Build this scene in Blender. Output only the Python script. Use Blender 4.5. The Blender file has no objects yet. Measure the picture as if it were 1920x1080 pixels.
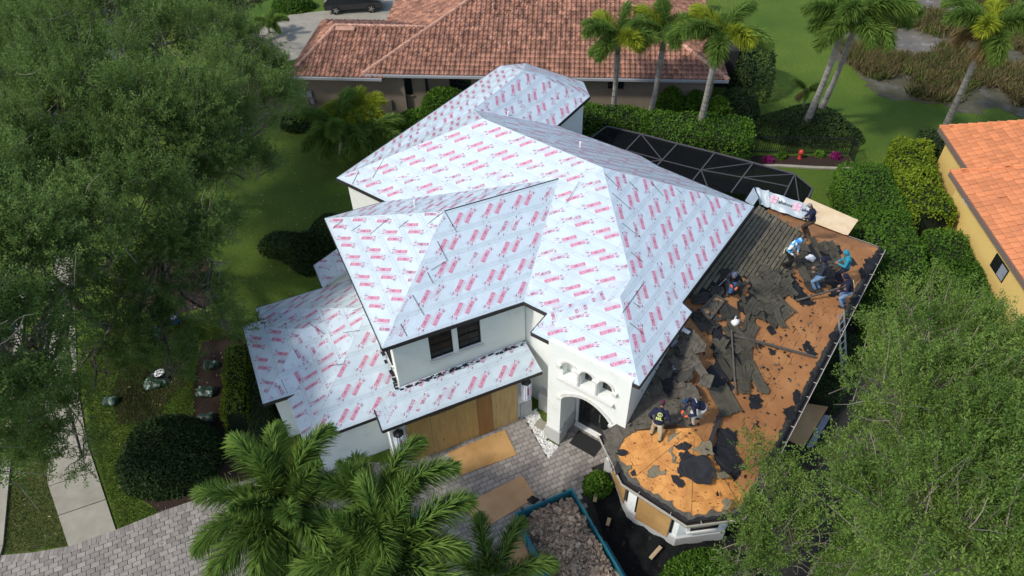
import bpy, bmesh, math, random
import numpy as np
from mathutils import Vector, Matrix
R = math.radians
SC = bpy.context.scene
COL = SC.collection
random.seed(7)
NR = np.random.default_rng(11)

# ------------------------------------------------------------------ camera
H = 24.5; FPX = 1351.4; PITCH = R(44.122); ROLL = R(1.540)
cp, sp, cr, sr = math.cos(PITCH), math.sin(PITCH), math.cos(ROLL), math.sin(ROLL)
FWD = Vector((0, cp, -sp)); XA = Vector((1, 0, 0)); DN = Vector((0, -sp, -cp))
XC = XA*cr + DN*sr; DC = XA*-sr + DN*cr
cam = bpy.data.cameras.new('camera'); camo = bpy.data.objects.new('camera', cam); COL.objects.link(camo)
cam.sensor_width = 36; cam.lens = FPX/1920*36; cam.clip_start = 0.1; cam.clip_end = 2000
camo.matrix_world = Matrix(((XC.x, -DC.x, -FWD.x, 0), (XC.y, -DC.y, -FWD.y, 0), (XC.z, -DC.z, -FWD.z, H), (0, 0, 0, 1)))
SC.camera = camo
# ------------------------------------------------------------------ world and sun
SUN_AZ, SUN_EL = R(244), R(46)
w = bpy.data.worlds.new('World'); SC.world = w; w.use_nodes = True
nt = w.node_tree; bg = nt.nodes['Background']
sky = nt.nodes.new('ShaderNodeTexSky'); sky.sky_type = 'NISHITA'; sky.sun_disc = False
sky.sun_elevation = SUN_EL; sky.sun_rotation = SUN_AZ; sky.air_density = 1.0; sky.dust_density = 1.6; sky.ozone_density = 1.0
nt.links.new(sky.outputs[0], bg.inputs[0]); bg.inputs[1].default_value = 0.15
sl = bpy.data.lights.new('sun', 'SUN'); sl.energy = 2.15; sl.angle = R(5); sl.color = (1, .955, .89)
so = bpy.data.objects.new('sun', sl); COL.objects.link(so)
SD = Vector((math.sin(SUN_AZ)*math.cos(SUN_EL), math.cos(SUN_AZ)*math.cos(SUN_EL), math.sin(SUN_EL)))
so.rotation_euler = SD.to_track_quat('Z', 'Y').to_euler(); so.location = SD*80
SC.view_settings.view_transform = 'Standard'; SC.view_settings.look = 'None'
SC.view_settings.exposure = 0.55; SC.view_settings.gamma = 1.0; SC.view_settings.use_curve_mapping = False
SC.cycles.max_bounces = 6; SC.cycles.transparent_max_bounces = 12

# ------------------------------------------------------------------ coordinates (metres; ground z = 0)
O = Vector((.09, 17.43, 0))
_A, _D = R(66.32), R(126.46)
uA = Vector((math.sin(_A), math.cos(_A), 0)); vA = Vector((math.cos(_A), -math.sin(_A), 0))
uD = Vector((math.sin(_D), math.cos(_D), 0)); nD = Vector((-math.cos(_D), math.sin(_D), 0))
UP = Vector((0, 0, 1))
def N(p, q, z=0.): return O + uD*p + nD*q + UP*z          # axes of the main body
def W(u, v, z=0.): return O + uA*u + vA*v + UP*z          # axes of the garage wing
def ray(x, y): return XC*((x-960)/FPX) + DC*((y-540)/FPX) + FWD
CAM = Vector((0, 0, H))
def G(x, y, z=0.):                                         # surveyed point at height z
    d = ray(x, y); return CAM + d*((z-H)/d.z)
def onplane(x, y, P0, n):
    d = ray(x, y); return CAM + d*((P0-CAM).dot(n)/d.dot(n))
def pnorm(a, b, c):
    n = (b-a).cross(c-a).normalized()
    return n if n.z > 0 else -n

# ------------------------------------------------------------------ object helpers
def tag(o, label=None, cat=None, group=None, kind=None):
    if label: o['label'] = label
    if cat: o['category'] = cat
    if group: o['group'] = group
    if kind: o['kind'] = kind
    return o
def empty(name, loc, label=None, cat=None, group=None, rz=0.):
    o = bpy.data.objects.new(name, None); COL.objects.link(o); o.location = loc; o.rotation_euler = (0, 0, rz)
    o.empty_display_size = .3
    return tag(o, label, cat, group)
def wmat(o):
    b = Matrix.LocRotScale(o.location, o.rotation_euler, o.scale)
    return b if o.parent is None else wmat(o.parent) @ o.matrix_parent_inverse @ b
def parent_to(o, p):                                       # the child's own transform stays in world space
    o.parent = p; o.matrix_parent_inverse = wmat(p).inverted()
def link(name, me, parent=None, mw=None):
    o = bpy.data.objects.new(name, me); COL.objects.link(o)
    if mw is not None:
        l, r, s = mw.decompose(); o.location = l; o.rotation_euler = r.to_euler(); o.scale = s
    if parent: parent_to(o, parent)
    return o
class MB:
    def __init__(s): s.v = []; s.f = []; s.m = []; s.sh = []
    def add(s, vs, fs, mi=0, sh=None):
        b = len(s.v); s.v += [tuple(x) for x in vs]
        for f in fs: s.f.append([b+i for i in f]); s.m.append(mi); s.sh.append(.5 if sh is None else sh)
        return s
    def obox(s, o, a, b, c, mi=0, sh=None):                # box from a corner and three edges
        o, a, b, c = Vector(o), Vector(a), Vector(b), Vector(c)
        vs = [o, o+a, o+a+b, o+b, o+c, o+a+c, o+a+b+c, o+b+c]
        return s.add(vs, [(3, 2, 1, 0), (4, 5, 6, 7), (0, 1, 5, 4), (1, 2, 6, 5), (2, 3, 7, 6), (3, 0, 4, 7)], mi, sh)
    def box(s, c, sx, sy, sz, ax=Vector((1, 0, 0)), ay=Vector((0, 1, 0)), az=Vector((0, 0, 1)), mi=0, sh=None):
        c = Vector(c); return s.obox(c-ax*sx/2-ay*sy/2-az*sz/2, ax*sx, ay*sy, az*sz, mi, sh)
    def prism(s, poly, d, mi=0, sh=None):                  # polygon (3D points) swept by d
        n = len(poly); a = [Vector(p) for p in poly]; d = Vector(d)
        return s.add(a+[p+d for p in a], [list(range(n))[::-1], [n+i for i in range(n)]]+[(i, (i+1) % n, n+(i+1) % n, n+i) for i in range(n)], mi, sh)
    def beam(s, a, b, wd, hg, up=UP, mi=0, sh=None):
        a, b = Vector(a), Vector(b); t = (b-a); L = t.length; t = t/L; sd = t.cross(up)
        if sd.length < 1e-5: sd = t.cross(Vector((1, 0, 0)))
        sd.normalize(); u = sd.cross(t)
        return s.obox(a-sd*wd/2-u*hg/2, t*L, sd*wd, u*hg, mi, sh)
    def tube(s, pts, rad, n=6, mi=0, sh=None, cap=True):
        pts = [Vector(p) for p in pts]; k = len(pts)
        if not hasattr(rad, '__len__'): rad = [rad]*k
        vs = []; ref = None
        for i in range(k):
            t = (pts[min(i+1, k-1)]-pts[max(i-1, 0)])
            t = t.normalized() if t.length > 1e-9 else UP
            if ref is None: ref = t.cross(Vector((.31, .95, .11))).normalized()
            ref = (ref-t*ref.dot(t)); ref = ref.normalized() if ref.length > 1e-6 else t.orthogonal().normalized()
            b = t.cross(ref)
            for j in range(n):
                a = 2*math.pi*j/n; vs.append(pts[i]+ref*(rad[i]*math.cos(a))+b*(rad[i]*math.sin(a)))
        fs = [(i*n+j, i*n+(j+1) % n, (i+1)*n+(j+1) % n, (i+1)*n+j) for i in range(k-1) for j in range(n)]
        if cap: fs += [list(range(n))[::-1], [(k-1)*n+j for j in range(n)]]
        return s.add(vs, fs, mi, sh)
    def lathe(s, c, prof, n=12, mi=0, axis=UP, sh=None):   # prof: (radius, height)
        c = Vector(c); x = axis.orthogonal().normalized(); y = axis.cross(x); vs = []
        for r, h in prof:
            for j in range(n):
                a = 2*math.pi*j/n; vs.append(c+x*(r*math.cos(a))+y*(r*math.sin(a))+axis*h)
        k = len(prof)
        fs = [(i*n+j, i*n+(j+1) % n, (i+1)*n+(j+1) % n, (i+1)*n+j) for i in range(k-1) for j in range(n)]
        return s.add(vs, fs+[list(range(n))[::-1], [(k-1)*n+j for j in range(n)]], mi, sh)
    def mesh(s, name, mats, smooth=False, shade=False):
        me = bpy.data.meshes.new(name); me.from_pydata(s.v, [], s.f)
        for m in (mats if isinstance(mats, (list, tuple)) else [mats]): me.materials.append(m)
        me.polygons.foreach_set('material_index', s.m)
        if smooth: me.polygons.foreach_set('use_smooth', [True]*len(s.f))
        if shade:
            a = me.attributes.new('shade', 'FLOAT', 'FACE'); a.data.foreach_set('value', s.sh)
        me.update(); return me
    def build(s, name, mats, parent=None, smooth=False, shade=False, label=None, cat=None, group=None, kind=None):
        return tag(link(name, s.mesh(name, mats, smooth, shade), parent), label, cat, group, kind)
def npmesh(name, V, Fq, mat, shade=None, smooth=False):    # quads from numpy arrays
    me = bpy.data.meshes.new(name); nv, nf = len(V), len(Fq); k = Fq.shape[1]
    me.vertices.add(nv); me.vertices.foreach_set('co', np.asarray(V, np.float32).ravel())
    me.loops.add(nf*k); me.loops.foreach_set('vertex_index', np.asarray(Fq, np.int32).ravel())
    me.polygons.add(nf); me.polygons.foreach_set('loop_start', np.arange(0, nf*k, k, dtype=np.int32))
    me.polygons.foreach_set('loop_total', np.full(nf, k, np.int32))
    if smooth: me.polygons.foreach_set('use_smooth', np.ones(nf, bool))
    for m in (mat if isinstance(mat, (list, tuple)) else [mat]): me.materials.append(m)
    if shade is not None:
        a = me.attributes.new('shade', 'FLOAT', 'FACE'); a.data.foreach_set('value', np.asarray(shade, np.float32))
    me.update(calc_edges=True); return me

# ------------------------------------------------------------------ materials
def mat(name, c1, c2=None, scale=3., detail=5., rough=.8, bump=0., bscale=30., rnd=0., metal=0., spec=.35, shade=0., lo=.35, hi=.65, c3=None, s3=12., lo3=.62, hi3=.7, gen=False, alpha=1., stretch=None, bdetail=4., coat=0.):
    m = bpy.data.materials.new(name); m.use_nodes = True; nt = m.node_tree; L = nt.links.new; nd = nt.nodes
    b = nd['Principled BSDF']; b.inputs['Roughness'].default_value = rough; b.inputs['Metallic'].default_value = metal
    b.inputs['Specular IOR Level'].default_value = spec
    if coat: b.inputs['Coat Weight'].default_value = coat
    tc = nd.new('ShaderNodeTexCoord'); co = tc.outputs['Object']
    if stretch:
        mp = nd.new('ShaderNodeMapping'); L(co, mp.inputs[0]); mp.inputs['Scale'].default_value = stretch; co = mp.outputs[0]
    def noise(s, d=detail):
        n = nd.new('ShaderNodeTexNoise'); n.inputs['Scale'].default_value = s; n.inputs['Detail'].default_value = d; n.inputs['Roughness'].default_value = .6
        L(co, n.inputs['Vector']); return n.outputs['Fac']
    def rng(f, a, bb):
        r = nd.new('ShaderNodeMapRange'); r.inputs[1].default_value = a; r.inputs[2].default_value = bb; L(f, r.inputs[0]); return r.outputs[0]
    def mixc(f, a, bb):
        x = nd.new('ShaderNodeMix'); x.data_type = 'RGBA'; L(f, x.inputs[0])
        for sk, val in ((x.inputs[6], a), (x.inputs[7], bb)):
            if isinstance(val, tuple): sk.default_value = (*val, 1)
            else: L(val, sk)
        return x.outputs[2]
    col = None
    if c2 is not None: col = mixc(rng(noise(scale), lo, hi), c1, c2)
    if c3 is not None: col = mixc(rng(noise(s3), lo3, hi3), col if col is not None else c1, c3)
    def valmul(col, f, amt):
        h = nd.new('ShaderNodeHueSaturation'); r = nd.new('ShaderNodeMapRange'); r.inputs[3].default_value = 1-amt; r.inputs[4].default_value = 1+amt
        L(f, r.inputs[0]); L(r.outputs[0], h.inputs['Value'])
        if isinstance(col, tuple): h.inputs['Color'].default_value = (*col, 1)
        else: L(col, h.inputs['Color'])
        return h.outputs[0]
    if col is None: col = c1
    if rnd:
        oi = nd.new('ShaderNodeObjectInfo'); col = valmul(col, oi.outputs['Random'], rnd)
    if shade:
        at = nd.new('ShaderNodeAttribute'); at.attribute_name = 'shade'; col = valmul(col, at.outputs['Fac'], shade)
    if isinstance(col, tuple): b.inputs['Base Color'].default_value = (*col, 1)
    else: L(col, b.inputs['Base Color'])
    if bump:
        bp = nd.new('ShaderNodeBump'); bp.inputs['Strength'].default_value = 1.0; bp.inputs['Distance'].default_value = bump
        L(noise(bscale, bdetail), bp.inputs['Height']); L(bp.outputs[0], b.inputs['Normal'])
    return m
def leafmat(name, c1, c2, trans=.3, shade=.45, rough=.55, scale=.35):
    m = bpy.data.materials.new(name); m.use_nodes = True; nt = m.node_tree; L = nt.links.new; nd = nt.nodes
    out = nd['Material Output']; b = nd['Principled BSDF']; b.inputs['Roughness'].default_value = rough; b.inputs['Specular IOR Level'].default_value = .10
    at = nd.new('ShaderNodeAttribute'); at.attribute_name = 'shade'
    oi = nd.new('ShaderNodeTexCoord'); n = nd.new('ShaderNodeTexNoise'); n.inputs['Scale'].default_value = scale; n.inputs['Detail'].default_value = 3; L(oi.outputs['Object'], n.inputs['Vector'])
    ad = nd.new('ShaderNodeMath'); ad.operation = 'ADD'; L(at.outputs['Fac'], ad.inputs[0]); L(n.outputs['Fac'], ad.inputs[1])
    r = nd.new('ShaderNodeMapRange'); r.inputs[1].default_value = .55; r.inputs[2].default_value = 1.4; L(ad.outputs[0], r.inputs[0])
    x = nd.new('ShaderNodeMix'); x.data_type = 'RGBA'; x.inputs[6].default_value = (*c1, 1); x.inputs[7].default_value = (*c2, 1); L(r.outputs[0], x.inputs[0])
    L(x.outputs[2], b.inputs['Base Color'])
    t = nd.new('ShaderNodeBsdfTranslucent'); L(x.outputs[2], t.inputs[0])
    ms = nd.new('ShaderNodeMixShader'); ms.inputs[0].default_value = trans
    L(b.outputs[0], ms.inputs[1]); L(t.outputs[0], ms.inputs[2]); L(ms.outputs[0], out.inputs[0])
    return m
M = {}
M['under'] = mat('underlayment sheet', (.555, .635, .665), (.485, .57, .61), scale=1.3, rough=.40, bump=.035, bscale=1.9, spec=.45, stretch=(1, 1, 1))
M['red'] = mat('red print', (.43, .115, .20), (.48, .15, .235), scale=6, rough=.5)
M['mark'] = mat('mauve print', (.42, .22, .32), rough=.5)
M['lapline'] = mat('printed and embossed lap line', (.40, .47, .50), rough=.5)  # lap print, darkened to stand in for shading of the embossed seams
M['pink'] = mat('pink print', (.62, .385, .46), rough=.5)
M['purple'] = mat('dark purple print', (.20, .10, .17), rough=.5)
M['slit'] = mat('felt edge and shadow', (.015, .015, .018), rough=.9)
M['edge'] = mat('dark bronze drip edge', (.035, .03, .028), rough=.5, spec=.4)
M['stucco'] = mat('white stucco', (.80, .82, .77), (.76, .78, .73), scale=.8, rough=.9, bump=.006, bscale=60, c3=(.66, .67, .62), s3=1.6, lo3=.56, hi3=.85)
M['base'] = mat('grey plinth stucco', (.42, .42, .40), (.48, .48, .45), scale=2, rough=.9, bump=.006, bscale=60)
M['trim'] = mat('cast stone trim', (.62, .61, .56), (.68, .67, .62), scale=4, rough=.85)
M['glass'] = mat('dark window glass', (.012, .014, .014), rough=.08, spec=.6)
M['frame'] = mat('black window frame', (.011, .011, .012), rough=.45)
M['ply'] = mat('weathered plywood', (.42, .25, .095), (.32, .18, .06), scale=1.2, rough=.75, stretch=(1, 1, 1), rnd=.15, c3=(.16, .08, .03), s3=9, lo3=.66, hi3=.74, bump=.003, bscale=30)
M['plylight'] = mat('pale new plywood', (.74, .58, .37), (.66, .49, .28), scale=2, rough=.7, c3=(.52, .36, .18), s3=7, lo3=.62, hi3=.75)
M['plyground'] = mat('tan plywood sheet', (.50, .31, .16), (.42, .25, .12), scale=1.5, rough=.75, c3=(.24, .13, .06), s3=10, lo3=.66, hi3=.72)
M['deck'] = mat('orange roof decking', (.40, .185, .066), (.30, .125, .043), scale=1.1, rough=.8, rnd=.12, c3=(.07, .03, .015), s3=7, lo3=.66, hi3=.70, bump=.004, bscale=24)
M['decklight'] = mat('sunlit orange decking', (.57, .27, .072), (.40, .17, .042), scale=2.6, rough=.75, rnd=.10, c3=(.14, .055, .02), s3=6, lo3=.62, hi3=.69, bump=.004, bscale=24)  # brighter than the long slope: sun on the bay put into the colour
M['deckedge'] = mat('dark board joint', (.05, .022, .01), rough=.9)
M['felt'] = mat('black roofing felt', (.011, .012, .014), (.021, .022, .025), scale=4, rough=.8, bump=.02, bscale=6, spec=.25)
M['cloth'] = mat('black weed cloth', (.005, .006, .006), (.010, .011, .011), scale=4, rough=.9, bump=.03, bscale=9, spec=.15)  # black cloth, darkened further for the shade of trailer and house
M['shingle'] = mat('worn olive grey shingle', (.125, .108, .068), (.175, .152, .100), scale=3, rough=.92, rnd=.22, bump=.008, bscale=60, c3=(.03, .028, .022), s3=9, lo3=.6, hi3=.72)
M['shingledk'] = mat('charcoal shingle', (.030, .029, .025), (.05, .047, .038), scale=4, rough=.92, rnd=.25, bump=.008, bscale=60)
M['slabm'] = mat('torn olive shingle', (.056, .051, .036), (.085, .077, .053), scale=3, rough=.92, rnd=.25, bump=.008, bscale=60, c3=(.025, .023, .019), s3=9, lo3=.6, hi3=.72)
M['grit'] = mat('grey grit and dust', (.105, .095, .075), (.06, .054, .042), scale=5, rough=.95, c3=(.22, .20, .165), s3=30, lo3=.6, hi3=.7, bump=.02, bscale=25)
M['alu'] = mat('pale gutter metal', (.52, .48, .40), (.42, .38, .32), scale=5, rough=.5, metal=.2)
M['steel'] = mat('bare aluminium', (.55, .56, .58), rough=.35, metal=.8)
M['grass'] = mat('lawn', (.058, .112, .013), (.125, .178, .024), scale=.16, detail=10, rough=.9, c3=(.045, .085, .012), s3=9., lo3=.46, hi3=.68, bump=.05, bscale=24., spec=.15)
M['grassdry'] = mat('dry lawn', (.085, .105, .028), (.060, .095, .022), scale=1.2, detail=8, rough=.9, c3=(.13, .11, .05), s3=5., lo3=.5, hi3=.75, bump=.05, bscale=24., spec=.15)
M['mulch'] = mat('brown mulch', (.040, .022, .013), (.024, .014, .009), scale=14, rough=.95, bump=.05, bscale=22, c3=(.13, .08, .05), s3=26, lo3=.62, hi3=.72)  # brown lowered so the colour carries the tree shade on the beds
M['soil'] = mat('dark planting bed', (.022, .022, .020), (.03, .028, .022), scale=6, rough=.95, bump=.05, bscale=14)
M['conc'] = mat('pale concrete', (.32, .295, .235), (.255, .235, .185), scale=1.5, rough=.9, bump=.006, bscale=60, rnd=.06)
M['paver'] = mat('brick paver', (.285, .258, .228), (.225, .20, .175), scale=5, rough=.9, rnd=.22, shade=0, bump=.005, bscale=60)
M['paverj'] = mat('brick paver field', (.285, .258, .228), (.225, .20, .175), scale=5, rough=.9, shade=.22, bump=.005, bscale=60)
M['joint'] = mat('joint sand', (.085, .075, .065), rough=.95)
M['asphalt'] = mat('asphalt', (.05, .05, .052), (.065, .065, .066), scale=20, rough=.9)
M['pebble'] = mat('white pebble', (.68, .67, .63), (.5, .5, .48), scale=12, rough=.7, rnd=.2)
M['pebbles'] = mat('white pebble bed', (.68, .67, .63), rough=.7, shade=.3)
M['bark'] = mat('oak bark', (.10, .082, .066), (.055, .045, .038), scale=5, rough=.95, bump=.03, bscale=14, stretch=(1, 1, .35))
M['twig'] = mat('pale twigs', (.22, .19, .155), (.13, .11, .088), scale=3, rough=.9)
M['oakleaf'] = leafmat('oak leaves', (.060, .112, .026), (.215, .315, .080), trans=.42)
M['oakleaf2'] = leafmat('live oak leaves', (.056, .118, .020), (.235, .345, .074), trans=.42)
M['hedgeleaf'] = leafmat('hedge leaves', (.035, .085, .010), (.10, .20, .022), trans=.25)
M['hedgedark'] = leafmat('dark shrub leaves', (.022, .044, .014), (.052, .088, .026), trans=.2)
M['croton'] = leafmat('yellow green leaves', (.075, .14, .012), (.23, .29, .02), trans=.3)
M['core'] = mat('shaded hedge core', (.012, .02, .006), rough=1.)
M['frond'] = leafmat('foxtail leaflets', (.040, .10, .018), (.19, .29, .055), trans=.4, rough=.45, scale=.8)
M['frondy'] = leafmat('yellowing leaflets', (.13, .19, .018), (.36, .40, .035), trans=.35, rough=.45, scale=.8)
M['frondbr'] = leafmat('dry fronds', (.10, .075, .03), (.18, .13, .05), trans=.2)
M['rachis'] = mat('frond stem', (.16, .20, .05), rough=.6)
M['shaft'] = mat('green crownshaft', (.15, .20, .08), (.20, .22, .12), scale=4, rough=.5)
M['ptrunk'] = mat('ringed palm trunk', (.34, .32, .28), (.22, .20, .175), scale=2, rough=.9, c3=(.09, .075, .06), s3=1.6, lo3=.52, hi3=.75, stretch=(1, 1, 3))
M['bladeg'] = leafmat('lawn blades', (.045, .085, .014), (.12, .17, .035), scale=.5)
M['bladed'] = leafmat('dry verge blades', (.07, .09, .02), (.20, .20, .07), scale=.5)
M['reed'] = leafmat('marsh grass', (.085, .075, .030), (.21, .165, .075), trans=.2, scale=.25)
M['reedg'] = leafmat('green marsh grass', (.05, .08, .018), (.13, .17, .04), trans=.2, scale=.25)
M['marsh'] = mat('marsh mud', (.085, .075, .045), (.055, .055, .028), scale=.35, rough=.95, c3=(.11, .105, .085), s3=.9, lo3=.5, hi3=.65, bump=.06, bscale=6)
M['water'] = mat('muddy shallow water', (.10, .088, .066), (.15, .13, .10), scale=.5, rough=.55, spec=.5, c3=(.30, .28, .25), s3=1.1, lo3=.56, hi3=.7)
M['tanst'] = mat('tan stucco', (.235, .185, .138), (.20, .158, .115), scale=.7, rough=.92, bump=.006, bscale=50)  # tan lowered so the colour takes in the shade on the wall
M['tile'] = mat('clay roof tile', (.37, .185, .118), (.27, .125, .078), scale=2, rough=.85, rnd=.38, shade=0, c3=(.11, .065, .05), s3=3, lo3=.46, hi3=.72)
M['tiles'] = mat('clay roof tiles', (.37, .185, .118), (.27, .125, .078), scale=2, rough=.85, shade=.38, c3=(.11, .065, .05), s3=3, lo3=.46, hi3=.72)
M['ridge'] = mat('pale ridge tile', (.55, .32, .22), (.42, .23, .16), scale=3, rough=.85, rnd=.2)
M['gutter'] = mat('grey painted gutter', (.30, .31, .32), rough=.5)
M['yel'] = mat('yellow stucco', (.66, .47, .155), (.62, .44, .14), scale=.6, rough=.92, bump=.004, bscale=50)
M['otile'] = mat('orange flat tile', (.60, .225, .095), (.52, .185, .075), scale=3, rough=.8, rnd=.14)
M['otiles'] = mat('orange flat tiles', (.60, .225, .095), (.52, .185, .075), scale=3, rough=.8, shade=.14)
M['brownfascia'] = mat('grey brown fascia', (.16, .12, .10), rough=.6)
M['teal'] = mat('teal trailer paint', (.008, .105, .135), (.012, .13, .165), scale=2, rough=.5, spec=.4, c3=(.09, .12, .12), s3=9, lo3=.66, hi3=.75)
M['debris'] = mat('torn shingle scrap', (.40, .29, .195), (.28, .205, .14), scale=6, rough=.95, rnd=.45, bump=.008, bscale=40)
M['debriss'] = mat('torn shingle scraps', (.35, .255, .17), (.24, .175, .118), scale=6, rough=.95, shade=.6, bump=.008, bscale=40)
M['black'] = mat('black painted metal', (.012, .012, .013), rough=.5)
M['blackrub'] = mat('black rubber', (.018, .018, .018), rough=.85)
M['cage'] = mat('dark bronze cage frame', (.075, .072, .075), rough=.5)
M['car'] = mat('dark car paint', (.012, .014, .018), rough=.25, spec=.6, coat=.6)
M['white'] = mat('white paint', (.78, .78, .76), rough=.6)
M['silver'] = mat('silver wrap', (.40, .47, .50), (.33, .39, .43), scale=2, rough=.35, bump=.03, bscale=3.5)
M['blue'] = mat('blue plastic', (.02, .12, .40), rough=.5)
M['bluetarp'] = mat('blue wrap', (.04, .17, .35), rough=.6)
M['bag'] = mat('dark green and white bag', (.02, .045, .025), (.26, .32, .28), scale=5, lo=.58, hi=.62, rough=.4, bump=.03, bscale=8)
M['lumber'] = mat('grey weathered lumber', (.13, .11, .09), (.08, .068, .055), scale=6, rough=.9)
M['lumberl'] = mat('pale lumber offcut', (.42, .33, .20), (.34, .26, .15), scale=6, rough=.85)
M['greyflash'] = mat('grey metal flashing', (.26, .29, .33), (.20, .22, .25), scale=4, rough=.5)
M['pinkfl'] = leafmat('magenta flowers', (.16, .015, .08), (.30, .03, .16))
def screenmat():
    m = bpy.data.materials.new('insect screen'); m.use_nodes = True; nt = m.node_tree; nd = nt.nodes; L = nt.links.new
    b = nd['Principled BSDF']; b.inputs['Base Color'].default_value = (.006, .007, .008, 1); b.inputs['Roughness'].default_value = .9; b.inputs['Specular IOR Level'].default_value = .05
    t = nd.new('ShaderNodeBsdfTransparent'); ms = nd.new('ShaderNodeMixShader'); ms.inputs[0].default_value = .80
    L(t.outputs[0], ms.inputs[1]); L(b.outputs[0], ms.inputs[2]); L(ms.outputs[0], nd['Material Output'].inputs[0]); return m
M['screen'] = screenmat()
# ================================================================== ground sheets
def rag(pts, r):                                            # irregular outline for beds and lawns
    if r:
        out = []
        for a, b in zip(pts, list(pts[1:])+[pts[0]]):
            a, b = Vector((a[0], a[1], 0)), Vector((b[0], b[1], 0)); k = max(1, int((b-a).length/.25)); t = (b-a)
            for i in range(k): out.append(a+t*(i/k)+Vector((-t.y, t.x, 0)).normalized()*(math.sin((a+t*(i/k)).x*2.3+(a+t*(i/k)).y*1.7)*r+random.gauss(0, r*.35)))
        pts = [(p.x, p.y) for p in out]
    rag.last = pts; return pts
def sheet(name, pts, z, m, kind='structure', label=None, rg=0.):
    b = MB(); b.add([(p[0], p[1], z) for p in rag(pts, rg)], [list(range(len(rag.last)))]); return b.build(name, m, kind=kind, label=label)
sheet('ground', [(-420, -120), (420, -120), (420, 900), (-420, 900)], 0, M['grass'])

# ================================================================== roof tools
def clip2(poly, a, b, c):                                   # keep a*u + b*f <= c
    out = []
    for i in range(len(poly)):
        p, q = poly[i-1], poly[i]; dp, dq = a*p[0]+b*p[1]-c, a*q[0]+b*q[1]-c
        if (dp <= 0) != (dq <= 0):
            t = dp/(dp-dq); out.append((p[0]+(q[0]-p[0])*t, p[1]+(q[1]-p[1])*t))
        if dq <= 0: out.append(q)
    return out
class Face:                                                 # a roof slope: triangles that share an eave direction
    def __init__(s, poly, e, z0, tris=None):
        poly = [Vector(p) for p in poly]; s.poly = poly; s.e = e.normalized(); s.z0 = z0; s.T = []
        for t in (tris or [(0, i, i+1) for i in range(1, len(poly)-1)]):
            a, b, c = (poly[i] for i in t); n = pnorm(a, b, c); et = (s.e-n*n.dot(s.e)).normalized(); up = n.cross(et).normalized()
            if up.z < 0: up = -up
            base = a - up*((a.z-z0)/up.z) - et*a.dot(et)
            s.T.append((n, up, base, [((p-a).dot(et)+a.dot(et), (p-base).dot(up)-0) for p in (a, b, c)], et))
    def frange(s): return min(q[1] for t in s.T for q in t[3]), max(q[1] for t in s.T for q in t[3])
    def urange(s): return min(q[0] for t in s.T for q in t[3]), max(q[0] for t in s.T for q in t[3])
    def cell(s, mb, u0, u1, f0, f1, o0=.01, o1=.01, mi=0, thick=0.):
        for n, up, base, tri, et in s.T:
            p = tri
            for h in ((-1, 0, -u0), (1, 0, u1), (0, -1, -f0), (0, 1, f1)):
                p = clip2(p, *h)
                if len(p) < 3: break
            if len(p) < 3: continue
            P = [base+et*u+up*f+n*(o0+(o1-o0)*(f-f0)/max(f1-f0, 1e-6)) for u, f in p]
            if thick: mb.prism([q-n*thick for q in P], n*thick, mi)
            else: mb.add(P, [list(range(len(P)))], mi)
def glyphs(txt, size, off=.0):
    cu = bpy.data.curves.new('t', 'FONT'); cu.body = txt; cu.size = size; cu.offset = off; cu.resolution_u = 1; cu.align_x = 'LEFT'; cu.align_y = 'BOTTOM_BASELINE'
    ob = bpy.data.objects.new('t', cu); COL.objects.link(ob); bpy.context.view_layer.update()
    me = bpy.data.meshes.new_from_object(ob.evaluated_get(bpy.context.evaluated_depsgraph_get()))
    V = [(v.co.x, v.co.y) for v in me.vertices]; Fc = [list(p.vertices) for p in me.polygons]
    bpy.data.objects.remove(ob); bpy.data.curves.remove(cu); bpy.data.meshes.remove(me); return V, Fc
def stamp():                                                # one printed mark, centred, reading along +x
    V, Fc, Mi = [], [], []
    def put(vf, dx, dy, mi, sx=1., sy=1.):
        b = len(V)
        for x, y in vf[0]: V.append((x*sx+dx, y*sy+dy))
        for f in vf[1]: Fc.append([b+i for i in f]); Mi.append(mi)
    def rect(x0, y0, x1, y1, mi): put(([(x0, y0), (x1, y0), (x1, y1), (x0, y1)], [(0, 1, 2, 3)]), 0, 0, mi)
    rect(-.205, -.075, .305, .066, 1)
    a = glyphs('STORMBLOK.FXR', .105, .0035); w = max(x for x, y in a[0]); put(a, -.20, -.058, 0, .50/w, 1.5)
    a = glyphs('ROOFING UNDERLAYMENT', .05, .0005); w = max(x for x, y in a[0]); put(a, -.20, -.132, 1, .50/w, .95)
    for y in (-.085, .062): rect(-.325, y, -.235, y+.026, 2)
    for x0, y0, x1, y1 in ((-.318, -.05, -.296, .05), (-.262, -.05, -.240, .05), (-.294, -.012, -.264, .014)): rect(x0, y0, x1, y1, 1)
    return np.array(V), Fc, np.array(Mi)
def stamp2():
    V, Fc, Mi = [], [], []
    for t, dy, dx in (('FXR', .0, -.05), ('701', -.06, -.05), ('TM', .055, .06)):
        a = glyphs(t, .048, .0); b = len(V); V += [(x+dx, y+dy) for x, y in a[0]]; Fc += [[b+i for i in f] for f in a[1]]; Mi += [3]*len(a[1])
    return np.array(V), Fc, np.array(Mi)
STAMP, STAMP2 = stamp(), stamp2(); BANDV = (0, 1, 2, 3)
def instri(T, U):
    (x0, y0), (x1, y1), (x2, y2) = T; d = (y1-y2)*(x0-x2)+(x2-x1)*(y0-y2)
    a = ((y1-y2)*(U[:, 0]-x2)+(x2-x1)*(U[:, 1]-y2))/d; b = ((y2-y0)*(U[:, 0]-x2)+(x0-x2)*(U[:, 1]-y2))/d
    return (a > .004) & (b > .004) & (a+b < .996)
EXPO = .86
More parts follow.
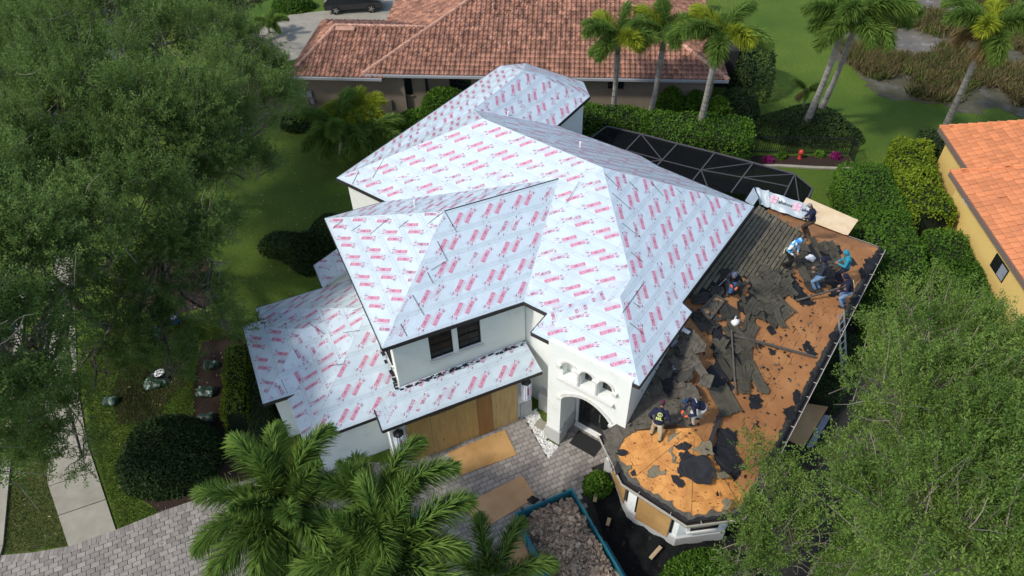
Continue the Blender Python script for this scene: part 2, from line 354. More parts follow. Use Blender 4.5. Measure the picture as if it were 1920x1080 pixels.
def underlay(part, face, ang=45., hand=1, phase=0., lift=0.):
    f0, f1 = face.frange(); f0 = min(f0, 0); k0 = int(math.floor(f0/EXPO)); k1 = int(math.ceil(f1/EXPO)); u0, u1 = face.urange()
    for k in range(k0, k1):
        mb = MB(); a, b = k*EXPO, (k+1)*EXPO
        face.cell(mb, u0-1, u1+1, a, b+.02, .011+lift, .006+lift)
        if mb.v: mb.build('underlayment_strip', M['under'], part)
    V, Fs, Ms = [], [], []
    ca = R(ang)
    for k in range(k0, k1):
        sh = phase + (k % 2)*.33 + (k*.171 % 1.)*.2; j = int((u0-sh)/1.25)-1
        while True:
            ub = sh + j*1.25; j += 1
            if ub > u1+.5: break
            jit = random.uniform(-.02, .02)
            for st, du, df, rot in ((STAMP, .25, .43, 0), (STAMP, .74, .43, math.pi), (STAMP2, 1.05, .66, 0), (STAMP2, 1.16, .22, math.pi)):
                uc, fc = ub+du, k*EXPO+df+jit
                c, s_ = math.cos(ca+rot), math.sin(ca+rot)
                P = st[0] @ np.array(((c, s_), (-s_, c))); P[:, 0] *= hand if False else 1
                if hand < 0: P = (st[0]*np.array((1, 1))) @ np.array(((math.cos(-ca+rot), math.sin(-ca+rot)), (-math.sin(-ca+rot), math.cos(-ca+rot))))
                P = P*(1.1 if st is STAMP else 1.45)+np.array((uc, fc))
                for n, up, base, tri, et in face.T:
                    tx = [q[0] for q in tri]; ty = [q[1] for q in tri]
                    if uc < min(tx)-.4 or uc > max(tx)+.4 or fc < min(ty)-.4 or fc > max(ty)+.4: continue
                    ins = instri(tri, P)
                    if not ins.any(): continue
                    bi = len(V); idx = {}
                    off = .011-.005*np.clip((P[:, 1]-k*EXPO)/EXPO, 0, 1)+.0045+lift
                    if st is STAMP: off = off+np.where(np.isin(np.arange(len(P)), BANDV), 0., .0018)
                    Q = np.array(base)+P[:, :1]*np.array(et)+P[:, 1:2]*np.array(up)+off[:, None]*np.array(n)
                    for f, mi in zip(st[1], st[2]):
                        if all(ins[i] for i in f):
                            g = []
                            for i in f:
                                if i not in idx: idx[i] = len(V); V.append(tuple(Q[i]))
                                g.append(idx[i])
                            Fs.append(g); Ms.append(int(mi))
    lp = MB()
    for k in range(k0, k1):
        for fa, fb in ((.035, .055), (.095, .110), (.80, .812)): face.cell(lp, u0-1, u1+1, k*EXPO+fa, k*EXPO+fb, .0135+lift, .0135+lift)
    if lp.v: lp.build('lap_lines', M['lapline'], part, kind='stuff')
    if Fs:
        me = bpy.data.meshes.new('printed_lettering'); me.from_pydata(V, [], Fs)
        for m in ('red', 'pink', 'purple', 'mark'): me.materials.append(M[m])
        me.polygons.foreach_set('material_index', Ms); me.update(); tag(link('printed_lettering', me, part), kind='stuff')
def deckmesh(name, polys, parent, m, t=.14):
    b = MB()
    for p in polys:
        tr = [(0, i, i+1) for i in range(1, len(p)-1)]
        if len(p) == 7: tr = [(0, 1, 2), (0, 2, 6), (6, 2, 5), (5, 2, 3), (5, 3, 4)]
        for i, j, k in tr: b.prism([Vector(q)-UP*t for q in (p[i], p[j], p[k])], UP*t)
    return b.build(name, m, parent)
def dripedges(parent, edges, name='drip_edge', m='edge', hg=.17, wd=.05):
    for a, b in edges:
        mb = MB(); mb.beam(Vector(a)-UP*(hg/2-.012), Vector(b)-UP*(hg/2-.012), wd, hg); mb.build(name, M[m], parent)
def gap(part, face_pts, px, wdt=.015):                      # cut end of a lap: dark strip standing in for felt edge and shadow
    n = pnorm(*face_pts[:3]); P = [onplane(x, y, face_pts[0], n)+n*.024 for x, y in px]
    for a, b in zip(P, P[1:]):
        d = (b-a).normalized(); s_ = n.cross(d)*wdt/2; mb = MB()
        mb.prism([a-s_, b-s_, b+s_, a+s_], n*.006); mb.build('lap_edge_shadow', M['slit'], part)

# ================================================================== the house
HOUSE = empty('house', N(-3, 5, 0), 'large white stucco house with a white printed underlayment roof, half re-roofed', 'house')
ZU, ZL = 5.9, 2.85
# --- upper roof corner points
I_, I2 = G(982, 566, ZU), G(1026, 588, ZU)
UWL, ULL = G(717, 654, ZU), G(608.5, 409.6, ZU)
P1, P1e = G(631, 334, ZU), G(722.6, 378, ZU)
rb, rc, rd, re_ = G(938.3, 123.5, ZU), G(986, 119, ZU), G(1094, 154, ZU), G(1106, 181, ZU)
rf = G(1044.6, 235.7, ZU)
RC, SB = G(1413.7, 387, ZU), G(1279, 567, ZU)
Wpk = onplane(833.7, 396.5, W(0, -4.8), vA)
Qdir = Vector((-nD.x*.515, -nD.y*.515, 1))
VV = onplane(1047, 336, P1, Qdir); hh = onplane(905, 222, P1, Qdir); EE = onplane(1130, 314, P1, Qdir)
gg, TT = onplane(888, 206, N(-8.75, 0), uD), onplane(981, 132, N(-8.75, 0), uD)
nP = pnorm(RC, SB, EE)
TR = onplane(1198.6, 724.3, RC, nP); SB2 = onplane(1297.8, 584.8, RC, nP); J1 = onplane(1184, 522, RC, nP); J2 = onplane(1163, 556, RC, nP)
TL = G(995.6, 623, TR.z)
nR = pnorm(hh, EE, RC)
st1, st2, st3 = onplane(1201, 292.6, hh, nR), onplane(1190, 297, hh, nR), onplane(1236, 313, hh, nR)
rf2 = onplane(1044.6, 235.7, hh, nR)
up_roof = deckmesh('upper_roof', [[I_, I2, J1, EE, VV], [I2, J2, J1], [TL, TR, J2], [I2, TL, J2], [EE, RC, SB, SB2, TR, J2, J1], [hh, EE, RC, st3, st1, rf],
    [P1, P1e, VV, EE, hh], [P1, hh, gg], [P1, gg, TT, rb], [gg, TT, re_, rf], [gg, rf, hh], [TT, rb, rc], [TT, rc, rd], [TT, rd, re_],
    [UWL, I_, VV, Wpk], [ULL, UWL, Wpk], [ULL, Wpk, VV, P1e]], HOUSE, M['under'])
FU = {}
def uf(key, poly, e, z0=ZU, tris=None, **k):
    FU[key] = Face(poly, e, z0, tris); underlay(up_roof, FU[key], **k)
uf('mainfront', [I_, I2, J1, EE, VV], uD)
uf('tfront', [TL, TR, J2], uD, TL.z, phase=.4)
uf('tleft', [I2, TL, J2, J1], -nD, TL.z, phase=.1, tris=[(0, 1, 2), (0, 2, 3)])
uf('right', [EE, RC, SB, SB2, TR, J2, J1], nD, tris=[(0, 1, 2), (0, 2, 6), (6, 2, 5), (5, 2, 3), (5, 3, 4)], phase=.2)
uf('rear', [hh, EE, RC, st3, st2, st1, rf], -uD, tris=[(0, 1, 2), (0, 2, 3), (0, 3, 5), (0, 5, 6)])
uf('leftfront', [P1, P1e, VV, EE, hh], uD, phase=.5)
uf('rleft', [P1, hh, gg, TT, rb], -nD, tris=[(0, 1, 2), (0, 2, 3), (0, 3, 4)], phase=.3)
uf('rright', [gg, TT, re_, rf, hh], nD, phase=.25)
uf('rend1', [TT, rb, rc], -nD+uD*.1); uf('rend2', [TT, rc, rd], -uD); uf('rend3', [TT, rd, re_], -uD-nD)
uf('wfront', [UWL, I_, VV, Wpk], uA, phase=.15)
uf('wleft', [ULL, UWL, Wpk], vA, phase=.6)
uf('wback', [ULL, Wpk, VV, P1e], -uA, phase=.35)
dripedges(up_roof, [(UWL, I_), (I_, I2), (I2, TL), (TL, TR), (TR, SB2), (SB2, SB), (SB, RC), (RC, st3), (st1, rf), (rf, re_), (re_, rd), (rd, rc), (rc, rb), (rb, P1), (P1, P1e), (P1e, ULL), (ULL, UWL)])
for fp, px in [((UWL, I_, Wpk), [(819.6, 452.6), (838, 489)]), ((UWL, I_, Wpk), [(838, 489), (808, 507)]), ((UWL, I_, Wpk), [(801, 511), (812, 532)]), ((UWL, I_, Wpk), [(773, 553), (795, 592)]), ((UWL, I_, Wpk), [(751, 608), (763, 631)]), ((UWL, I_, Wpk), [(834, 397), (856, 436)]),
    ((ULL, UWL, Wpk), [(625, 429), (643, 414)]), ((ULL, UWL, Wpk), [(660, 433), (677, 422)]), ((ULL, UWL, Wpk), [(694, 440), (730, 410)]), ((ULL, UWL, Wpk), [(748, 428), (766, 414)]), ((ULL, UWL, Wpk), [(803, 420), (832, 398)]),
    ((P1, P1e, VV), [(661, 346), (673, 322)]), ((P1, P1e, VV), [(699, 334), (720, 299)]), ((P1, P1e, VV), [(750, 309), (766, 280)]), ((P1, P1e, VV), [(797, 288), (812, 262)]), ((P1, P1e, VV), [(841, 272), (855, 248)]), ((P1, P1e, VV), [(884, 254), (897, 249), (903, 228)]),
    ((I_, I2, EE), [(1062, 381), (1087, 341)]), ((EE, RC, SB), [(1132, 325), (1160, 353)]), ((EE, RC, SB), [(1147, 362), (1181, 392)]), ((EE, RC, SB), [(1179, 341), (1196, 359)]), ((EE, RC, SB), [(1220, 342), (1243, 368)]), ((EE, RC, SB), [(1267, 353), (1278, 364)]), ((EE, RC, SB), [(1317, 360), (1331, 378)]), ((EE, RC, SB), [(1352, 366), (1373, 383)]),
    ((EE, RC, SB), [(1166, 419), (1200, 446)]), ((EE, RC, SB), [(1182, 473), (1205, 492)]), ((EE, RC, SB), [(1207, 530), (1166, 588)]), ((EE, RC, SB), [(1187, 568), (1200, 577)]), ((EE, RC, SB), [(1180, 606), (1206, 626)]), ((gg, TT, re_), [(983, 137), (991, 145)])]:
    gap(up_roof, fp, px)
mb = MB(); a, b = VV+(Wpk-VV).normalized()*.0+UP*.03, Wpk+UP*.03; mb.beam(a, b, .03, .02); mb.build('lap_edge_shadow', M['slit'], up_roof)
for px, py, fp in [(1192, 533, 0), (1087, 275, 1), (952, 218, 2), (700, 395, 3)]:    # plumbing vents through the roof
    pass
def vent(x, y, face, hgt=.3):
    n = pnorm(*face[:3]); p = onplane(x, y, face[0], n); b = MB(); b.tube([p-UP*.1, p+UP*hgt], .045, 8); b.build('roof_vent_pipe', M['white'], up_roof)
vent(1088, 277, (hh, EE, RC)); vent(953, 220, (gg, TT, re_)); vent(778, 387, (ULL, Wpk, VV))

# --- lower roof on the left
ZB = ZL-.12
gL, gR = G(715.9, 808.1, ZL), G(1016.7, 696.9, ZL)
skL, skR = onplane(749.9, 725.9, W(0, -1.02), vA), onplane(983, 637.8, W(0, -1.02), vA)
# big hip: eave rectangle in garage-wing axes
def Zl(v): return ZB+.45*(-.62-v)
S2c, S3c, B0c = W(-8.1, -.62, ZB), W(-5.35, -.62, ZB), W(-8.42, -8.25, ZB)
Wt = -4.27
apx = W(Wt, -4.43, ZB+.45*3.81)
S3w = W(Wt, -.62-.0, ZB+.0)
B1w = W(Wt, -8.25, ZB)
L0, L1, L2 = G(454.8, 611.5, ZL), G(493, 757.8, ZL), G(571, 733.7, ZL)
zr = ZL+.45*2.2; ap2 = W(-6.88, -5.06, zr); rg2 = W(-5.7, -5.06, zr+.0)
L0b = W(-7.4, -7.27, ZL)
C0, C1 = W(-5.53, -9.75, ZL), W(-5.53, -8.2, ZL); C2 = W(Wt, -9.75, ZL+.45*(5.53+Wt)); C3 = W(Wt, -8.2, ZL+.45*(5.53+Wt))
gLb = W((gL-O).dot(uA), -.62, ZL+.45*.8)
low_roof = deckmesh('lower_roof', [[S2c, S3c, W(Wt, -.62, ZB), apx], [B0c, S2c, apx], [B0c, apx, B1w], [L0, L1, ap2], [L1, L2, rg2, ap2], [L0, ap2, rg2, L0b], [C0, C1, C3, C2]], HOUSE, M['under'], t=.12)
def lf(poly, e, z0, tris=None, **k): underlay(low_roof, Face(poly, e, z0, tris), **k)
lf([S2c, W(Wt, -.62, ZB), apx], uA, ZB, phase=.3)
lf([B0c, S2c, apx], vA, ZB, ang=88, phase=.2)
lf([B0c, apx, B1w], -uA, ZB, phase=.2)
lf([L0, L1, ap2], vA, ZL, phase=.1); lf([L1, L2, rg2, ap2], uA, ZL, ang=100, phase=.4); lf([L0, ap2, rg2, L0b], -uA, ZL, phase=.5)
lf([C0, C1, C3, C2], vA, ZL, phase=.4)
dripedges(low_roof, [(S2c, S3c), (S2c, W(-8.1, -2.8, ZB)), (L0, L1), (L1, L2), (L0, L0b), (C0, C1), (C0, C2), (W(-8.42, -7.3, ZB), B0c), (B0c, W(-5.5, -8.25, ZB))], hg=.15)
nb = pnorm(B0c, S2c, apx)
for fp, px in [((L0, L1, ap2), [(497, 617), (497, 607)]), ((L0, L1, ap2), [(537, 617), (537, 605)]), ((L1, L2, rg2), [(577, 605), (610, 627)]), ((S2c, S3c, apx), [(643, 624), (674, 620)]), ((S2c, S3c, apx), [(616, 687), (648, 682)]), ((L0, L1, ap2), [(551, 653), (560, 672)]), ((L0, L1, ap2), [(528, 712), (540, 738)]), ((B0c, apx, B1w), [(490, 593), (512, 577)]), ((S2c, S3c, apx), [(661, 583), (681, 577)])]:
    gap(low_roof, fp, px)
sk_roof = deckmesh('garage_skirt_roof', [[gL, gR, skR, skL], [gL, skL, gLb]], HOUSE, M['under'], t=.12)
underlay(sk_roof, Face([gL, gR, skR, skL], uA, ZL, tris=[(0, 1, 2), (0, 2, 3)]), phase=.05)
underlay(sk_roof, Face([gLb, gL, skL], vA, ZL), phase=.1)
dripedges(sk_roof, [(gL, gR), (gL, gLb)], hg=.15)
for k in range(120):                                        # torn black flashing remnants along the wall foot
    t = random.random()**.9; p = skL.lerp(skR, t); mb = MB()
    sz = random.uniform(.035, .10)
    q = p+vA*random.uniform(.03, .17)+UP*(.01-.03)
    mb.box(q, sz*1.6, sz*.6, .03, uA*1, (vA-UP*.42).normalized(), UP, 0); mb.build('torn_flashing', M['felt'] if k % 5 else M['silver'], sk_roof)
for k in range(26):
    t = random.random(); p = skL.lerp(W(Wt, -2.9, Zl(-2.9)), t); q = p-uA*random.uniform(.05, .14)+UP*.04
    mb = MB(); sz = random.uniform(.06, .14); mb.box(q, sz, sz*1.6, .03, uA, vA, UP); mb.build('torn_flashing', M['felt'] if k % 4 else M['silver'], low_roof)

# --- walls
def panel(name, o, ux, nin, outer, holes, t, m, parent):    # wall panel with openings, front face at o, thickness t along nin
    bm = bmesh.new(); eds = []
    for lp in [outer]+holes:
        vs = [bm.verts.new(o+ux*x+UP*z) for x, z in lp]
        for i in range(len(vs)): eds.append(bm.edges.new((vs[i-1], vs[i])))
    bmesh.ops.triangle_fill(bm, use_beauty=True, use_dissolve=False, edges=eds)
    r = bmesh.ops.extrude_face_region(bm, geom=bm.faces[:])
    bmesh.ops.translate(bm, verts=[g for g in r['geom'] if isinstance(g, bmesh.types.BMVert)], vec=nin*t)
    bmesh.ops.recalc_face_normals(bm, faces=bm.faces[:])
    me = bpy.data.meshes.new(name); bm.to_mesh(me); bm.free(); me.materials.append(m)
    return link(name, me, parent)
def rectl(x0, z0, x1, z1): return [(x0, z0), (x1, z0), (x1, z1), (x0, z1)]
def archl(x0, z0, x1, zs, n=10, rise=None):
    r = (x1-x0)/2; cx = (x0+x1)/2; ry = r if rise is None else rise
    return [(x0, z0), (x1, z0)]+[(cx+r*math.cos(math.pi*i/n), zs+ry*math.sin(math.pi*i/n)) for i in range(n+1)]
def prismw(name, fr, poly, z0, z1, m=None, parent=HOUSE):
    b = MB(); b.prism([fr(x, y, z0) for x, y in poly], UP*(z1-z0)); return b.build(name, m or M['stucco'], parent)
prismw('wall', W, [(Wt, -1.2), (.9, -1.2), (3.0, -4.0), (3.0, -8.3), (Wt, -8.3)], 0, ZU-.10)
prismw('wall', N, [(-11.3, 2.97), (-4, 2.97), (-.62, 2.97), (-.62, 1.35), (3.9, 1.35), (4.02, 1.35), (4.02, 10.6), (-6.2, 10.6), (-6.2, 14.85), (-7.1, 15.7), (-10.5, 15.7), (-11.3, 14.9)], 0, ZU-.12)
prismw('wall', W, [(-7.75, -1.0), (Wt+.05, -1.0), (Wt+.05, -7.9), (-7.95, -7.9)], 0, ZB-.1)
prismw('wall', W, [(-8.7, -3.25), (-7.7, -3.25), (-7.7, -6.9), (-8.7, -6.9)], 0, ZL-.1)
prismw('wall', W, [(-5.15, -8.0), (Wt+.1, -8.0), (Wt+.1, -9.4), (-5.15, -9.4)], 0, ZL-.1)
prismw('wall', W, [(-5.15, -.1), (.62, -.1), (.72, -1.1), (-5.15, -1.1)], 0, ZL-.1)
prismw('plinth', W, [(-5.21, -.04), (-4.62, -.04), (-4.62, -.7), (-5.21, -.7)], 0, .55, M['base'])
prismw('plinth', W, [(.16, -.04), (.66, -.04), (.76, -.7), (.16, -.7)], 0, .95, M['base'])
prismw('plinth', N, [(.35, 1.0), (1.36, 1.0), (1.36, 1.4), (.35, 1.4)], 0, 1.05, M['base'])
# front wall over the garage, with its pair of windows
WIN = [(-2.95, 4.2, -2.05, 5.52), (-1.85, 4.2, -.94, 5.52)]
panel('wall', W(0, -1.05, 0), uA, -vA, rectl(Wt, 2.6, .86, ZU-.1), [rectl(*x) for x in WIN], .15, M['stucco'], HOUSE)
def window(o, ux, nin, x0, z0, x1, z1, depth=.1, bars=(1, 1), sill=True, label=None, fr=.05, so=.07):
    fmb = MB(); c = o+nin*depth
    for a, b in (((x0, z0), (x1, z0+fr)), ((x0, z1-fr), (x1, z1)), ((x0, z0), (x0+fr, z1)), ((x1-fr, z0), (x1, z1))):
        fmb.obox(c+ux*a[0]+UP*a[1]-nin*.03, ux*(b[0]-a[0]), UP*(b[1]-a[1]), nin*.05)
    zm = (z0+z1)/2; fmb.obox(c+ux*x0+UP*(zm-.025)-nin*.035, ux*(x1-x0), UP*.05, nin*.05)
    f = fmb.build('window', M['frame'], HOUSE, label=label)
    g = MB(); g.obox(c+ux*(x0+.01)+UP*(z0+.01), ux*(x1-x0-.02), UP*(z1-z0-.02), nin*.012); g.build('pane', M['glass'], f)
    for i in range(1, bars[0]+1):
        q = MB(); xx = x0+(x1-x0)*i/(bars[0]+1); q.obox(c+ux*(xx-.008)+UP*(z0+fr)-nin*.012, ux*.016, UP*(z1-z0-2*fr), nin*.011); q.build('muntin', M['frame'], f)
    for i in range(1, bars[1]+1):
        q = MB()
        for k in (0, 1):
            zz = z0+(z1-z0)*(.5*k+.25); q.obox(c+ux*(x0+fr)+UP*(zz-.008)-nin*.012, ux*(x1-x0-2*fr), UP*.016, nin*.010)
        q.build('muntin', M['frame'], f)
    if sill:
        q = MB(); q.obox(o+ux*(x0-.1)+UP*(z0-.12)-nin*so, ux*(x1-x0+.2), UP*.12, nin*(so-.003)); q.build('sill', M['trim'], f)
    return f
for x in WIN: window(W(0, -1.05, 0), uA, -vA, *x, bars=(1, 1), sill=False)
q = MB(); q.obox(W(-3.02, -1.047, 4.08), uA*2.16, vA*.07, UP*.115); q.build('window_sill', M['trim'], HOUSE)
window(W(Wt, 0, 0), -vA, uA, 1.55, 4.1, 2.3, 5.45, depth=-.02, so=.06)
nq = N(0, 1.35, 0)
window(nq, uD, nD, .62, 4.25, 1.12, 5.3, depth=-.02, bars=(0, 1))
window(nq, uD, nD, .62, 1.1, 1.2, 2.55, depth=-.02, bars=(0, 1))
# --- tower with loggia niches and entrance arch
TQ = .05
NI = [(2.0, 4.3, 2.5, 4.86), (2.74, 4.3, 3.24, 4.86), (3.46, 4.3, 3.96, 4.86)]
nar = 14; arc = [(1.97+2.13*i/nar, 3.05+.62*math.sin(math.pi*i/nar)**.8) for i in range(nar+1)]
outer = [(1.38, 0)]+[(1.97, 0)]+arc+[(4.1, 0), (4.64, 0), (4.64, ZU-.13), (1.38, ZU-.13)]
panel('tower_front_wall', N(0, TQ, 0), uD, nD, outer, [archl(*x) for x in NI], .30, M['stucco'], HOUSE)
prismw('tower_wall', N, [(1.38, TQ+.305), (1.9, TQ+.305), (1.9, 1.3), (1.38, 1.3)], 0, ZU-.13)
prismw('tower_wall', N, [(4.16, TQ+.305), (4.64, TQ+.305), (4.64, 4.3), (4.16, 4.3)], 0, ZU-.20)
prismw('tower_floor', N, [(1.4, TQ+.31), (4.62, TQ+.31), (4.62, 1.34), (1.4, 1.34)], 3.72, 4.15)
prismw('niche_back_wall', N, [(1.91, TQ+.32), (4.15, TQ+.32), (4.15, .6), (1.91, .6)], 4.16, ZU-.2)
for x0 in (2.76, 3.48):
    q = MB(); q.obox(N(x0-.06, TQ+.302, 4.34), uD*.62, nD*.012, UP*1.1); q.build('loggia_window_pane', M['glass'], HOUSE)
for (x0, z0, x1, zs) in NI:                                 # moulded hoods
    r = (x1-x0)/2; cx = (x0+x1)/2; mb = MB(); n = 16
    pr = [(r+.02, 0), (r+.02, .035), (r+.05, .04), (r+.11, .04), (r+.115, 0)]; vs = []
    for i in range(n+1):
        a = math.pi*i/n
        for rr, dd in pr: vs.append(N(cx+rr*math.cos(a), TQ-.003-dd, zs+rr*math.sin(a)))
    mb.add(vs, [(i*5+j, i*5+(j+1) % 5, (i+1)*5+(j+1) % 5, (i+1)*5+j) for i in range(n) for j in range(5)]); mb.build('arch_hood', M['trim'], HOUSE)
for p_ in (1.86, 4.1):
    q = MB(); q.box(N(p_, TQ-.06, 4.82), .17, .12, .1, uD, nD); q.box(N(p_, TQ-.05, 4.73), .11, .09, .08, uD, nD); q.build('hood_corbel', M['trim'], HOUSE)
for p_ in (2.62, 3.35):                                     # twisted columns
    mb = MB(); pr = []; k = 26
    pts = []; n = 10; vs = []
    for i in range(k*3+1):
        h = 4.2+.78*i/(k*3)
        for j in range(n):
            a = 2*math.pi*j/n; rr = .085+.018*math.sin(2*a*1+i*.62); vs.append(N(p_+rr*math.cos(a), TQ-.02+rr*math.sin(a), h))
    mb.add(vs, [(i*n+j, i*n+(j+1) % n, (i+1)*n+(j+1) % n, (i+1)*n+j) for i in range(k*3) for j in range(n)])
    for h, s_ in ((4.18, .24), (4.99, .25)): mb.box(N(p_, TQ-.02, h), s_, s_, .07, uD, nD)
    mb.build('twisted_column', M['trim'], HOUSE)
q = MB(); q.obox(N(1.86, TQ-.16, 4.12), uD*2.24, nD*.155, UP*.1); q.build('loggia_sill', M['trim'], HOUSE)
mb = MB()                                                   # big arch moulding
for i in range(nar):
    a, b = arc[i], arc[i+1]; mb.beam(N(a[0], TQ-.025, a[1]+.03), N(b[0], TQ-.025, b[1]+.03), .05, .15, up=UP)
mb.box(N(1.95, TQ-.05, 2.98), .2, .12, .14, uD, nD); mb.box(N(4.12, TQ-.05, 2.98), .2, .12, .14, uD, nD)
mb.build('entrance_arch_moulding', M['trim'], HOUSE)
for a, b in ((1.33, 2.02), (4.05, 4.69)):
    prismw('plinth', N, [(a, TQ-.06), (b, TQ-.06), (b, TQ+.5), (a, TQ+.5)], 0, .78, M['base'])
prismw('plinth', N, [(1.33, TQ+.505), (1.96, TQ+.505), (1.96, 1.2), (1.33, 1.2)], 0, .775, M['base'])
# entrance door
dq = 1.30
prismw('entry_ceiling', N, [(1.98, TQ+.31), (4.15, TQ+.31), (4.15, 1.34), (1.98, 1.34)], 3.5, 3.70)
dr = MB(); dr.obox(N(2.1, dq, 0.02), uD*2.0, nD*.06, UP*2.75); door = dr.build('entrance_door', M['black'], HOUSE)
for x0 in (2.2, 3.12):
    q = MB(); q.obox(N(x0, dq-.012, .45), uD*.78, nD*.01, UP*2.1); q.build('door_glass', M['glass'], door)
q = MB(); q.tube([N(3.06, dq-.06, .9), N(3.06, dq-.06, 1.35)], .018, 6); q.build('door_handle', M['steel'], door)
q = MB(); q.obox(N(2.02, dq-.2, 0.02), uD*2.1, nD*.2, UP*.09); q.build('door_threshold', M['white'], HOUSE)
for x in (2.0, 4.1):
    q = MB(); q.obox(N(x, dq-.05, .02), uD*.08, nD*.05, UP*2.8); q.build('door_casing', M['white'], HOUSE)
# ================================================================== stripped single-storey wing on the right
by1, by2, by3, by4 = G(1128, 812, ZL), G(1172, 903, ZL), G(1289, 979, ZL), G(1390, 966, ZL)
RRC = G(1654, 466, ZL)
PE = (RRC-O).dot(uD)                                        # eave line
A8 = onplane(1296, 802, N(6.65, 0), uD)
SLP = (A8.z-ZL)/(PE-6.65)
QR = (RRC-O).dot(nD)
PW = 4.08
def rz(p, q=None): return ZL+SLP*(PE-p)
K1 = N(PW, QR-(PE-PW), rz(PW)); aq = (A8-O).dot(nD)
K2 = N(PW, aq+(6.65-PW), rz(PW))
by5 = N(PE, .12, ZL)
nS = pnorm(by5, RRC, K1)
RE = N(PW, QR, ZL); REw = N(PW, 10.7, ZL+SLP*(QR-10.7))
T1 = N(4.64, .5, A8.z-.35)                                  # tower corner, foot of the wall
def S(x, y, lift=0.): return onplane(x, y, RRC, nS)+nS*lift   # a point on the long slope
RW = MB()
for p in ([by5, RRC, K1, K2, A8], [RRC, RE, REw, K1], [by1, by2, A8], [by2, by3, A8], [by3, by4, A8], [by4, by5, A8], [A8, K2, T1], [A8, T1, by1]):
    for i in range(1, len(p)-1): RW.prism([Vector(q)-UP*.16 for q in (p[0], p[i], p[i+1])], UP*.16)
st_roof = RW.build('stripped_roof', M['deckedge'], HOUSE)
def decking(face, m, w=2.44, h=1.22, u_off=0., gapw=.006, only=None):
    f0, f1 = face.frange(); u0, u1 = face.urange(); k = 0; f = 0.
    while f < f1:
        u = u0-random.uniform(0, 1.2)-(k % 2)*1.22
        while u < u1:
            mb = MB(); face.cell(mb, u+gapw/2, u+w-gapw/2, f+gapw/2, f+h-gapw/2, .004, .004)
            if mb.v: mb.build('deck_sheet', m, st_roof)
            u += w
        f += h; k += 1
fP = Face([by5, RRC, K1, K2, A8], nD, ZL)
decking(fP, M['deck'])
decking(Face([RRC, RE, REw, K1], -uD, ZL), M['deck'])
for a, b in ((by1, by2), (by2, by3), (by3, by4), (by4, by5)): decking(Face([a, b, A8], (b-a).normalized(), ZL), M['decklight'], w=2.0, h=.6)
# rows of nails and rafter lines burnt into the deck: short dark joints
for k in range(330):
    p_ = random.uniform(PW+.4, PE-.3); q_ = random.uniform(.3, QR-.5)
    if q_ > QR-(PE-p_): continue
    a = N(p_, q_, rz(p_))+nS*.008; l = random.uniform(.10, .34); mb = MB(); d = nD
    s_ = nS.cross(d)*random.uniform(.004, .008); mb.prism([a-s_, a+d*l-s_, a+d*l+s_, a+s_], nS*.003); mb.build('nail_line', M['deckedge'], st_roof)
nd_ = MB()
for k in range(260):                                        # nail heads and knots on the bay
    i = random.randrange(4); a, b = ((by1, by2), (by2, by3), (by3, by4), (by4, by5))[i]; s_, t = random.random(), random.random()**.6*.92
    p = A8.lerp(a.lerp(b, s_), t); n = pnorm(a, b, A8); e = (b-a).normalized(); u = n.cross(e); l = random.choice((.02, .02, .03, .09)); nd_.obox(p+n*.008, e*l, u*random.uniform(.012, .022), n*.004)
nd_.build('nail_heads', M['deckedge'], st_roof, kind='stuff')
# grey felt and grit left on the slope beside the tower
fV = [A8, K2, T1]; nV = pnorm(*fV)
mb = MB(); mb.prism([A8+nV*.006, K2+nV*.006, T1+nV*.006], nV*.01); mb.build('old_felt_slope', M['grit'], st_roof)
nB = pnorm(A8, T1, by1); mb = MB(); mb.prism([A8.lerp(T1, .25)+nB*.006, T1+nB*.006, by1+nB*.006, by1.lerp(A8, .22)+nB*.006], nB*.01); mb.build('old_felt_slope', M['grit'], st_roof)
# eaves: rotten starter course, gutter and straps
def ragged(a, b, inw, n, wmin, wmax, m, name, parent, th=.018):
    nn = inw.cross(b-a).normalized(); nn = nn if nn.z > 0 else -nn
    k = max(2, int((b-a).length/.12)); top = [a.lerp(b, i/k)+inw*random.uniform(wmin, wmax) for i in range(k+1)]; vs = []; mb = MB()
    for i in range(k): mb.prism([a.lerp(b, i/k)+nn*.006, a.lerp(b, (i+1)/k)+nn*.006, top[i+1]+nn*.006, top[i]+nn*.006], nn*th)
    return mb.build(name, m, parent)
def inward(a, b, c): 
    n = pnorm(a, b, c); d = (b-a).normalized(); i = n.cross(d); return i if i.dot(c-a) > 0 else -i
eav = [(by1, by2, A8), (by2, by3, A8), (by3, by4, A8), (by4, by5, A8), (by5, RRC, K1)]
for i, (a, b, c) in enumerate(eav):
    ragged(a, b, inward(a, b, c), 9, .14, .32 if i < 4 else .26, M['grit'] if i < 4 else M['shingledk'], 'starter_course', st_roof)
    ragged(a, b, inward(a, b, c), 9, .05, .12, M['felt'], 'starter_course', st_roof, th=.03)
ragged(RRC, RE, inward(RRC, RE, K1), 9, .03, .08, M['felt'], 'starter_course', st_roof)
gut = MB()
ln = [by1, by2, by3, by4, by5, RRC]; out = []
for i, p in enumerate(ln):
    d = Vector((0, 0, 0))
    for j in (i-1, i):
        if 0 <= j < len(ln)-1:
            t = (ln[j+1]-ln[j]).normalized(); d += Vector((t.y, -t.x, 0))
    if d.dot(p-N(6.7, 6, 0)*1) < 0: d = -d
    out.append(p+d.normalized()*.15-UP*.05)
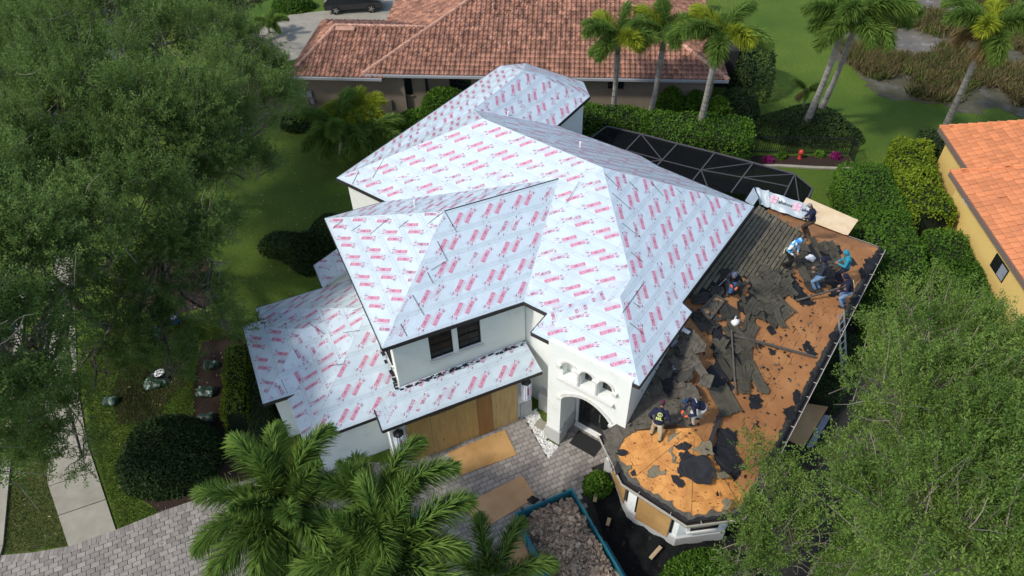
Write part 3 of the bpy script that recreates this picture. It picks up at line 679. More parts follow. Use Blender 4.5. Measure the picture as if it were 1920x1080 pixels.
for i in range(len(ln)-1):
    a, b, c, d = ln[i]-UP*.05, ln[i+1]-UP*.05, out[i+1], out[i]
    g = MB(); g.prism([a-UP*.1, b-UP*.1, c-UP*.1, d-UP*.1], UP*.02, 1); g.beam(d, c, .025, .12, mi=0); g.beam(a-UP*.03, b-UP*.03, .02, .15, mi=1)
    gt = g.build('gutter', [M['alu'], M['edge']], HOUSE)
    L_ = (b-a).length
    for k in range(int(L_/.8)):
        t = (k+.5)/int(L_/.8); q = MB(); q.beam(a.lerp(b, t)+UP*.03, d.lerp(c, t)+UP*.06, .025, .012); q.build('gutter_strap', M['alu'], gt)
g = MB(); g.beam(RRC-UP*.04, RE-UP*.04, .04, .14); g.build('drip_edge', M['alu'], HOUSE)
# remaining old shingle courses near the upper wall
olds = MB()
def inpoly(x, y, P):
    r = False
    for i in range(len(P)):
        (x0, y0), (x1, y1) = P[i-1], P[i]
        if (y0 > y) != (y1 > y) and x < (x1-x0)*(y-y0)/(y1-y0)+x0: r = not r
    return r
def pq(v): return ((v-O).dot(uD), (v-O).dot(nD))
OLD = [pq(S(x, y)) for x, y in [(1424, 388), (1470, 417), (1512, 440), (1508, 470), (1488, 500), (1480, 540), (1440, 560), (1420, 545), (1394, 520), (1350, 530), (1325, 545), (1290, 560), (1262, 540), (1330, 440), (1390, 370)]]
uf_ = MB(); uo = [(max(a, PW+.02), b) for a, b in OLD]; bmf = bmesh.new(); fv = bmf.faces.new([bmf.verts.new(N(a, b, rz(a))+nS*.012) for a, b in uo]); bmesh.ops.triangulate(bmf, faces=[fv]); mf = bpy.data.meshes.new('old_felt'); bmf.to_mesh(mf); bmf.free(); mf.materials.append(M['felt']); link('old_felt', mf, st_roof)
for i, f in enumerate(np.arange(PW+.1, PE, .16)):
    run = []; q_ = 3.; 
    while q_ < QR:
        wv = random.choice((.28, .33, .38)); a, b = q_, q_+wv-.012; q_ += wv
        if inpoly(f+.08, (a+b)/2+random.uniform(-.15, .15), OLD):
            b2 = MB(); z0, z1 = rz(f)+.03, rz(f+.17)+.045; t = random.uniform(-.018, .012)
            b2.prism([N(f, a, z0), N(f+.125+t, a, z1), N(f+.125+t, b, z1), N(f, b, z0)], nS*.006)
            run.append((a, b2))
    mb = MB()
    for a, b2 in run: mb.add(b2.v, b2.f)
    if mb.v: mb.build('old_shingle_course', M['shingle'], st_roof)
for c_ in (by2, by3, by4):                                  # pale boards along the hips of the bay
    a, b = A8.lerp(c_, .12), A8.lerp(c_, .90); q = MB(); q.beam(a+UP*.02, b+UP*.02, .20, .02); q.build('hip_board', M['decklight'], st_roof)
# walls of the wing and bay
prismw('wall', N, [(4.03, .9), (PE-.42, .9), (PE-.42, QR-.45), (4.03, QR-.45)], 0, ZL-.14)
BW = [(4.45, -.02), (5.78, -1.22), (7.62, -1.22), (PE-.45, -.05), (PE-.45, .92), (4.5, .92)]
prismw('bay_wall', N, BW, 0, ZL-.15)
def bplinth(a, b, h=.62, t=.07):
    a2, b2 = Vector((*a, 0)), Vector((*b, 0)); d = (b2-a2).normalized(); n = Vector((d.y, -d.x, 0)); n = n if n.y < 0 else -n
    q = MB(); q.prism([N(*(a2-d*.03)[:2], 0), N(*(b2+d*.03)[:2], 0), N(*(b2+d*.03+n*t)[:2], 0), N(*(a2-d*.03+n*t)[:2], 0)], UP*h); q.build('plinth', M['base'], HOUSE)
for i in range(3): bplinth(BW[i], BW[i+1], h=.6+.004*i)
def bayboard(a, b, t0, t1, z0, z1, name, m, label, off=.04):
    a2, b2 = N(*a, 0), N(*b, 0); d = (b2-a2).normalized(); n = Vector((d.y, -d.x, 0)); n = n if n.dot(N(6.5, -3)-N(6.5, 0)) > 0 else -n
    L_ = (b2-a2).length; q = MB(); q.obox(a2+d*(L_*t0)+n*off+UP*z0, d*(L_*(t1-t0)), n*.03, UP*(z1-z0)); return q, d, n, a2, L_
for (a, b, t0, t1, lab) in ((BW[0], BW[1], .10, .80, 'plywood board covering the bay window facing the entry'), (BW[1], BW[2], .16, .84, 'large plywood board covering the front bay window above the black mulch cloth')):
    q, d, n, a2, L_ = bayboard(a, b, t0, t1, .45, 2.62, 'plywood_board', M['ply'], lab, off=.085)
    q.build('plywood_board', M['ply'], label=lab, cat='plywood')
    for s_ in (t0-.05, t1+.01):
        w_ = MB(); w_.obox(a2+d*(L_*s_)+n*.002+UP*.7, d*.08, n*.03, UP*1.85); w_.build('bay_window_frame', M['frame'], HOUSE)
a, b = N(*BW[2], 0), N(*BW[3], 0); d = (b-a).normalized(); n = Vector((-d.y, d.x, 0)); n = n if n.dot(N(6.5, 3)-N(6.5, 0)) > 0 else -n
window(a, d, n, .42, 1.0, 1.42, 2.35, depth=-.03, bars=(0, 0), so=.12)
for z_, s_ in ((.9, .1), (2.35, .12)):
    pass
q = MB()
for x0, x1, z0, z1 in ((.30, .42, .9, 2.47), (1.42, 1.54, .9, 2.47), (.42, 1.42, 2.35, 2.47)): q.obox(a+d*x0+UP*z0-n*.05, d*(x1-x0), UP*(z1-z0), n*.047)
q.build('window_surround', M['trim'], HOUSE)
# upper wall base flashing strip: dark gap
# ================================================================== garage front: plywood boards and wrapped lanterns
us = [-4.53, -3.58, -2.62, -1.70, -1.12, .02]
labs = ['leftmost plywood board over the garage door, warm brown with a dark foot', 'second plywood board from the left over the garage door, streaked brown', 'middle plywood board over the garage door, plain tan', 'narrow reddish brown plywood board over the garage door', 'knotty pale plywood board at the right end of the garage door']
cols = [(.44, .265, .09), (.50, .305, .105), (.52, .33, .115), (.36, .18, .06), (.60, .41, .17)]
def plymat(nm, c): return mat(nm, c, tuple(x*.72 for x in c), scale=3.2, rough=.72, stretch=(2.2, 2.2, .35), lo=.3, hi=.7, c3=tuple(x*.3 for x in c), s3=6, lo3=.62, hi3=.72, bump=.003, bscale=30)
for i in range(5):
    q = MB(); o_ = (.0, .022, .0, .022, .0)[i]; q.obox(W(us[i]+.004, .0+o_, .012), uA*(us[i+1]-us[i]-.008+(.03 if o_ else 0)), vA*.018, UP*(2.44+random.uniform(-.02, .02)))
    q.build('plywood_board', plymat('board ply %d' % i, cols[i]), label=labs[i], cat='plywood', group='boards over the garage door')
def lantern(c, nrm, lab):
    t = Vector((nrm.y, -nrm.x, 0)); r = empty('wall_lantern', c, lab, 'lantern', 'wrapped lanterns beside the garage')
    b = MB(); b.box(c+nrm*.04, .22, .06, .5, t, nrm); b.build('back_plate', M['silver'], r)
    for i in range(3):
        ang = (-.85, 0, .85)[i]; d = (nrm*math.cos(ang)+t*math.sin(ang)); s_ = Vector((d.y, -d.x, 0)); b = MB()
        b.box(c+nrm*.14+d*.17, .26, .05, .95, s_, d); b.build('wrap_panel', M['wrap'], r)
    b = MB(); b.box(c+nrm*.14+nrm*.20+UP*.08, .09, .014, .42, t, nrm); b.build('red_tape', M['red'], r)
    b = MB(); b.lathe(c+nrm*.14+UP*.48, [(.22, 0), (.17, .07), (.04, .16)], 6); b.build('cap', M['frame'], r)
    b = MB(); b.lathe(c+nrm*.14-UP*.56, [(.05, 0), (.16, .05), (.19, .09)], 6); b.build('foot', M['wrap'], r)
M['wrap'] = mat('lilac striped plastic wrap', (.50, .52, .62), (.66, .68, .74), scale=5, rough=.35, stretch=(3, 3, .4), lo=.45, hi=.55)
lantern(W(.36, -.08, 1.95), vA, 'lantern wrapped in striped plastic on the wall right of the garage boards')
lantern(W(-4.86, -.08, 1.75), vA, 'lantern wrapped in striped plastic on the pier left of the garage boards')
# ================================================================== ground cover and paving
def gp(l, z=0.): return [G(x, y, z) for x, y in l]
DRV = [(-60, 1130), (8, 1046), (60, 1042), (130, 1030), (218, 999), (310, 962), (380, 938), (430, 914), (560, 880), (640, 872), (700, 872), (775, 858), (965, 786), (985, 780), (1028, 862), (1046, 832), (1042, 800), (1085, 770), (1140, 800), (1150, 850), (1112, 880), (1085, 925), (1100, 960), (1190, 1130)]
sheet('driveway', gp(DRV), .004, M['joint'])
drive = bpy.data.objects['driveway']
DP = [(p.x, p.y) for p in gp(DRV)]
us_ = [(Vector((x, y, 0))-O) for x, y in DP]
U0, U1 = min(a.dot(uA) for a in us_), max(a.dot(uA) for a in us_); V0, V1 = min(a.dot(vA) for a in us_), max(a.dot(vA) for a in us_)
def pavemesh():
    b = MB(); l, w_, h, c = .285, .19, .045, .012
    lo = [(-l/2, -w_/2), (l/2, -w_/2), (l/2, w_/2), (-l/2, w_/2)]; hi = [(x*(1-2*c/l), y*(1-2*c/w_)) for x, y in lo]
    b.add([(x, y, 0) for x, y in lo]+[(x, y, h-.008) for x, y in lo]+[(x, y, h) for x, y in hi], [(8, 9, 10, 11)]+[(4+i, 4+(i+1) % 4, 8+(i+1) % 4, 8+i) for i in range(4)]+[(i, (i+1) % 4, 4+(i+1) % 4, 4+i) for i in range(4)])
    return b
PB = pavemesh(); pme = PB.mesh('paver', M['paver'])
cells = []; r = 0; v_ = V0
while v_ < V1:
    u_ = U0+(r % 2)*.15
    while u_ < U1:
        c = W(u_+.15, v_+.1)
        if inpoly(c.x, c.y, DP): cells.append(c)
        u_ += .30
    v_ += .20; r += 1
def onscreen(p):
    d = p-CAM; z = d.dot(FWD); x, y = 960+FPX*d.dot(XC)/z, 540+FPX*d.dot(DC)/z; return -10 < x < 1930 and -10 < y < 1090
cells = [c for c in cells if onscreen(c)]
def vis(p):                                                 # in the open part of the drive
    d = p-CAM; z = d.dot(FWD); x, y = 960+FPX*d.dot(XC)/z, 540+FPX*d.dot(DC)/z
    return 0 if (340 < x < 870 and y > 880) or (y > 930 and x > 960) else 1
cells.sort(key=lambda c: (-vis(c), (c-CAM).length))
ang = math.atan2(uA.y, uA.x)
rest = MB()
for i, c in enumerate(cells):
    z = .003+random.uniform(0, .006); a = ang+random.uniform(-.015, .015)
    if i < 300:
        o = bpy.data.objects.new('paver', pme); COL.objects.link(o); o.location = (c.x, c.y, z); o.rotation_euler = (random.uniform(-.008, .008), random.uniform(-.008, .008), a); parent_to(o, drive)
    else:
        ca, sa = math.cos(a), math.sin(a)
        rest.add([(c.x+x*ca-y*sa, c.y+x*sa+y*ca, z+h) for x, y, h in PB.v], PB.f, 0, random.random())
rest.build('paver_field', M['paverj'], drive, shade=True, kind='stuff')
# soldier course along the curved lawn edge
ed = gp([(-20, 1050), (60, 1043), (130, 1031), (218, 1000), (310, 963), (380, 939), (430, 915), (560, 881), (640, 873), (700, 873)]); bs = MB(); s0 = 0.
for a, b in zip(ed, ed[1:]):
    L_ = (b-a).length; d = (b-a)/L_; n_ = Vector((-d.y, d.x, 0)); x = 0.
    while x < L_:
        c = a+d*x-n_*.02; h = .058+random.uniform(0, .006); bs.obox(c-n_*.14+UP*.003, d*.145, n_*.27, UP*h, 0, random.random()); x += .155
bs.build('border_pavers', M['paverj'], drive, shade=True, kind='stuff')
# sidewalk of concrete slabs
SWL = [(130, 1027), (89, 902), (84, 839), (80, 760), (84, 640), (96, 520), (118, 400)]; SWR = [(218.5, 996), (163, 828), (147, 732), (143, 650), (140, 570), (140, 480), (148, 395)]
sw = sheet('sidewalk', gp(SWL)+gp(SWR)[::-1], .006, M['joint'])
def lerp_line(L, s):
    P = gp(L); ds = [0]
    for a, b in zip(P, P[1:]): ds.append(ds[-1]+(b-a).length)
    s = s*ds[-1]
    for i in range(len(P)-1):
        if s <= ds[i+1]+1e-6: return P[i].lerp(P[i+1], (s-ds[i])/max(ds[i+1]-ds[i], 1e-6))
    return P[-1]
for i in range(14):
    a, b = i/14+.0008, (i+1)/14-.0008; b_ = MB(); b_.prism([lerp_line(SWL, a)+UP*.008, lerp_line(SWR, a)+UP*.008, lerp_line(SWR, b)+UP*.008, lerp_line(SWL, b)+UP*.008], UP*(.05+.004*(i % 2))); b_.build('slab', M['conc'], sw)
sheet('road', [(-60, -5), (-18.55, 11.0), (-18.9, 12.4), (-26, 30), (-29, 60), (-60, 60)], .009, M['asphalt'])
cb = MB(); cb.beam((-18.35, 10.5, .04), (-18.75, 12.5, .04), .3, .12); cb.beam((-18.75, 12.5, .04), (-25.8, 30, .04), .3, .121); cb.build('kerb', M['conc'], kind='structure')
sheet('grass_strip', gp([(10, 1040), (128, 1024), (88, 900), (84, 838), (80, 700), (20, 700), (-160, 760), (-60, 900)]), .008, M['grassdry'], rg=.06)
sheet('mulch_bed', gp([(372, 640), (452, 630), (470, 760), (520, 830), (470, 900), (430, 905), (380, 880), (365, 780)]), .010, M['mulch'], rg=.12)
sheet('mulch_bed', gp([(235, 690), (330, 680), (345, 720), (290, 790), (215, 800), (205, 740)]), .012, M['mulch'], rg=.12)
sheet('mulch_bed', gp([(240, 905), (330, 900), (420, 905), (335, 955), (300, 966), (262, 940)]), .014, M['mulch'], rg=.1)
sheet('mulch_bed', gp([(255, 500), (390, 480), (410, 560), (320, 600), (250, 570)]), .016, M['mulch'], rg=.14)
sheet('planting_bed', gp([(1085, 925), (1112, 880), (1150, 855), (1160, 800), (1700, 380), (1760, 560), (1640, 830), (1560, 1000), (1480, 1130), (1190, 1130), (1100, 960)]), .011, M['soil'], rg=.1)
# black weed cloth with folds beside the bay
cl = MB(); nx, ny = 90, 64; pa = gp([(1102, 905), (1190, 925), (1400, 1010), (1165, 1120)]); vs = []
for j in range(ny+1):
    for i in range(nx+1):
        s_, t = i/nx, j/ny; p = pa[0].lerp(pa[1], s_*2) if s_ < .5 else pa[1].lerp(pa[2], s_*2-1); q = pa[0].lerp(pa[3], s_*1.0) if True else 0
        q = pa[0].lerp(pa[3], s_); pp = p.lerp(q, t)
        vs.append(pp+UP*(.06+.10*abs(math.sin(pp.x*3.1+pp.y*1.7+math.sin(pp.y*4)*.8))*(.25+.75*random.random())+.06*math.sin(pp.x*7.3-pp.y*5)))
cl.add(vs, [(j*(nx+1)+i, j*(nx+1)+i+1, (j+1)*(nx+1)+i+1, (j+1)*(nx+1)+i) for j in range(ny) for i in range(nx)])
cl.build('weed_cloth', M['cloth'], smooth=True, label='rumpled black weed cloth on the bed around the bay window', cat='ground cloth')
# white pebble bed
PBD = [(983, 779), (1029, 862), (1046, 838), (1026, 826), (1022, 800), (1006, 768)]
sheet('pebble_bed', gp(PBD), .02, M['joint'])
pbp = [(p.x, p.y) for p in gp(PBD)]; pk = MB()
bx = [min(p[0] for p in pbp), max(p[0] for p in pbp), min(p[1] for p in pbp), max(p[1] for p in pbp)]
for k in range(2600):
    x, y = random.uniform(bx[0], bx[1]), random.uniform(bx[2], bx[3])
    if not inpoly(x, y, pbp): continue
    r_ = random.uniform(.03, .055); a = random.uniform(0, 6.28); c, s_ = math.cos(a), math.sin(a); vs = []
    for (dx, dy, dz) in ((1, 0, 0), (0, .75, 0), (-1, 0, 0), (0, -.75, 0), (0, 0, .8), (.5, .4, .5), (-.5, -.4, .5)): vs.append((x+(dx*c-dy*s_)*r_, y+(dx*s_+dy*c)*r_, .03+dz*r_+random.uniform(0, .015)))
    pk.add(vs, [(0, 1, 5), (1, 4, 5), (4, 0, 5), (1, 2, 4), (2, 3, 6), (3, 4, 6), (2, 6, 4), (3, 0, 4)], 0, random.random())
pk.build('pebbles', M['pebbles'], shade=True, kind='stuff')
b = MB(); b.box(G(1014, 796, .06), .42, .42, .05, uD, nD); b.lathe(G(1014, 796, .085), [(.13, 0), (.13, .015), (.02, .02)], 12); b.build('drain_cover', M['conc'], label='square concrete drain cover among the white pebbles', cat='drain cover')
b = MB(); b.box(N(2.9, .62, .06), 1.15, .72, .022, uD, nD); b.build('door_mat', M['blackrub'], label='black door mat in front of the entrance door', cat='door mat')
# marsh, water
sheet('marsh', gp([(1590, -60), (1555, 40), (1562, 90), (1600, 140), (1665, 178), (1740, 198), (1830, 208), (2000, 214), (2600, 160), (2600, -700), (1590, -700)]), .010, M['marsh'], rg=.5)
sheet('water', gp([(1648, 62), (1690, 50), (1745, 66), (1768, 88), (1752, 104), (1705, 110), (1660, 96), (1640, 80)]), .016, M['water'], rg=.35)
sheet('water', gp([(1700, -20), (1760, -8), (1800, 0), (1840, 18), (1800, 36), (1750, 28), (1700, 10)]), .016, M['water'], rg=.35)
sheet('water', gp([(1600, -30), (1720, -40), (1680, -10), (1610, -12)]), .016, M['water'], rg=.35)
# neighbour's drive at the top
sheet('neighbour_driveway', gp([(455, 75), (500, 40), (545, 28), (660, 14), (700, -10), (900, -60), (1000, -30), (800, 60), (640, 80), (500, 130)]), .012, M['conc'])
sheet('neighbour_path', gp([(430, 10), (470, -4), (480, -30), (400, -30)]), .012, M['conc'])

# ================================================================== tan house with barrel tiles
def barrel(b, o, eu, ev, n, sh=None, mi=0):                 # one S tile: o lower left corner, eu across, ev up slope
    k = 6; w_, l = .30, .44; vs = []
    for j, (f, lift) in enumerate(((0, .05), (l, .0))):
        for i in range(k+1):
            t = i/k; hgt = .085*math.sin(math.pi*min(t/.68, 1)) if t < .68 else -.012*math.sin(math.pi*(t-.68)/.32)
            vs.append(o+eu*(w_*t)+ev*f+n*(hgt*(1 if j == 0 else .88)+lift))
    fs = [(i, i+1, k+2+i, k+1+i) for i in range(k)]
    m0 = len(vs); vs += [o+n*0.0, o+eu*(w_*.68)+n*0.0]; fs.append([m0]+[i for i in range(5)]+[m0+1])
    b.add(vs, fs, mi, sh)
def flat(b, o, eu, ev, n, sh=None, mi=0):
    w_, l = .325, .42; vs = [o+n*.05, o+eu*w_+n*.05, o+eu*w_+ev*l+n*.012, o+ev*l+n*.012, o+n*.015, o+eu*w_+n*.015, o+eu*.05+n*.062, o+eu*.05+ev*l+n*.024]
    b.add(vs, [(6, 1, 2, 7), (0, 6, 7, 3), (4, 5, 1, 6, 0)], mi, sh)
def tiled(root, part, faces, fn, pw, pl, mat1, matn, nmax=300):
    cand = []
    for F in faces:
        f0, f1 = F.frange(); u0, u1 = F.urange(); r = 0; f = 0.02
        while f < f1:
            u = u0
            while u < u1:
                c = np.array([[u+pw/2, f+pl/2]])
                for n, up, base, tri, et in F.T:
                    if instri(tri, c)[0]:
                        o = base+et*u+up*f; cand.append((o, et, up, n)); break
                u += pw
            f += pl; r += 1
    def key(t):
        d = t[0]-CAM; z = d.dot(FWD); x, y = 960+FPX*d.dot(XC)/z, 540+FPX*d.dot(DC)/z
        return (0 if -5 < x < 1925 and -5 < y < 1085 else 1, d.length)
    cand.sort(key=key)
    proto = MB(); fn(proto, Vector((0, 0, 0)), Vector((1, 0, 0)), Vector((0, 1, 0)), UP); me = proto.mesh('roof_tile', M[mat1]); rest = MB()
    for i, (o, et, up, n) in enumerate(cand):
        if i < nmax:
            j = random.uniform(-.006, .006)
            ob = bpy.data.objects.new('roof_tile', me); COL.objects.link(ob)
            e2, u2 = et, up
            if et.cross(up).dot(n) < 0: e2 = -et; o = o+et*pw
            mw = Matrix(((e2.x, u2.x, n.x, o.x), (e2.y, u2.y, n.y, o.y), (e2.z, u2.z, n.z, o.z+j), (0, 0, 0, 1)))
            l_, r_, s_ = mw.decompose(); ob.location = l_; ob.rotation_euler = r_.to_euler(); parent_to(ob, part)
        else: fn(rest, o+UP*random.uniform(-.006, .006), et, up, n, random.random())
    if rest.v: rest.build('roof_tile_field', M[matn], part, shade=True, kind='stuff')
TE0, TE1 = G(680, 139, 2.9), G(1366, 150.5, 2.9); te = (TE1-TE0).normalized(); tb = Vector((-te.y, te.x, 0)); ts = .36
def T(u, d, z=0.): return TE0+te*u+tb*d+UP*(z-TE0.z)
TW = (TE1-TE0).length; DD = 8.2
TAN = empty('tan_house', T(TW/2, 6, 0), 'single-storey tan stucco house under a terracotta barrel tile roof, behind the hedge', 'house')
zt = 2.9; zr_ = zt+ts*DD
f1_ = [T(0, 0, zt), T(TW, 0, zt), T(TW-DD, DD, zr_), T(DD, DD, zr_)]
fl_ = [T(0, 2*DD, zt), T(0, 0, zt), T(DD, DD, zr_)]; fr_ = [T(TW, 0, zt), T(TW, 2*DD, zt), T(TW-DD, DD, zr_)]
wl0, wl1 = G(540, 143, 2.75), G(716, 147, 2.75); we = (wl1-wl0).normalized(); wb = Vector((-we.y, we.x, 0)); wd = 4.1; wz = 2.75+ts*wd
WLn = (wl1-wl0).length
fw_ = [wl0, wl1, wl1+we*2.2+wb*wd+UP*(wz-2.75), wl0+we*wd*.55+wb*wd+UP*(wz-2.75)]
fwl_ = [wl0+wb*2*wd, wl0, wl0+we*wd*.55+wb*wd+UP*(wz-2.75)]
fwb_ = [wl0+we*wd*.55+wb*wd+UP*(wz-2.75), wl1+we*2.2+wb*wd+UP*(wz-2.75), wl1+we*2.2+wb*2*wd, wl0+wb*2*wd]
troof = MB()
for p in (f1_, fl_, fr_, fw_, fwl_, fwb_, [T(TW, 2*DD, zt), T(0, 2*DD, zt), T(DD, DD, zr_), T(TW-DD, DD, zr_)]):
    for i in range(1, len(p)-1): troof.prism([Vector(q)-UP*.14 for q in (p[0], p[i], p[i+1])], UP*.12)
tr = troof.build('roof', M['tiles'], TAN)
tiled(TAN, tr, [Face(f1_, te, zt), Face(fw_, we, 2.75), Face(fr_, tb, zt), Face(fl_, -tb, zt), Face(fwl_, -wb, 2.75), Face(fwb_, -we, 2.75)], barrel, .31, .37, 'tile', 'tiles')
def ridgecaps(a, b, parent, m='ridge', r_=.15):
    L_ = (b-a).length; n = int(L_/.42); d = (b-a)/n
    for i in range(n):
        p, q = a+d*i, a+d*(i+1.1); k = MB(); k.tube([p+UP*.03, q+UP*.0], [r_, r_*.8], 8); k.build('ridge_tile', M[m], parent, smooth=False)
for a, b in ((f1_[0], f1_[3]), (f1_[1], f1_[2]), (f1_[3], f1_[2]), (fw_[0], fw_[3]), (fw_[3], fw_[2])): ridgecaps(Vector(a), Vector(b), tr)
g = MB(); g.beam(f1_[0]-tb*.07-UP*.06, f1_[1]-tb*.07-UP*.06, .15, .14); g.build('gutter', M['gutter'], TAN)
g = MB(); g.beam(fw_[0]-wb*.07-UP*.06, fw_[1]-wb*.07-UP*.06, .15, .14); g.build('gutter', M['gutter'], TAN)
tw = MB(); tw.prism([T(.6, .6, 0), T(TW-.7, .6, 0), T(TW-.7, 15, 0), T(.6, 15, 0)], UP*(zt-.14)); tw.build('wall', M['tanst'], TAN)
tw = MB(); tw.prism([wl0+we*.5+wb*.55-UP*2.75, wl1+we*1.2+wb*.55-UP*2.75, wl1+we*1.2+wb*7-UP*2.75, wl0+we*.5+wb*7-UP*2.75], UP*2.6); tw.build('wall', M['tanst'], TAN)
def twin(x0, x1, y0, y1, label=None):
    P0 = T(0, .6); a = onplane(x0, y0, P0, tb); b_ = onplane(x1, y1, P0, tb); u0, u1 = (a-T(0, .6)).dot(te), (b_-T(0, .6)).dot(te)
    z1, z0 = a.z, b_.z; f = MB()
    f.obox(T(u0, .57, z0), te*(u1-u0), tb*.028, UP*(z1-z0)); fo = f.build('window', M['frame'], TAN)
    q = MB(); q.obox(T(u0+.06, .555, z0+.06), te*(u1-u0-.12), tb*.014, UP*((z1-z0)/2-.09)); q.obox(T(u0+.06, .555, (z0+z1)/2+.03), te*(u1-u0-.12), tb*.014, UP*((z1-z0)/2-.09)); q.build('pane', M['glass'], fo)
    q = MB(); q.obox(T(u0-.06, .52, z0-.1), te*(u1-u0+.12), tb*.075, UP*.09); q.build('sill', M['tanst'], fo)
twin(745, 775, 143, 177); twin(842, 884, 144, 170); twin(1141, 1169, 148, 166)
for x, wd_ in ((799, .14), (1003, .12)):
    p = onplane(x, 150, T(0, .55), tb); q = MB(); q.box(Vector((p.x, p.y, 1.35)), wd_, .1, 2.7, te, tb); q.build('downspout', M['frame'], TAN)
for x, y, s_ in ((569, 176, .3), (580, 176, .34), (586, 190, .24), (653, 163, .16)):
    P0 = wl0+wb*.5; p = onplane(x, y, P0, wb); q = MB(); q.box(p, s_, .14, s_*1.25, we, wb); q.build('meter_box', M['gutter'], TAN)
p = onplane(578, 190, wl0+wb*.5, wb); q = MB(); q.tube([Vector((p.x, p.y, .1)), p], .03, 6); q.build('conduit', M['gutter'], TAN)
for x, y in ((758, 94), (955, 92), (925, 20)):
    n = pnorm(*f1_[:3]); p = onplane(x, y, f1_[0], n); q = MB(); q.tube([p, p+UP*.42], .05, 8); q.tube([p+UP*.4, p+UP*.5], [.09, .04], 8); q.build('roof_vent_pipe', M['ridge'], TAN)
n = pnorm(*fw_[:3]); p = onplane(648, 57, fw_[0], n); q = MB(); q.box(p+n*.14, 1.25, .35, .12, we, n.cross(we), n); q.build('roof_vent', M['ridge'], TAN)
# ================================================================== yellow house
YEL = empty('yellow_house', (25.5, 27, 0), 'yellow stucco house with an orange flat tile roof at the right edge', 'house')
yz = 3.0; c1, c2 = G(1761, 238.5, yz), G(1817, 322, yz); ye = (c2-c1).normalized(); yb = Vector((-ye.y, ye.x, 0)); yb = yb if yb.x > 0 else -yb; ys = .33
d1, d2 = G(1781.5, 322, yz), G(1920, 527, yz); de = (d2-d1).normalized(); db = Vector((-de.y, de.x, 0)); db = db if db.x > 0 else -db
d3 = d2+de*5
# upper roof rises to the right, its far edge is a hip running away to the right
ua = [c1, c1+ye*9, c1+ye*9+yb*5.5+UP*ys*5.5, c1+yb*5.5+ye*5.5*.35+UP*ys*5.5]
ub = [c1, c1+yb*5.5+ye*5.5*.35+UP*ys*5.5, c1+yb*11-ye*.2]
la = [d1, d3, d3+db*5.6+UP*ys*5.6, d1+db*5.6+de*1.6+UP*ys*5.6]
lb = [d1, d1+db*5.6+de*1.6+UP*ys*5.6, d1+db*9-de*.1]
yr = MB()
for p in (ua, ub, la, lb):
    for i in range(1, len(p)-1): yr.prism([Vector(q)-UP*.14 for q in (p[0], p[i], p[i+1])], UP*.12)
yro = yr.build('roof', M['otiles'], YEL)
tiled(YEL, yro, [Face(ua, ye, yz), Face(ub, yb, yz), Face(la, de, yz), Face(lb, db, yz)], flat, .335, .36, 'otile', 'otiles')
ridgecaps(la[0], la[3], yro, 'otile', .12); ridgecaps(ua[0], ua[3], yro, 'otile', .12)
for a, b in ((c1, c1+ye*4.6), (d1, d3)):
    g = MB(); g.beam(a-UP*.12, b-UP*.12, .06, .22); g.build('fascia', M['brownfascia'], YEL)
yw = MB(); yw.prism([c1+yb*.45+ye*.5-UP*yz, c1+yb*.45+ye*8-UP*yz, c1+yb*9+ye*8-UP*yz, c1+yb*9+ye*.5-UP*yz], UP*(yz-.13)); yw.build('wall', M['yel'], YEL)
yw = MB(); yw.prism([d1+db*.42+de*.45-UP*yz, d3+db*.42-UP*yz, d3+db*8-UP*yz, d1+db*8+de*.45-UP*yz], UP*(yz-.135)); yw.build('wall', M['yel'], YEL)
P0 = d1+db*.42
def ywin(x0, y0, x1, y1, mt='glass', fm='frame'):
    a, b = onplane(x0, y0, P0, db), onplane(x1, y1, P0, db); s0, s1 = (a-d1).dot(de), (b-d1).dot(de); z1, z0 = max(a.z, b.z), min(a.z, b.z)
    f = MB(); f.obox(d1+de*s0+db*.38+UP*(z0-yz), de*(s1-s0), db*.05, UP*(z1-z0)); fo = f.build('window', M[fm], YEL)
    for i in range(2):
        q = MB(); L_ = (s1-s0)/2; q.obox(d1+de*(s0+L_*i+.05)+db*.365+UP*(z0-yz+.06), de*(L_-.09), db*.014, UP*(z1-z0-.12)); q.build('pane', M['glass' if i == 0 else 'greyflash'] if mt == 'glass' else M['white'], fo)
ywin(1857, 497, 1893, 508); ywin(1805, 372, 1817, 386, 'white', 'white')
# ================================================================== vegetation
def unit(a): return a/np.maximum(np.linalg.norm(a, axis=-1, keepdims=True), 1e-9)
def rnd3(n): return unit(NR.normal(size=(n, 3)))
def leaves(P, D, Nn, ln, wd):                               # diamond leaves: base P, direction D, normal Nn
    n = len(P); S = unit(np.cross(D, Nn)); ln = ln[:, None]; wd = wd[:, None]; V = np.empty((n, 4, 3))
    V[:, 0] = P; V[:, 1] = P+D*ln*.45+S*wd; V[:, 2] = P+D*ln+np.cross(S, D)*ln*.08; V[:, 3] = P+D*ln*.5-S*wd
    return V.reshape(-1, 3), np.arange(n*4).reshape(n, 4)
def sprays(C, D, L, per, ll, lw, spread=.16, tone=None):    # leafy twigs
    s = len(C); t = NR.random((s, per))**.8; D3 = D[:, None, :]
    P = C[:, None, :]+D3*(t*L[:, None])[..., None]+NR.normal(size=(s, per, 3))*(spread*(1.05-t*.6))[..., None]
    d = unit(D3*.75+NR.normal(size=(s, per, 3))*.75); nn = unit(NR.normal(size=(s, per, 3))*.8+np.array((0, 0, .9)))
    n = s*per; V, F = leaves(P.reshape(n, 3), d.reshape(n, 3), nn.reshape(n, 3), ll*(.6+.8*NR.random(n)), lw*(.7+.6*NR.random(n)))
    sh = np.repeat(NR.random(s) if tone is None else tone, per)*.75+NR.random(n)*.25
    return V, F, sh
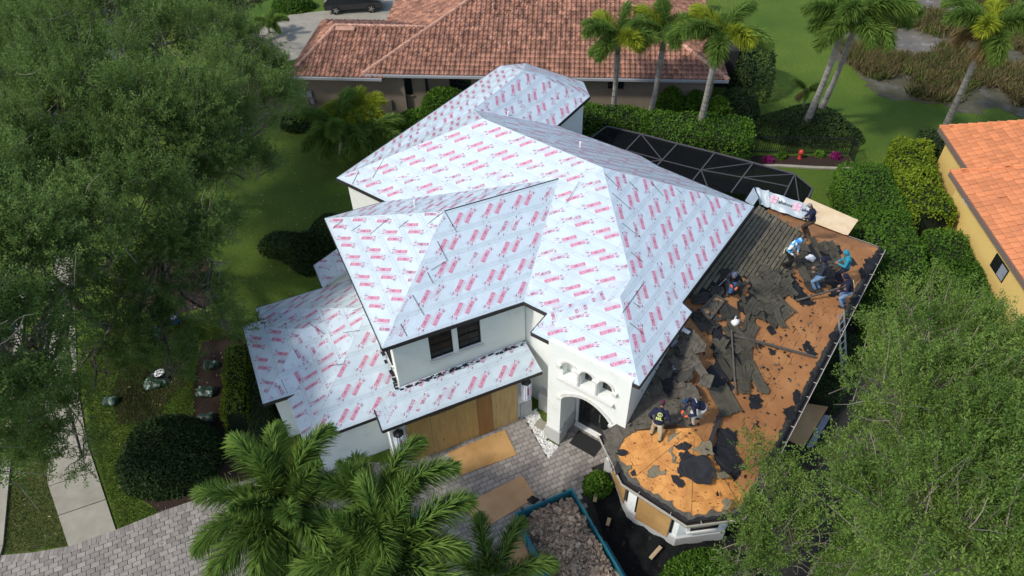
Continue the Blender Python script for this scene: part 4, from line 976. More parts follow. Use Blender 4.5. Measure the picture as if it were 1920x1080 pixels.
def limb(mb, a, b, r0, r1, n=6, k=6, bow=.12, mi=0):
    a, b = Vector(a), Vector(b); d = b-a; o = d.orthogonal().normalized()*d.length*bow*random.uniform(-1, 1)+Vector((random.uniform(-1, 1), random.uniform(-1, 1), random.uniform(-.2, .6)))*d.length*bow*.6
    pts = [a+d*(i/k)+o*math.sin(math.pi*i/k)+Vector((random.gauss(0, 1), random.gauss(0, 1), random.gauss(0, 1)))*d.length*.012*(0 < i < k) for i in range(k+1)]
    mb.tube(pts, [r0+(r1-r0)*i/k for i in range(k+1)], n, mi); return pts
def oak(label, base, fork, blobs, dens, leafm, group=None, r0=.24, ll=.088, lw=.019, per=46, sl=.85, name='oak_tree', cat='tree', twigs=.5):
    root = empty(name, base, label, cat, group)
    B = [(G(x, y, z), r) for x, y, z, r in blobs]
    tb_ = MB(); base = Vector(base); fork = Vector(fork)
    limb(tb_, base-UP*.1, fork, r0, r0*.72, 9, 7, .06)
    br = MB(); Cs, Ds, Ls, Tn = [], [], [], []
    for c, r in B:
        pts = limb(tb_, fork, c-UP*r*.25, r0*.5, r0*.16, 7, 7, .14)
        ends = []
        for k in range(7):
            d = Vector((random.gauss(0, 1), random.gauss(0, 1), random.gauss(.45, .6))).normalized(); e = c+d*r*random.uniform(.65, .95)
            s0 = pts[random.choice((4, 5, 6, 7))]; q = limb(br, s0, e, r0*.13, .012, 4, 5, .16); ends += q[2:]
            for j in range(4):
                s1 = random.choice(q[1:]); d2 = (d+Vector((random.gauss(0, .7), random.gauss(0, .7), random.gauss(.1, .5)))).normalized(); limb(br, s1, s1+d2*r*random.uniform(.35, .7), .020, .006, 3, 3, .14)
        n = int(.72*dens*r*r*(1+.15*r)); d = rnd3(n); d[:, 2] = np.where(d[:, 2] < -.35, -d[:, 2]*.6, d[:, 2]); d = unit(d)
        # clumps: pull the sprays into lumps so light and dark masses form
        kc = max(7, int(5.2*r**1.45)); cc = rnd3(kc); cc[:, 2] = np.abs(cc[:, 2])*.9-.15; cc = unit(cc)
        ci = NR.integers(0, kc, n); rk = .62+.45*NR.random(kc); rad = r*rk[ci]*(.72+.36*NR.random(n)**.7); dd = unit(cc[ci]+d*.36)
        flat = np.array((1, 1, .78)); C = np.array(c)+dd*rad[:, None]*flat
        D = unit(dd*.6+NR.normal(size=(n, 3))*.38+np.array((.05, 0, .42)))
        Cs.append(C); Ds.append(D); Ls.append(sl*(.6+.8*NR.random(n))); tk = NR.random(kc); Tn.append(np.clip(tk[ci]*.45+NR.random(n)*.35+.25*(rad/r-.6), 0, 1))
        m = NR.random(n) < twigs*.2
        for p, q, l in zip(C[m], D[m], Ls[-1][m]):
            p, q = Vector(p), Vector(q); br.tube([p-q*l*.9+Vector((random.gauss(0, .05), random.gauss(0, .05), -.05)), p, p+q*l*.8], [.018, .013, .005], 3)
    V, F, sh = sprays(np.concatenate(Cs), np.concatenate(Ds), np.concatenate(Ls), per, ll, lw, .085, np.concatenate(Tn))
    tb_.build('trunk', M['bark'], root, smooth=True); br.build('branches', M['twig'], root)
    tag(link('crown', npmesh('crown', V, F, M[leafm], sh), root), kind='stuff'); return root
OG = 'oaks along the street side'
oak('oak leaning left over the concrete sidewalk with a dark thick trunk', G(207, 612), G(128, 545, 3.2), [(45, 545, 8.8, 2.3), (135, 460, 8.8, 2.2), (30, 690, 8.4, 2.2), (80, 800, 4.8, 1.6), (10, 450, 9.6, 2.8), (45, 860, 4.0, 1.2), (60, 640, 8.6, 1.6), (20, 760, 7.5, 1.5), (150, 850, 3.0, .7), (-140, 560, 9.5, 3.0), (-190, 720, 9.8, 3.0), (-230, 880, 9.5, 2.8), (-90, 400, 9.8, 3.0)], 118, 'oakleaf', OG)
oak('oak rising from the mulch ring between the sidewalk and the dark back lawn', G(303, 520), G(300, 470, 3.0), [(330, 430, 7.0, 2.1), (390, 475, 6.0, 1.5), (245, 395, 8, 2.4), (290, 530, 5.5, 1.5), (205, 560, 5.5, 1.3), (225, 650, 4.6, 1.2), (300, 640, 4.2, 1.0), (415, 440, 5.5, 1.1), (170, 720, 4.4, 1.2), (380, 570, 5, 1.1), (425, 610, 4.2, .8), (330, 695, 3.6, .8), (250, 590, 5, 1.2)], 112, 'oakleaf', OG)
oak('broad oak whose right branches reach toward the small palm by the tan wall', G(345, 385), G(350, 330, 3.2), [(410, 290, 7, 2.2), (455, 325, 5.8, 1.4), (330, 235, 8.2, 2.7), (245, 300, 8.2, 2.5), (440, 185, 7.5, 2.2), (500, 215, 6.0, 1.5), (360, 350, 6.5, 1.6), (490, 150, 6.0, 1.4), (515, 185, 5.5, 1.2)], 128, 'oakleaf', OG)
oak('tall oak filling the left edge above the sidewalk', G(140, 330), G(135, 260, 3.4), [(100, 250, 9, 3.0), (50, 130, 9, 3.2), (180, 150, 9.2, 3.0), (15, 340, 8.5, 2.8), (190, 330, 8.5, 2.2), (10, 210, 9, 2.6), (250, 215, 9.4, 2.2)], 122, 'oakleaf', OG)
oak('far oak at the top left corner', G(300, 150), G(290, 90, 3.4), [(330, 95, 8.5, 2.7), (405, 85, 7.5, 2.2), (235, 50, 9, 3.0), (130, 15, 9, 3.2), (470, 110, 6.5, 1.7), (300, 0, 8, 2.6), (30, 10, 9, 3.2), (200, -20, 9, 3)], 92, 'oakleaf', OG)
oak('dark tree behind the far oak beside the neighbour drive', G(420, 60), G(420, 30, 2.5), [(400, 15, 6, 2.2), (440, 40, 5, 1.8), (380, -10, 6.5, 2.4), (455, 5, 4.5, 1.3)], 90, 'hedgedark')
oak('large sunlit oak at the lower right with pale bare twigs', G(1740, 930), G(1750, 850, 3.5), [(1725, 590, 6.0, 1.35), (1670, 650, 6.0, 1.2), (1765, 665, 7.0, 1.7), (1855, 665, 7.0, 1.5), (1925, 720, 7.6, 1.9), (1650, 745, 5.8, 1.1), (1725, 770, 7.4, 1.7), (1825, 800, 8.0, 2.0), (1920, 890, 8.0, 2.1), (1735, 890, 7.6, 1.8), (1625, 860, 5.6, 1.2), (1670, 980, 7.0, 1.7), (1805, 1000, 8.0, 2.2), (1910, 1050, 8.0, 2.1), (1580, 860, 5.0, .8)], 92, 'oakleaf2', r0=.3, twigs=1.3)
oak('smaller oak overlapping the gutter at the near corner of the stripped roof', G(1480, 1040), G(1480, 1000, 2.2), [(1430, 880, 4.2, .55), (1462, 925, 4.2, .8), (1440, 985, 4.2, .9), (1500, 1030, 4.5, 1.0), (1400, 1055, 4.0, .9), (1560, 1085, 4.6, 1.1)], 130, 'oakleaf2', r0=.13, ll=.085, twigs=1.1)
def scatter_shell(P, Nn, ll, lw, droop=.2):
    n = len(P); d = unit(Nn*.55+NR.normal(size=(n, 3))*.75); nn = unit(Nn+NR.normal(size=(n, 3))*.55)
    return leaves(P, d, nn, ll*(.6+.8*NR.random(n)), lw*(.7+.6*NR.random(n)))
def bush(name, label, c, rx, ry, rz_, n, lm, ll=.11, lw=.04, group=None, cat='shrub', lump=.12):
    root = empty(name, c, label, cat, group); c = Vector(c)
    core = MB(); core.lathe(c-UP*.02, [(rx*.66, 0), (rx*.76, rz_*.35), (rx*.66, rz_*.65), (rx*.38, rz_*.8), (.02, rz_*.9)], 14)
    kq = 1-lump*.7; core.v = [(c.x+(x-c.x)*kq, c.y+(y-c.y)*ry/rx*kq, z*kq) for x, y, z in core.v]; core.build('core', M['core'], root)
    d = rnd3(n); d[:, 2] = np.abs(d[:, 2]); k = 40; lc = rnd3(k); lh = NR.random(k); w = np.exp(-(1-d@lc.T)*9); b = (w*lh).sum(1)/w.sum(1)
    rr = (.86+lump*(b-.5)*3.2+.10*NR.random(n)); P = np.array(c)+d*rr[:, None]*np.array((rx, ry, rz_))
    V, F = scatter_shell(P, d, ll, lw); tag(link('foliage', npmesh('foliage', V, F, M[lm], np.clip(b*.5+NR.random(n)*.5, 0, 1)), root), kind='stuff'); return root
def hedge(name, label, pts, wd, hg, dens, lm, ll=.12, lw=.05, group=None, cat='hedge', rough_=.10):
    pts = [Vector(p) for p in pts]; root = empty(name, pts[0], label, cat, group); core = MB(); Ps, Ns = [], []
    for a, b in zip(pts, pts[1:]):
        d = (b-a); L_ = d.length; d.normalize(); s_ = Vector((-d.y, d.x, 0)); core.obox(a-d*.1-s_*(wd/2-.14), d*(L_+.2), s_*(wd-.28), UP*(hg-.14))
        per = 2*hg+wd; n = int(dens*per*(L_+wd*.5)); t = NR.random(n)*per; u = NR.random(n)*(L_+wd*.6)-wd*.3
        x = np.where(t < hg, -wd/2, np.where(t < hg+wd, t-hg-wd/2, wd/2)); z = np.where(t < hg, t, np.where(t < hg+wd, hg, per-t))
        # round the shoulders
        e = np.minimum(wd/2-np.abs(x), hg-z*0-0); cut = np.clip((np.abs(x)-(wd/2-.3))/.3, 0, 1)*np.clip((z-(hg-.3))/.3, 0, 1); x = x*(1-.10*cut); z = z-.12*cut
        endf = np.clip((np.abs(u-L_/2)-(L_/2))/(wd*.3), 0, 1); x = x*np.sqrt(np.maximum(1-endf**2*.6, 0)); z = z*(1-.1*endf)
        nx = np.where(t < hg, -1, np.where(t < hg+wd, 0, 1)); nz = ((t >= hg) & (t < hg+wd))*1.
        bump_ = np.sin(u*2.3+x*1.9)*.5+np.sin(u*5.1-x*3.3+z*4)*.35+NR.normal(size=n)*.4
        nv = np.stack((nx, np.zeros(n), nz+.15), 1); loc = np.stack((x, u, z), 1)+nv*(bump_*rough_)[:, None]
        Rm = np.array((tuple(s_), tuple(d), (0, 0, 1))); Ps.append(loc@Rm+np.array(a)); Ns.append(unit(nv)@Rm)
    P, Nn = np.concatenate(Ps), np.concatenate(Ns); V, F = scatter_shell(P, Nn, ll, lw)
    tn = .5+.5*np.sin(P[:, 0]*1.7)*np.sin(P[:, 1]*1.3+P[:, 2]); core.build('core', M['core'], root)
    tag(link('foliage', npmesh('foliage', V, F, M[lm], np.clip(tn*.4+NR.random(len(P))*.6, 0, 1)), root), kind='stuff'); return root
def gz(x, y, z): p = G(x, y, z); return Vector((p.x, p.y, 0))
bush('round_shrub', 'large dark clipped round shrub beside the sidewalk lawn', gz(300, 838, 1.1), 2.1, 1.75, 1.9, 16000, 'hedgedark', .10, .042)
hedge('hedge', 'narrow yellowish hedge along the mulch bed left of the house', [gz(445, 650, 1.4), gz(437, 765, 1.4)], 1.0, 1.5, 330, 'croton', .08, .03, cat='hedge', rough_=.08)
hedge('hedge', 'dark hedge tucked under the lowest left roof eave', [gz(478, 700, 1.1), gz(490, 800, 1.1)], .9, 1.3, 330, 'hedgedark', .08, .03)
bush('round_shrub', 'wide dark shrub on the shaded lawn behind the left roof wing', gz(580, 445, .9), 2.1, 2.0, 1.5, 11000, 'hedgedark', .11, .042, lump=.4)
bush('round_shrub', 'bright green shrub against the tan wall below its windows', gz(835, 185, 1.4), 1.9, 1.4, 2.2, 9000, 'hedgeleaf', .14, .05)
bush('round_shrub', 'mid green fern-like shrub left of the bright shrub at the tan wall', gz(780, 222, .8), 1.5, 1.2, 1.4, 5000, 'hedgeleaf', .14, .045)
bush('round_shrub', 'dark shrub low in front of the meter boxes', gz(560, 215, .8), 1.3, 1.0, 1.2, 4000, 'hedgedark', .12, .045)
hedge('hedge', 'clipped hedge behind the far end of the screen cage, left of the second palm', [gz(1085, 207, 1.7), gz(1205, 218, 1.7)], 2.0, 1.8, 190, 'hedgeleaf')
hedge('hedge', 'thick clipped hedge behind the screen cage between the palm trunks and the fence', [gz(1228, 232, 1.9), gz(1385, 244, 1.9)], 2.9, 2.1, 190, 'hedgeleaf')
for i, (x, y, r_) in enumerate(((1250, 193, 1.0), (1300, 190, .9), (1345, 196, 1.1))): bush('leafy_shrub', ['loose bright shrub at the tan wall right of the second palm trunk', 'loose bright shrub at the tan wall between the second and third palm', 'loose bright shrub at the corner of the tan wall'][i], gz(x, y, 1.3), r_, r_*.8, 2.1, 3200, 'hedgeleaf', .17, .06, 'shrubs along the tan wall', lump=.3)
bush('leafy_shrub', 'dark shrub beside the right corner of the tan house', gz(1385, 190, 1.2), 1.6, 1.8, 1.9, 5000, 'hedgedark', .14, .05)
bush('leafy_shrub', 'upright dark shrub behind the right end of the tan roof', gz(1400, 112, 1.8), 1.3, 2.4, 3.4, 5000, 'hedgedark', .2, .05, lump=.35)
bush('ground_cover_mound', 'low spreading mound of shrubs around the two leaning palm trunks', gz(1515, 228, .5), 3.4, 2.3, 1.0, 11000, 'hedgedark', .15, .045, lump=.3)
hedge('hedge', 'broad clipped hedge running along the right side of the stripped roof', [gz(1622, 318, 1.9), gz(1655, 400, 1.9), gz(1688, 500, 1.9)], 2.7, 2.0, 250, 'hedgeleaf', .11, .045)
hedge('hedge', 'lower continuation of the broad hedge nearer the lower right oak', [gz(1672, 560, 1.4), gz(1690, 620, 1.4)], 2.3, 1.5, 230, 'hedgeleaf', .11, .045)
hedge('hedge', 'yellow green leafy hedge between the clipped hedge and the yellow wall', [gz(1712, 268, 1.9), gz(1718, 325, 1.9), gz(1752, 392, 1.9)], 2.0, 2.0, 230, 'croton', .13, .055, rough_=.16)
hedge('hedge', 'dark green hedge against the lower yellow wall', [gz(1772, 440, 1.5), gz(1800, 500, 1.5), gz(1830, 570, 1.5)], 1.9, 1.6, 220, 'hedgeleaf', .11, .045)
hedge('hedge', 'short dark hedge at the yellow house corner under the palm', [gz(1735, 252, 1.7), gz(1768, 262, 1.7)], 1.4, 1.8, 200, 'hedgedark', .13, .05)
hedge('hedge', 'dark foundation hedge below the long gutter of the stripped roof', [gz(1590, 640, .8), gz(1548, 740, .8)], 1.1, 1.0, 220, 'hedgedark', .10, .04)
bush('round_shrub', 'rounded bright green shrub at the bottom edge right of the black weed cloth', gz(1340, 1085, 1.2), 1.7, 1.5, 1.5, 9000, 'hedgeleaf', .10, .04)
bush('leafy_shrub', 'small green shrub at the corner of the entry walk and the bay', gz(1122, 905, .4), .55, .5, .7, 1200, 'hedgeleaf', .12, .04)
bush('round_shrub', 'low shrub on the far lawn beside the neighbour drive', gz(548, 2, .6), 1.9, 1.2, 1.1, 3000, 'hedgeleaf', .14, .05)
# ---- palms
def frondmesh(name, L_, e0, bend, nl, lm, ll=.74, wd=.019, around=8, hang=.0, ragged_=0.):
    k = 16; th = e0; p = np.zeros(3); pts = [p.copy()]; tg = []
    for i in range(k):
        t = np.array((math.cos(th), 0, math.sin(th))); tg.append(t); p = p+t*L_/k; pts.append(p.copy()); th -= bend/k*(.35+1.3*i/k)
    tg.append(tg[-1]); pts = np.array(pts); tg = np.array(tg)
    u = np.repeat(.10+.90*(np.arange(nl)+NR.random(nl)*.6)/nl, around); n = len(u); i0 = np.minimum((u*k).astype(int), k-1); fr_ = u*k-i0
    P = pts[i0]*(1-fr_)[:, None]+pts[i0+1]*fr_[:, None]; Tn = tg[i0]; side = np.array((0, 1., 0)); up_ = np.cross(Tn, side)*-1.
    up_ = np.cross(side[None, :].repeat(n, 0), Tn)*-1; a = (np.tile(np.arange(around), nl)+NR.random(n)*.7)*2*math.pi/around
    rad = side*np.cos(a)[:, None]+up_*np.sin(a)[:, None]*.85
    D = unit(Tn*(.55+.25*u)[:, None]+rad*.85+NR.normal(size=(n, 3))*.10); prof = np.sin(np.pi*np.clip(.14+u*.80, 0, 1))**.6
    l = ll*prof*(.75+.5*NR.random(n)); S = unit(np.cross(D, rad+1e-3)); S = unit(S*.8+NR.normal(size=(n, 3))*.3)
    V = np.empty((n, 6, 3)); dr = np.array((0, 0, -1.))
    m = P+D*(l*.5)[:, None]+dr*(l*.06)[:, None]; e = P+D*(l*.95)[:, None]+dr*(l*(.26+hang))[:, None]
    V[:, 0] = P-S*wd*.6; V[:, 1] = P+S*wd*.6; V[:, 2] = m-S*wd; V[:, 3] = m+S*wd; V[:, 4] = e-S*wd*.15; V[:, 5] = e+S*wd*.15
    b = np.arange(n)[:, None]*6; F = np.concatenate((b+np.array((0, 1, 3, 2)), b+np.array((2, 3, 5, 4)))); sh = np.concatenate((NR.random(n)*.55+.15, NR.random(n)*.55+.35))
    me = npmesh(name, V.reshape(-1, 3), F, [M[lm]], sh)
    mb = MB(); mb.tube([Vector(q) for q in pts[::2]], [.030*(1-.8*i/8) for i in range(len(pts[::2]))], 4)
    return me, mb.mesh('rachis', M['rachis'])
FR = {}
for key, args in {'up': (2.5, 1.15, .9, 100), 'mid': (2.7, .85, 1.5, 110), 'low': (2.6, .45, 1.5, 110), 'hang': (2.3, .05, 1.2, 95)}.items():
    FR[key] = frondmesh('frond', *args, lm='frond')
FR['midy'] = frondmesh('frond', 2.4, .8, 1.5, 90, 'frondy'); FR['dry'] = frondmesh('frond', 1.5, -.4, .7, 50, 'frondbr', hang=.3)
def palm(label, base, top, scale, fr, r0=.17, group=None, cat='palm', shaft=True, ringed=True, name='palm_tree', spear=0.):
    base, top = Vector(base), Vector(top); root = empty(name, base, label, cat, group)
    d = top-base; L_ = d.length; n = 26; pts, rad = [], []
    bow = Vector((-d.y, d.x, 0)).normalized()*random.uniform(-.12, .12)
    for i in range(n*2+1):
        t = i/(n*2); pts.append(base+d*t+bow*math.sin(math.pi*t)); rad.append(r0*(1.25-.5*t if t < .25 else 1.17-.30*t)*(1.0 if i % 2 else 1.05)+.015*math.sin(t*9))
    mb = MB(); mb.tube(pts, rad, 10); mb.build('trunk', M['ptrunk'], root, smooth=False)
    if shaft:
        ax = d.normalized(); mb = MB(); h = .95*scale; mb.tube([top-ax*.05, top+ax*h*.25, top+ax*h*.6, top+ax*h], [r0*.95, r0*.98, r0*.72, r0*.35], 10); mb.build('crownshaft', M['shaft'], root, smooth=True); head = top+ax*h*.9
    else: head = top
    for az, kind, sc in fr:
        me, rm = FR[kind]; o = link('frond', me, None); a = R(az)
        o.location = head+Vector((math.cos(a), math.sin(a), 0))*.05; o.rotation_euler = (random.uniform(-.25, .25), random.uniform(-.08, .08), a); o.scale = (scale*sc,)*3; parent_to(o, root)
        q = link('rachis', rm, None); q.location, q.rotation_euler, q.scale = o.location, o.rotation_euler, o.scale; parent_to(q, o)
    if spear:
        mb = MB(); mb.tube([head, head+Vector((.03, .02, spear*.5)), head+Vector((.08, .05, spear))], [.035, .03, .008], 5); mb.build('spear_leaf', M['rachis'], root)
    return root
def ring(n, off=0, kinds=('mid', 'low', 'mid', 'up'), jit=14, sc=(.9, 1.1)): return [(off+360*i/n+random.uniform(-jit, jit), kinds[i % len(kinds)], random.uniform(*sc)) for i in range(n)]
PG = 'tall palms behind the screen cage'
palm('tall foxtail palm nearest the roof, leftmost of the row behind the screen cage', G(1146, 237), G(1158, 98, 5.6), .95, ring(8, 20, ('mid', 'low', 'midy', 'mid'))+[(190, 'hang', .8), (60, 'up', .9)], .155, PG)
palm('tall foxtail palm in the middle of the row, against the tan roof', G(1210, 252), G(1242, 92, 5.8), .98, ring(8, 0, ('mid', 'low', 'mid', 'midy'))+[(100, 'up', .9), (10, 'dry', .5)], .155, PG)
palm('tall foxtail palm at the right end of the tan roof with the thickest trunk', G(1305, 272), G(1345, 94, 6.8), 1.06, ring(8, 35, ('mid', 'low', 'midy', 'low'))+[(200, 'dry', .6)], .18, PG)
palm('leaning palm on the shrub mound, front one of the pair', G(1505, 245), G(1578, 66, 7.0), 1.15, ring(8, 10, ('mid', 'low', 'low', 'mid'))+[(220, 'hang', .9)], .17)
palm('leaning palm on the shrub mound, rear one of the pair', G(1530, 222), G(1600, 58, 6.9), 1.1, ring(8, 55, ('mid', 'low', 'mid', 'low')), .16)
palm('single palm with a reddish trunk top behind the yellow house', G(1772, 240), G(1842, 82, 6.6), 1.15, ring(9, 25, ('mid', 'midy', 'low', 'mid'))+[(250, 'dry', .9), (120, 'dry', .9)], .17)
palm('small young palm with brown drooping fronds on the shrub mound', G(1500, 225), G(1512, 170, 2.0), .42, ring(7, 0, ('mid', 'dry', 'low')), .07, shaft=False)
palm('bushy palm with a bright yellow green crown in front of the tan wall', G(668, 255), G(672, 215, 2.0), .85, ring(12, 0, ('midy', 'midy', 'midy')), .10, shaft=False)
palm('shaggy palm with arching dark fronds left of the yellow palm', G(640, 290), G(640, 238, 2.2), 1.05, ring(11, 15, ('low', 'hang', 'mid')), .12, shaft=False)
palm('shaggy palm with hanging fronds right of the yellow palm', G(690, 300), G(690, 250, 2.0), 1.0, ring(10, 40, ('low', 'hang')), .12, shaft=False)
palm('tiny palm beside the neighbour drive at the top', G(505, 60), G(508, 45, 1.0), .55, ring(8, 0, ('mid', 'low')), .07, shaft=False)
fg = 'foreground palm cluster at the driveway'
palm('foreground palm with the widest crown, left one of the cluster by the driveway', G(545, 1035), G(536, 968, 5.3), .90, [(100, 'mid', 1.1), (135, 'mid', 1.15), (172, 'mid', 1.05), (205, 'low', 1.1), (232, 'low', 1.2), (262, 'low', 1.0), (60, 'mid', 1.1), (25, 'low', 1.05), (318, 'low', 1.0), (345, 'hang', .95), (80, 'midy', .95), (150, 'hang', 1.0), (285, 'hang', .9), (45, 'up', .8), (120, 'up', .85), (215, 'up', .8), (300, 'up', .75)], .14, fg)
palm('foreground palm with a bare upright spear leaf, right one of the cluster', G(640, 1060), G(700, 972, 5.1), .90, [(20, 'mid', 1.1), (55, 'mid', 1.0), (118, 'low', .95), (160, 'mid', .95), (200, 'low', .9), (250, 'low', 1.05), (290, 'mid', 1.0), (330, 'hang', 1.0), (85, 'hang', .8), (10, 'up', .75), (140, 'up', .8), (230, 'up', .8), (310, 'up', .7)], .13, fg, spear=2.4)
palm('foreground palm cut by the bottom edge, lowest of the cluster', G(660, 1130), G(708, 1062, 5.1), .92, [(30, 'mid', 1.2), (5, 'low', 1.0), (70, 'mid', 1.0), (110, 'mid', 1.0), (150, 'low', 1.1), (185, 'low', 1.1), (300, 'low', 1.0), (340, 'low', 1.1), (60, 'up', .8), (160, 'up', .8), (270, 'up', .8)], .13, fg)
palm('low palm in front of the blue trailer at the bottom edge', G(930, 1130), G(925, 1105, 2.6), .8, [(60, 'mid', 1.0), (100, 'mid', 1.0), (140, 'low', 1.0), (20, 'low', 1.0)], .11)
hedge('hedge', 'low hedge under the foreground palms at the bottom edge', [gz(500, 1062, .7), gz(640, 1075, .7)], 1.3, .9, 260, 'hedgeleaf', .11, .03)
# ---- marsh grass and flowers
mp = gp([(1590, -60), (1565, 60), (1590, 118), (1640, 152), (1700, 180), (1780, 196), (1930, 204), (1990, 100), (2100, -60)])
mpo = [(p.x, p.y) for p in mp]; wat = [[(p.x, p.y) for p in gp(l)] for l in ([(1648, 62), (1690, 50), (1745, 66), (1768, 88), (1752, 104), (1705, 110), (1660, 96), (1640, 80)], [(1700, -20), (1760, -8), (1800, 0), (1840, 18), (1800, 36), (1750, 28), (1700, 10)])]
cl_ = []
while len(cl_) < 3600:
    x, y = random.uniform(20, 60), random.uniform(36, 90)
    if inpoly(x, y, mpo) and not any(inpoly(x, y, w_) for w_ in wat) and math.sin(x*.9+math.sin(y*.5)*2)+math.sin(y*.8+x*.3)+random.random()*1.2 > .1: cl_.append((x, y))
for nm, sel, lm in (('marsh_grass', [c for i, c in enumerate(cl_) if i % 4], 'reed'), ('green_marsh_grass', [c for i, c in enumerate(cl_) if i % 4 == 0], 'reedg')):
    a = np.array([(x, y, 0.02) for x, y in sel]); per = 26; P = np.repeat(a, per, 0); n = len(P); P[:, :2] += NR.normal(size=(n, 2))*.18
    D = unit(np.stack((NR.normal(size=n)*.55, NR.normal(size=n)*.55, np.ones(n)), 1)); V, F = leaves(P, D, unit(NR.normal(size=(n, 3))), .35+.5*NR.random(n), .022+.02*NR.random(n))
    tag(link(nm, npmesh(nm, V, F, M[lm], NR.random(n))), kind='stuff')
for i, (x, y, m_, lab) in enumerate(((1566, 296, 'pinkfl', 'magenta flowering clump at the right end of the fenced bed'), (1440, 303, 'pinkfl', 'small magenta flowers near the left end of the fenced bed'), (1465, 296, 'hedgeleaf', 'low green plant left of the red ornament in the fenced bed'), (1535, 292, 'hedgeleaf', 'low green plant right of the red ornament in the fenced bed'))):
    bush('flowering_plant', lab, G(x, y, 0), .28, .26, .36, 300, m_, .10, .05, cat='plant')

gr_ = [(p.x, p.y) for p in gp([(10, 1040), (128, 1024), (88, 900), (84, 838), (80, 640), (-40, 640), (-60, 900)])]; gl_ = [(p.x, p.y) for p in gp([(222, 994), (168, 826), (150, 640), (240, 600), (470, 600), (560, 640), (500, 700), (470, 640), (372, 640), (365, 780), (330, 800), (240, 905), (262, 940), (300, 962)])]
for nm, po, lm, cnt in (('lawn_grass', gl_, 'bladeg', 42000), ('verge_grass', gr_, 'bladed', 22000)):
    xs = [p[0] for p in po]; ys = [p[1] for p in po]; pts = []
    bx_ = NR.uniform(min(xs), max(xs), cnt*3); by_ = NR.uniform(min(ys), max(ys), cnt*3)
    for x, y in zip(bx_, by_):
        if inpoly(x, y, po): pts.append((x, y, .005))
        if len(pts) >= cnt: break
    P = np.array(pts); n = len(P); D = unit(np.stack((NR.normal(size=n)*.6, NR.normal(size=n)*.6, np.ones(n)), 1)); V, F = leaves(P, D, unit(NR.normal(size=(n, 3))), .05+.06*NR.random(n), .010+.006*NR.random(n))
    tn = .5+.5*np.sin(P[:, 0]*1.1+np.sin(P[:, 1]*.9)*1.5); tag(link(nm, npmesh(nm, V, F, M[lm], np.clip(tn*.5+NR.random(n)*.5, 0, 1))), kind='stuff')
# ================================================================== people at work on the roof
def remesh(bm_parts, voxel, name, m, parent, smooth=True):
    me = bm_parts.mesh(name+'_raw', m); o = bpy.data.objects.new(name, me); COL.objects.link(o)
    md = o.modifiers.new('r', 'REMESH'); md.mode = 'VOXEL'; md.voxel_size = voxel
    dg = bpy.context.evaluated_depsgraph_get(); dg.update(); me2 = bpy.data.meshes.new_from_object(o.evaluated_get(dg)); me2.name = name
    bpy.data.objects.remove(o); bpy.data.meshes.remove(me)
    me2.polygons.foreach_set('use_smooth', [True]*len(me2.polygons)); me2.materials.clear()
    for x in (m if isinstance(m, (list, tuple)) else [m]): me2.materials.append(x)
    return link(name, me2, parent)
def caps(mb, pts, rad, n=10):                               # limb: tube with round ends
    pts = [Vector(p) for p in pts]; mb.tube(pts, rad, n)
    for p, r in ((pts[0], rad[0]), (pts[-1], rad[-1])): ball(mb, p, r, r, r)
def ball(mb, c, rx, ry, rz_, fr=None, n=10, k=7):
    c = Vector(c); X, Y, Z = fr or (Vector((1, 0, 0)), Vector((0, 1, 0)), Vector((0, 0, 1))); vs = []
    for i in range(k+1):
        a = math.pi*i/k
        for j in range(n): b = 2*math.pi*j/n; vs.append(c+X*(rx*math.sin(a)*math.cos(b))+Y*(ry*math.sin(a)*math.sin(b))+Z*(rz_*math.cos(a)))
    mb.add(vs, [(i*n+j, (i+1)*n+j, (i+1)*n+(j+1) % n, i*n+(j+1) % n) for i in range(k) for j in range(n)])
SKIN = mat('skin', (.30, .165, .105), (.26, .14, .085), scale=9, rough=.6)
def cm(nm, c, c2=None, **k): return mat(nm, c, c2 or tuple(x*.7 for x in c), scale=k.pop('scale', 7), rough=.9, bump=.006, bscale=22, **k)
NAVY = cm('navy sweatshirt', (.012, .016, .045)); BLACKJ = cm('black jacket', (.020, .022, .030)); JEAN = cm('blue jeans', (.05, .10, .22)); JEANL = cm('light blue jeans', (.16, .26, .42)); KHAKI = cm('khaki trousers', (.42, .31, .19)); GREYT = cm('pale grey trousers', (.50, .50, .49)); BLACKT = cm('black trousers', (.012, .012, .013)); BROWNT = cm('brown trousers', (.055, .035, .024)); NAVYT = cm('dark navy trousers', (.018, .022, .045))
TEALH = cm('turquoise hooded top', (.03, .26, .36)); CAMO = mat('blue and white patterned hoodie', (.78, .80, .80), (.03, .28, .50), scale=5.5, lo=.47, hi=.53, rough=.9)
BOOT = cm('work boots', (.10, .06, .035)); BOOTK = cm('black shoes', (.015, .015, .016)); CAPG = cm('grey camouflage cap', (.30, .29, .26)); CAPR = cm('maroon cap', (.14, .02, .06)); CAPN = cm('navy cap', (.02, .05, .11)); ORG = mat('orange glove', (.62, .10, .03), rough=.6); YLW = mat('yellow print', (.62, .66, .22), rough=.7); WHT = mat('pale print', (.62, .64, .66), rough=.7); CREAM = cm('cream shirt', (.62, .55, .40))
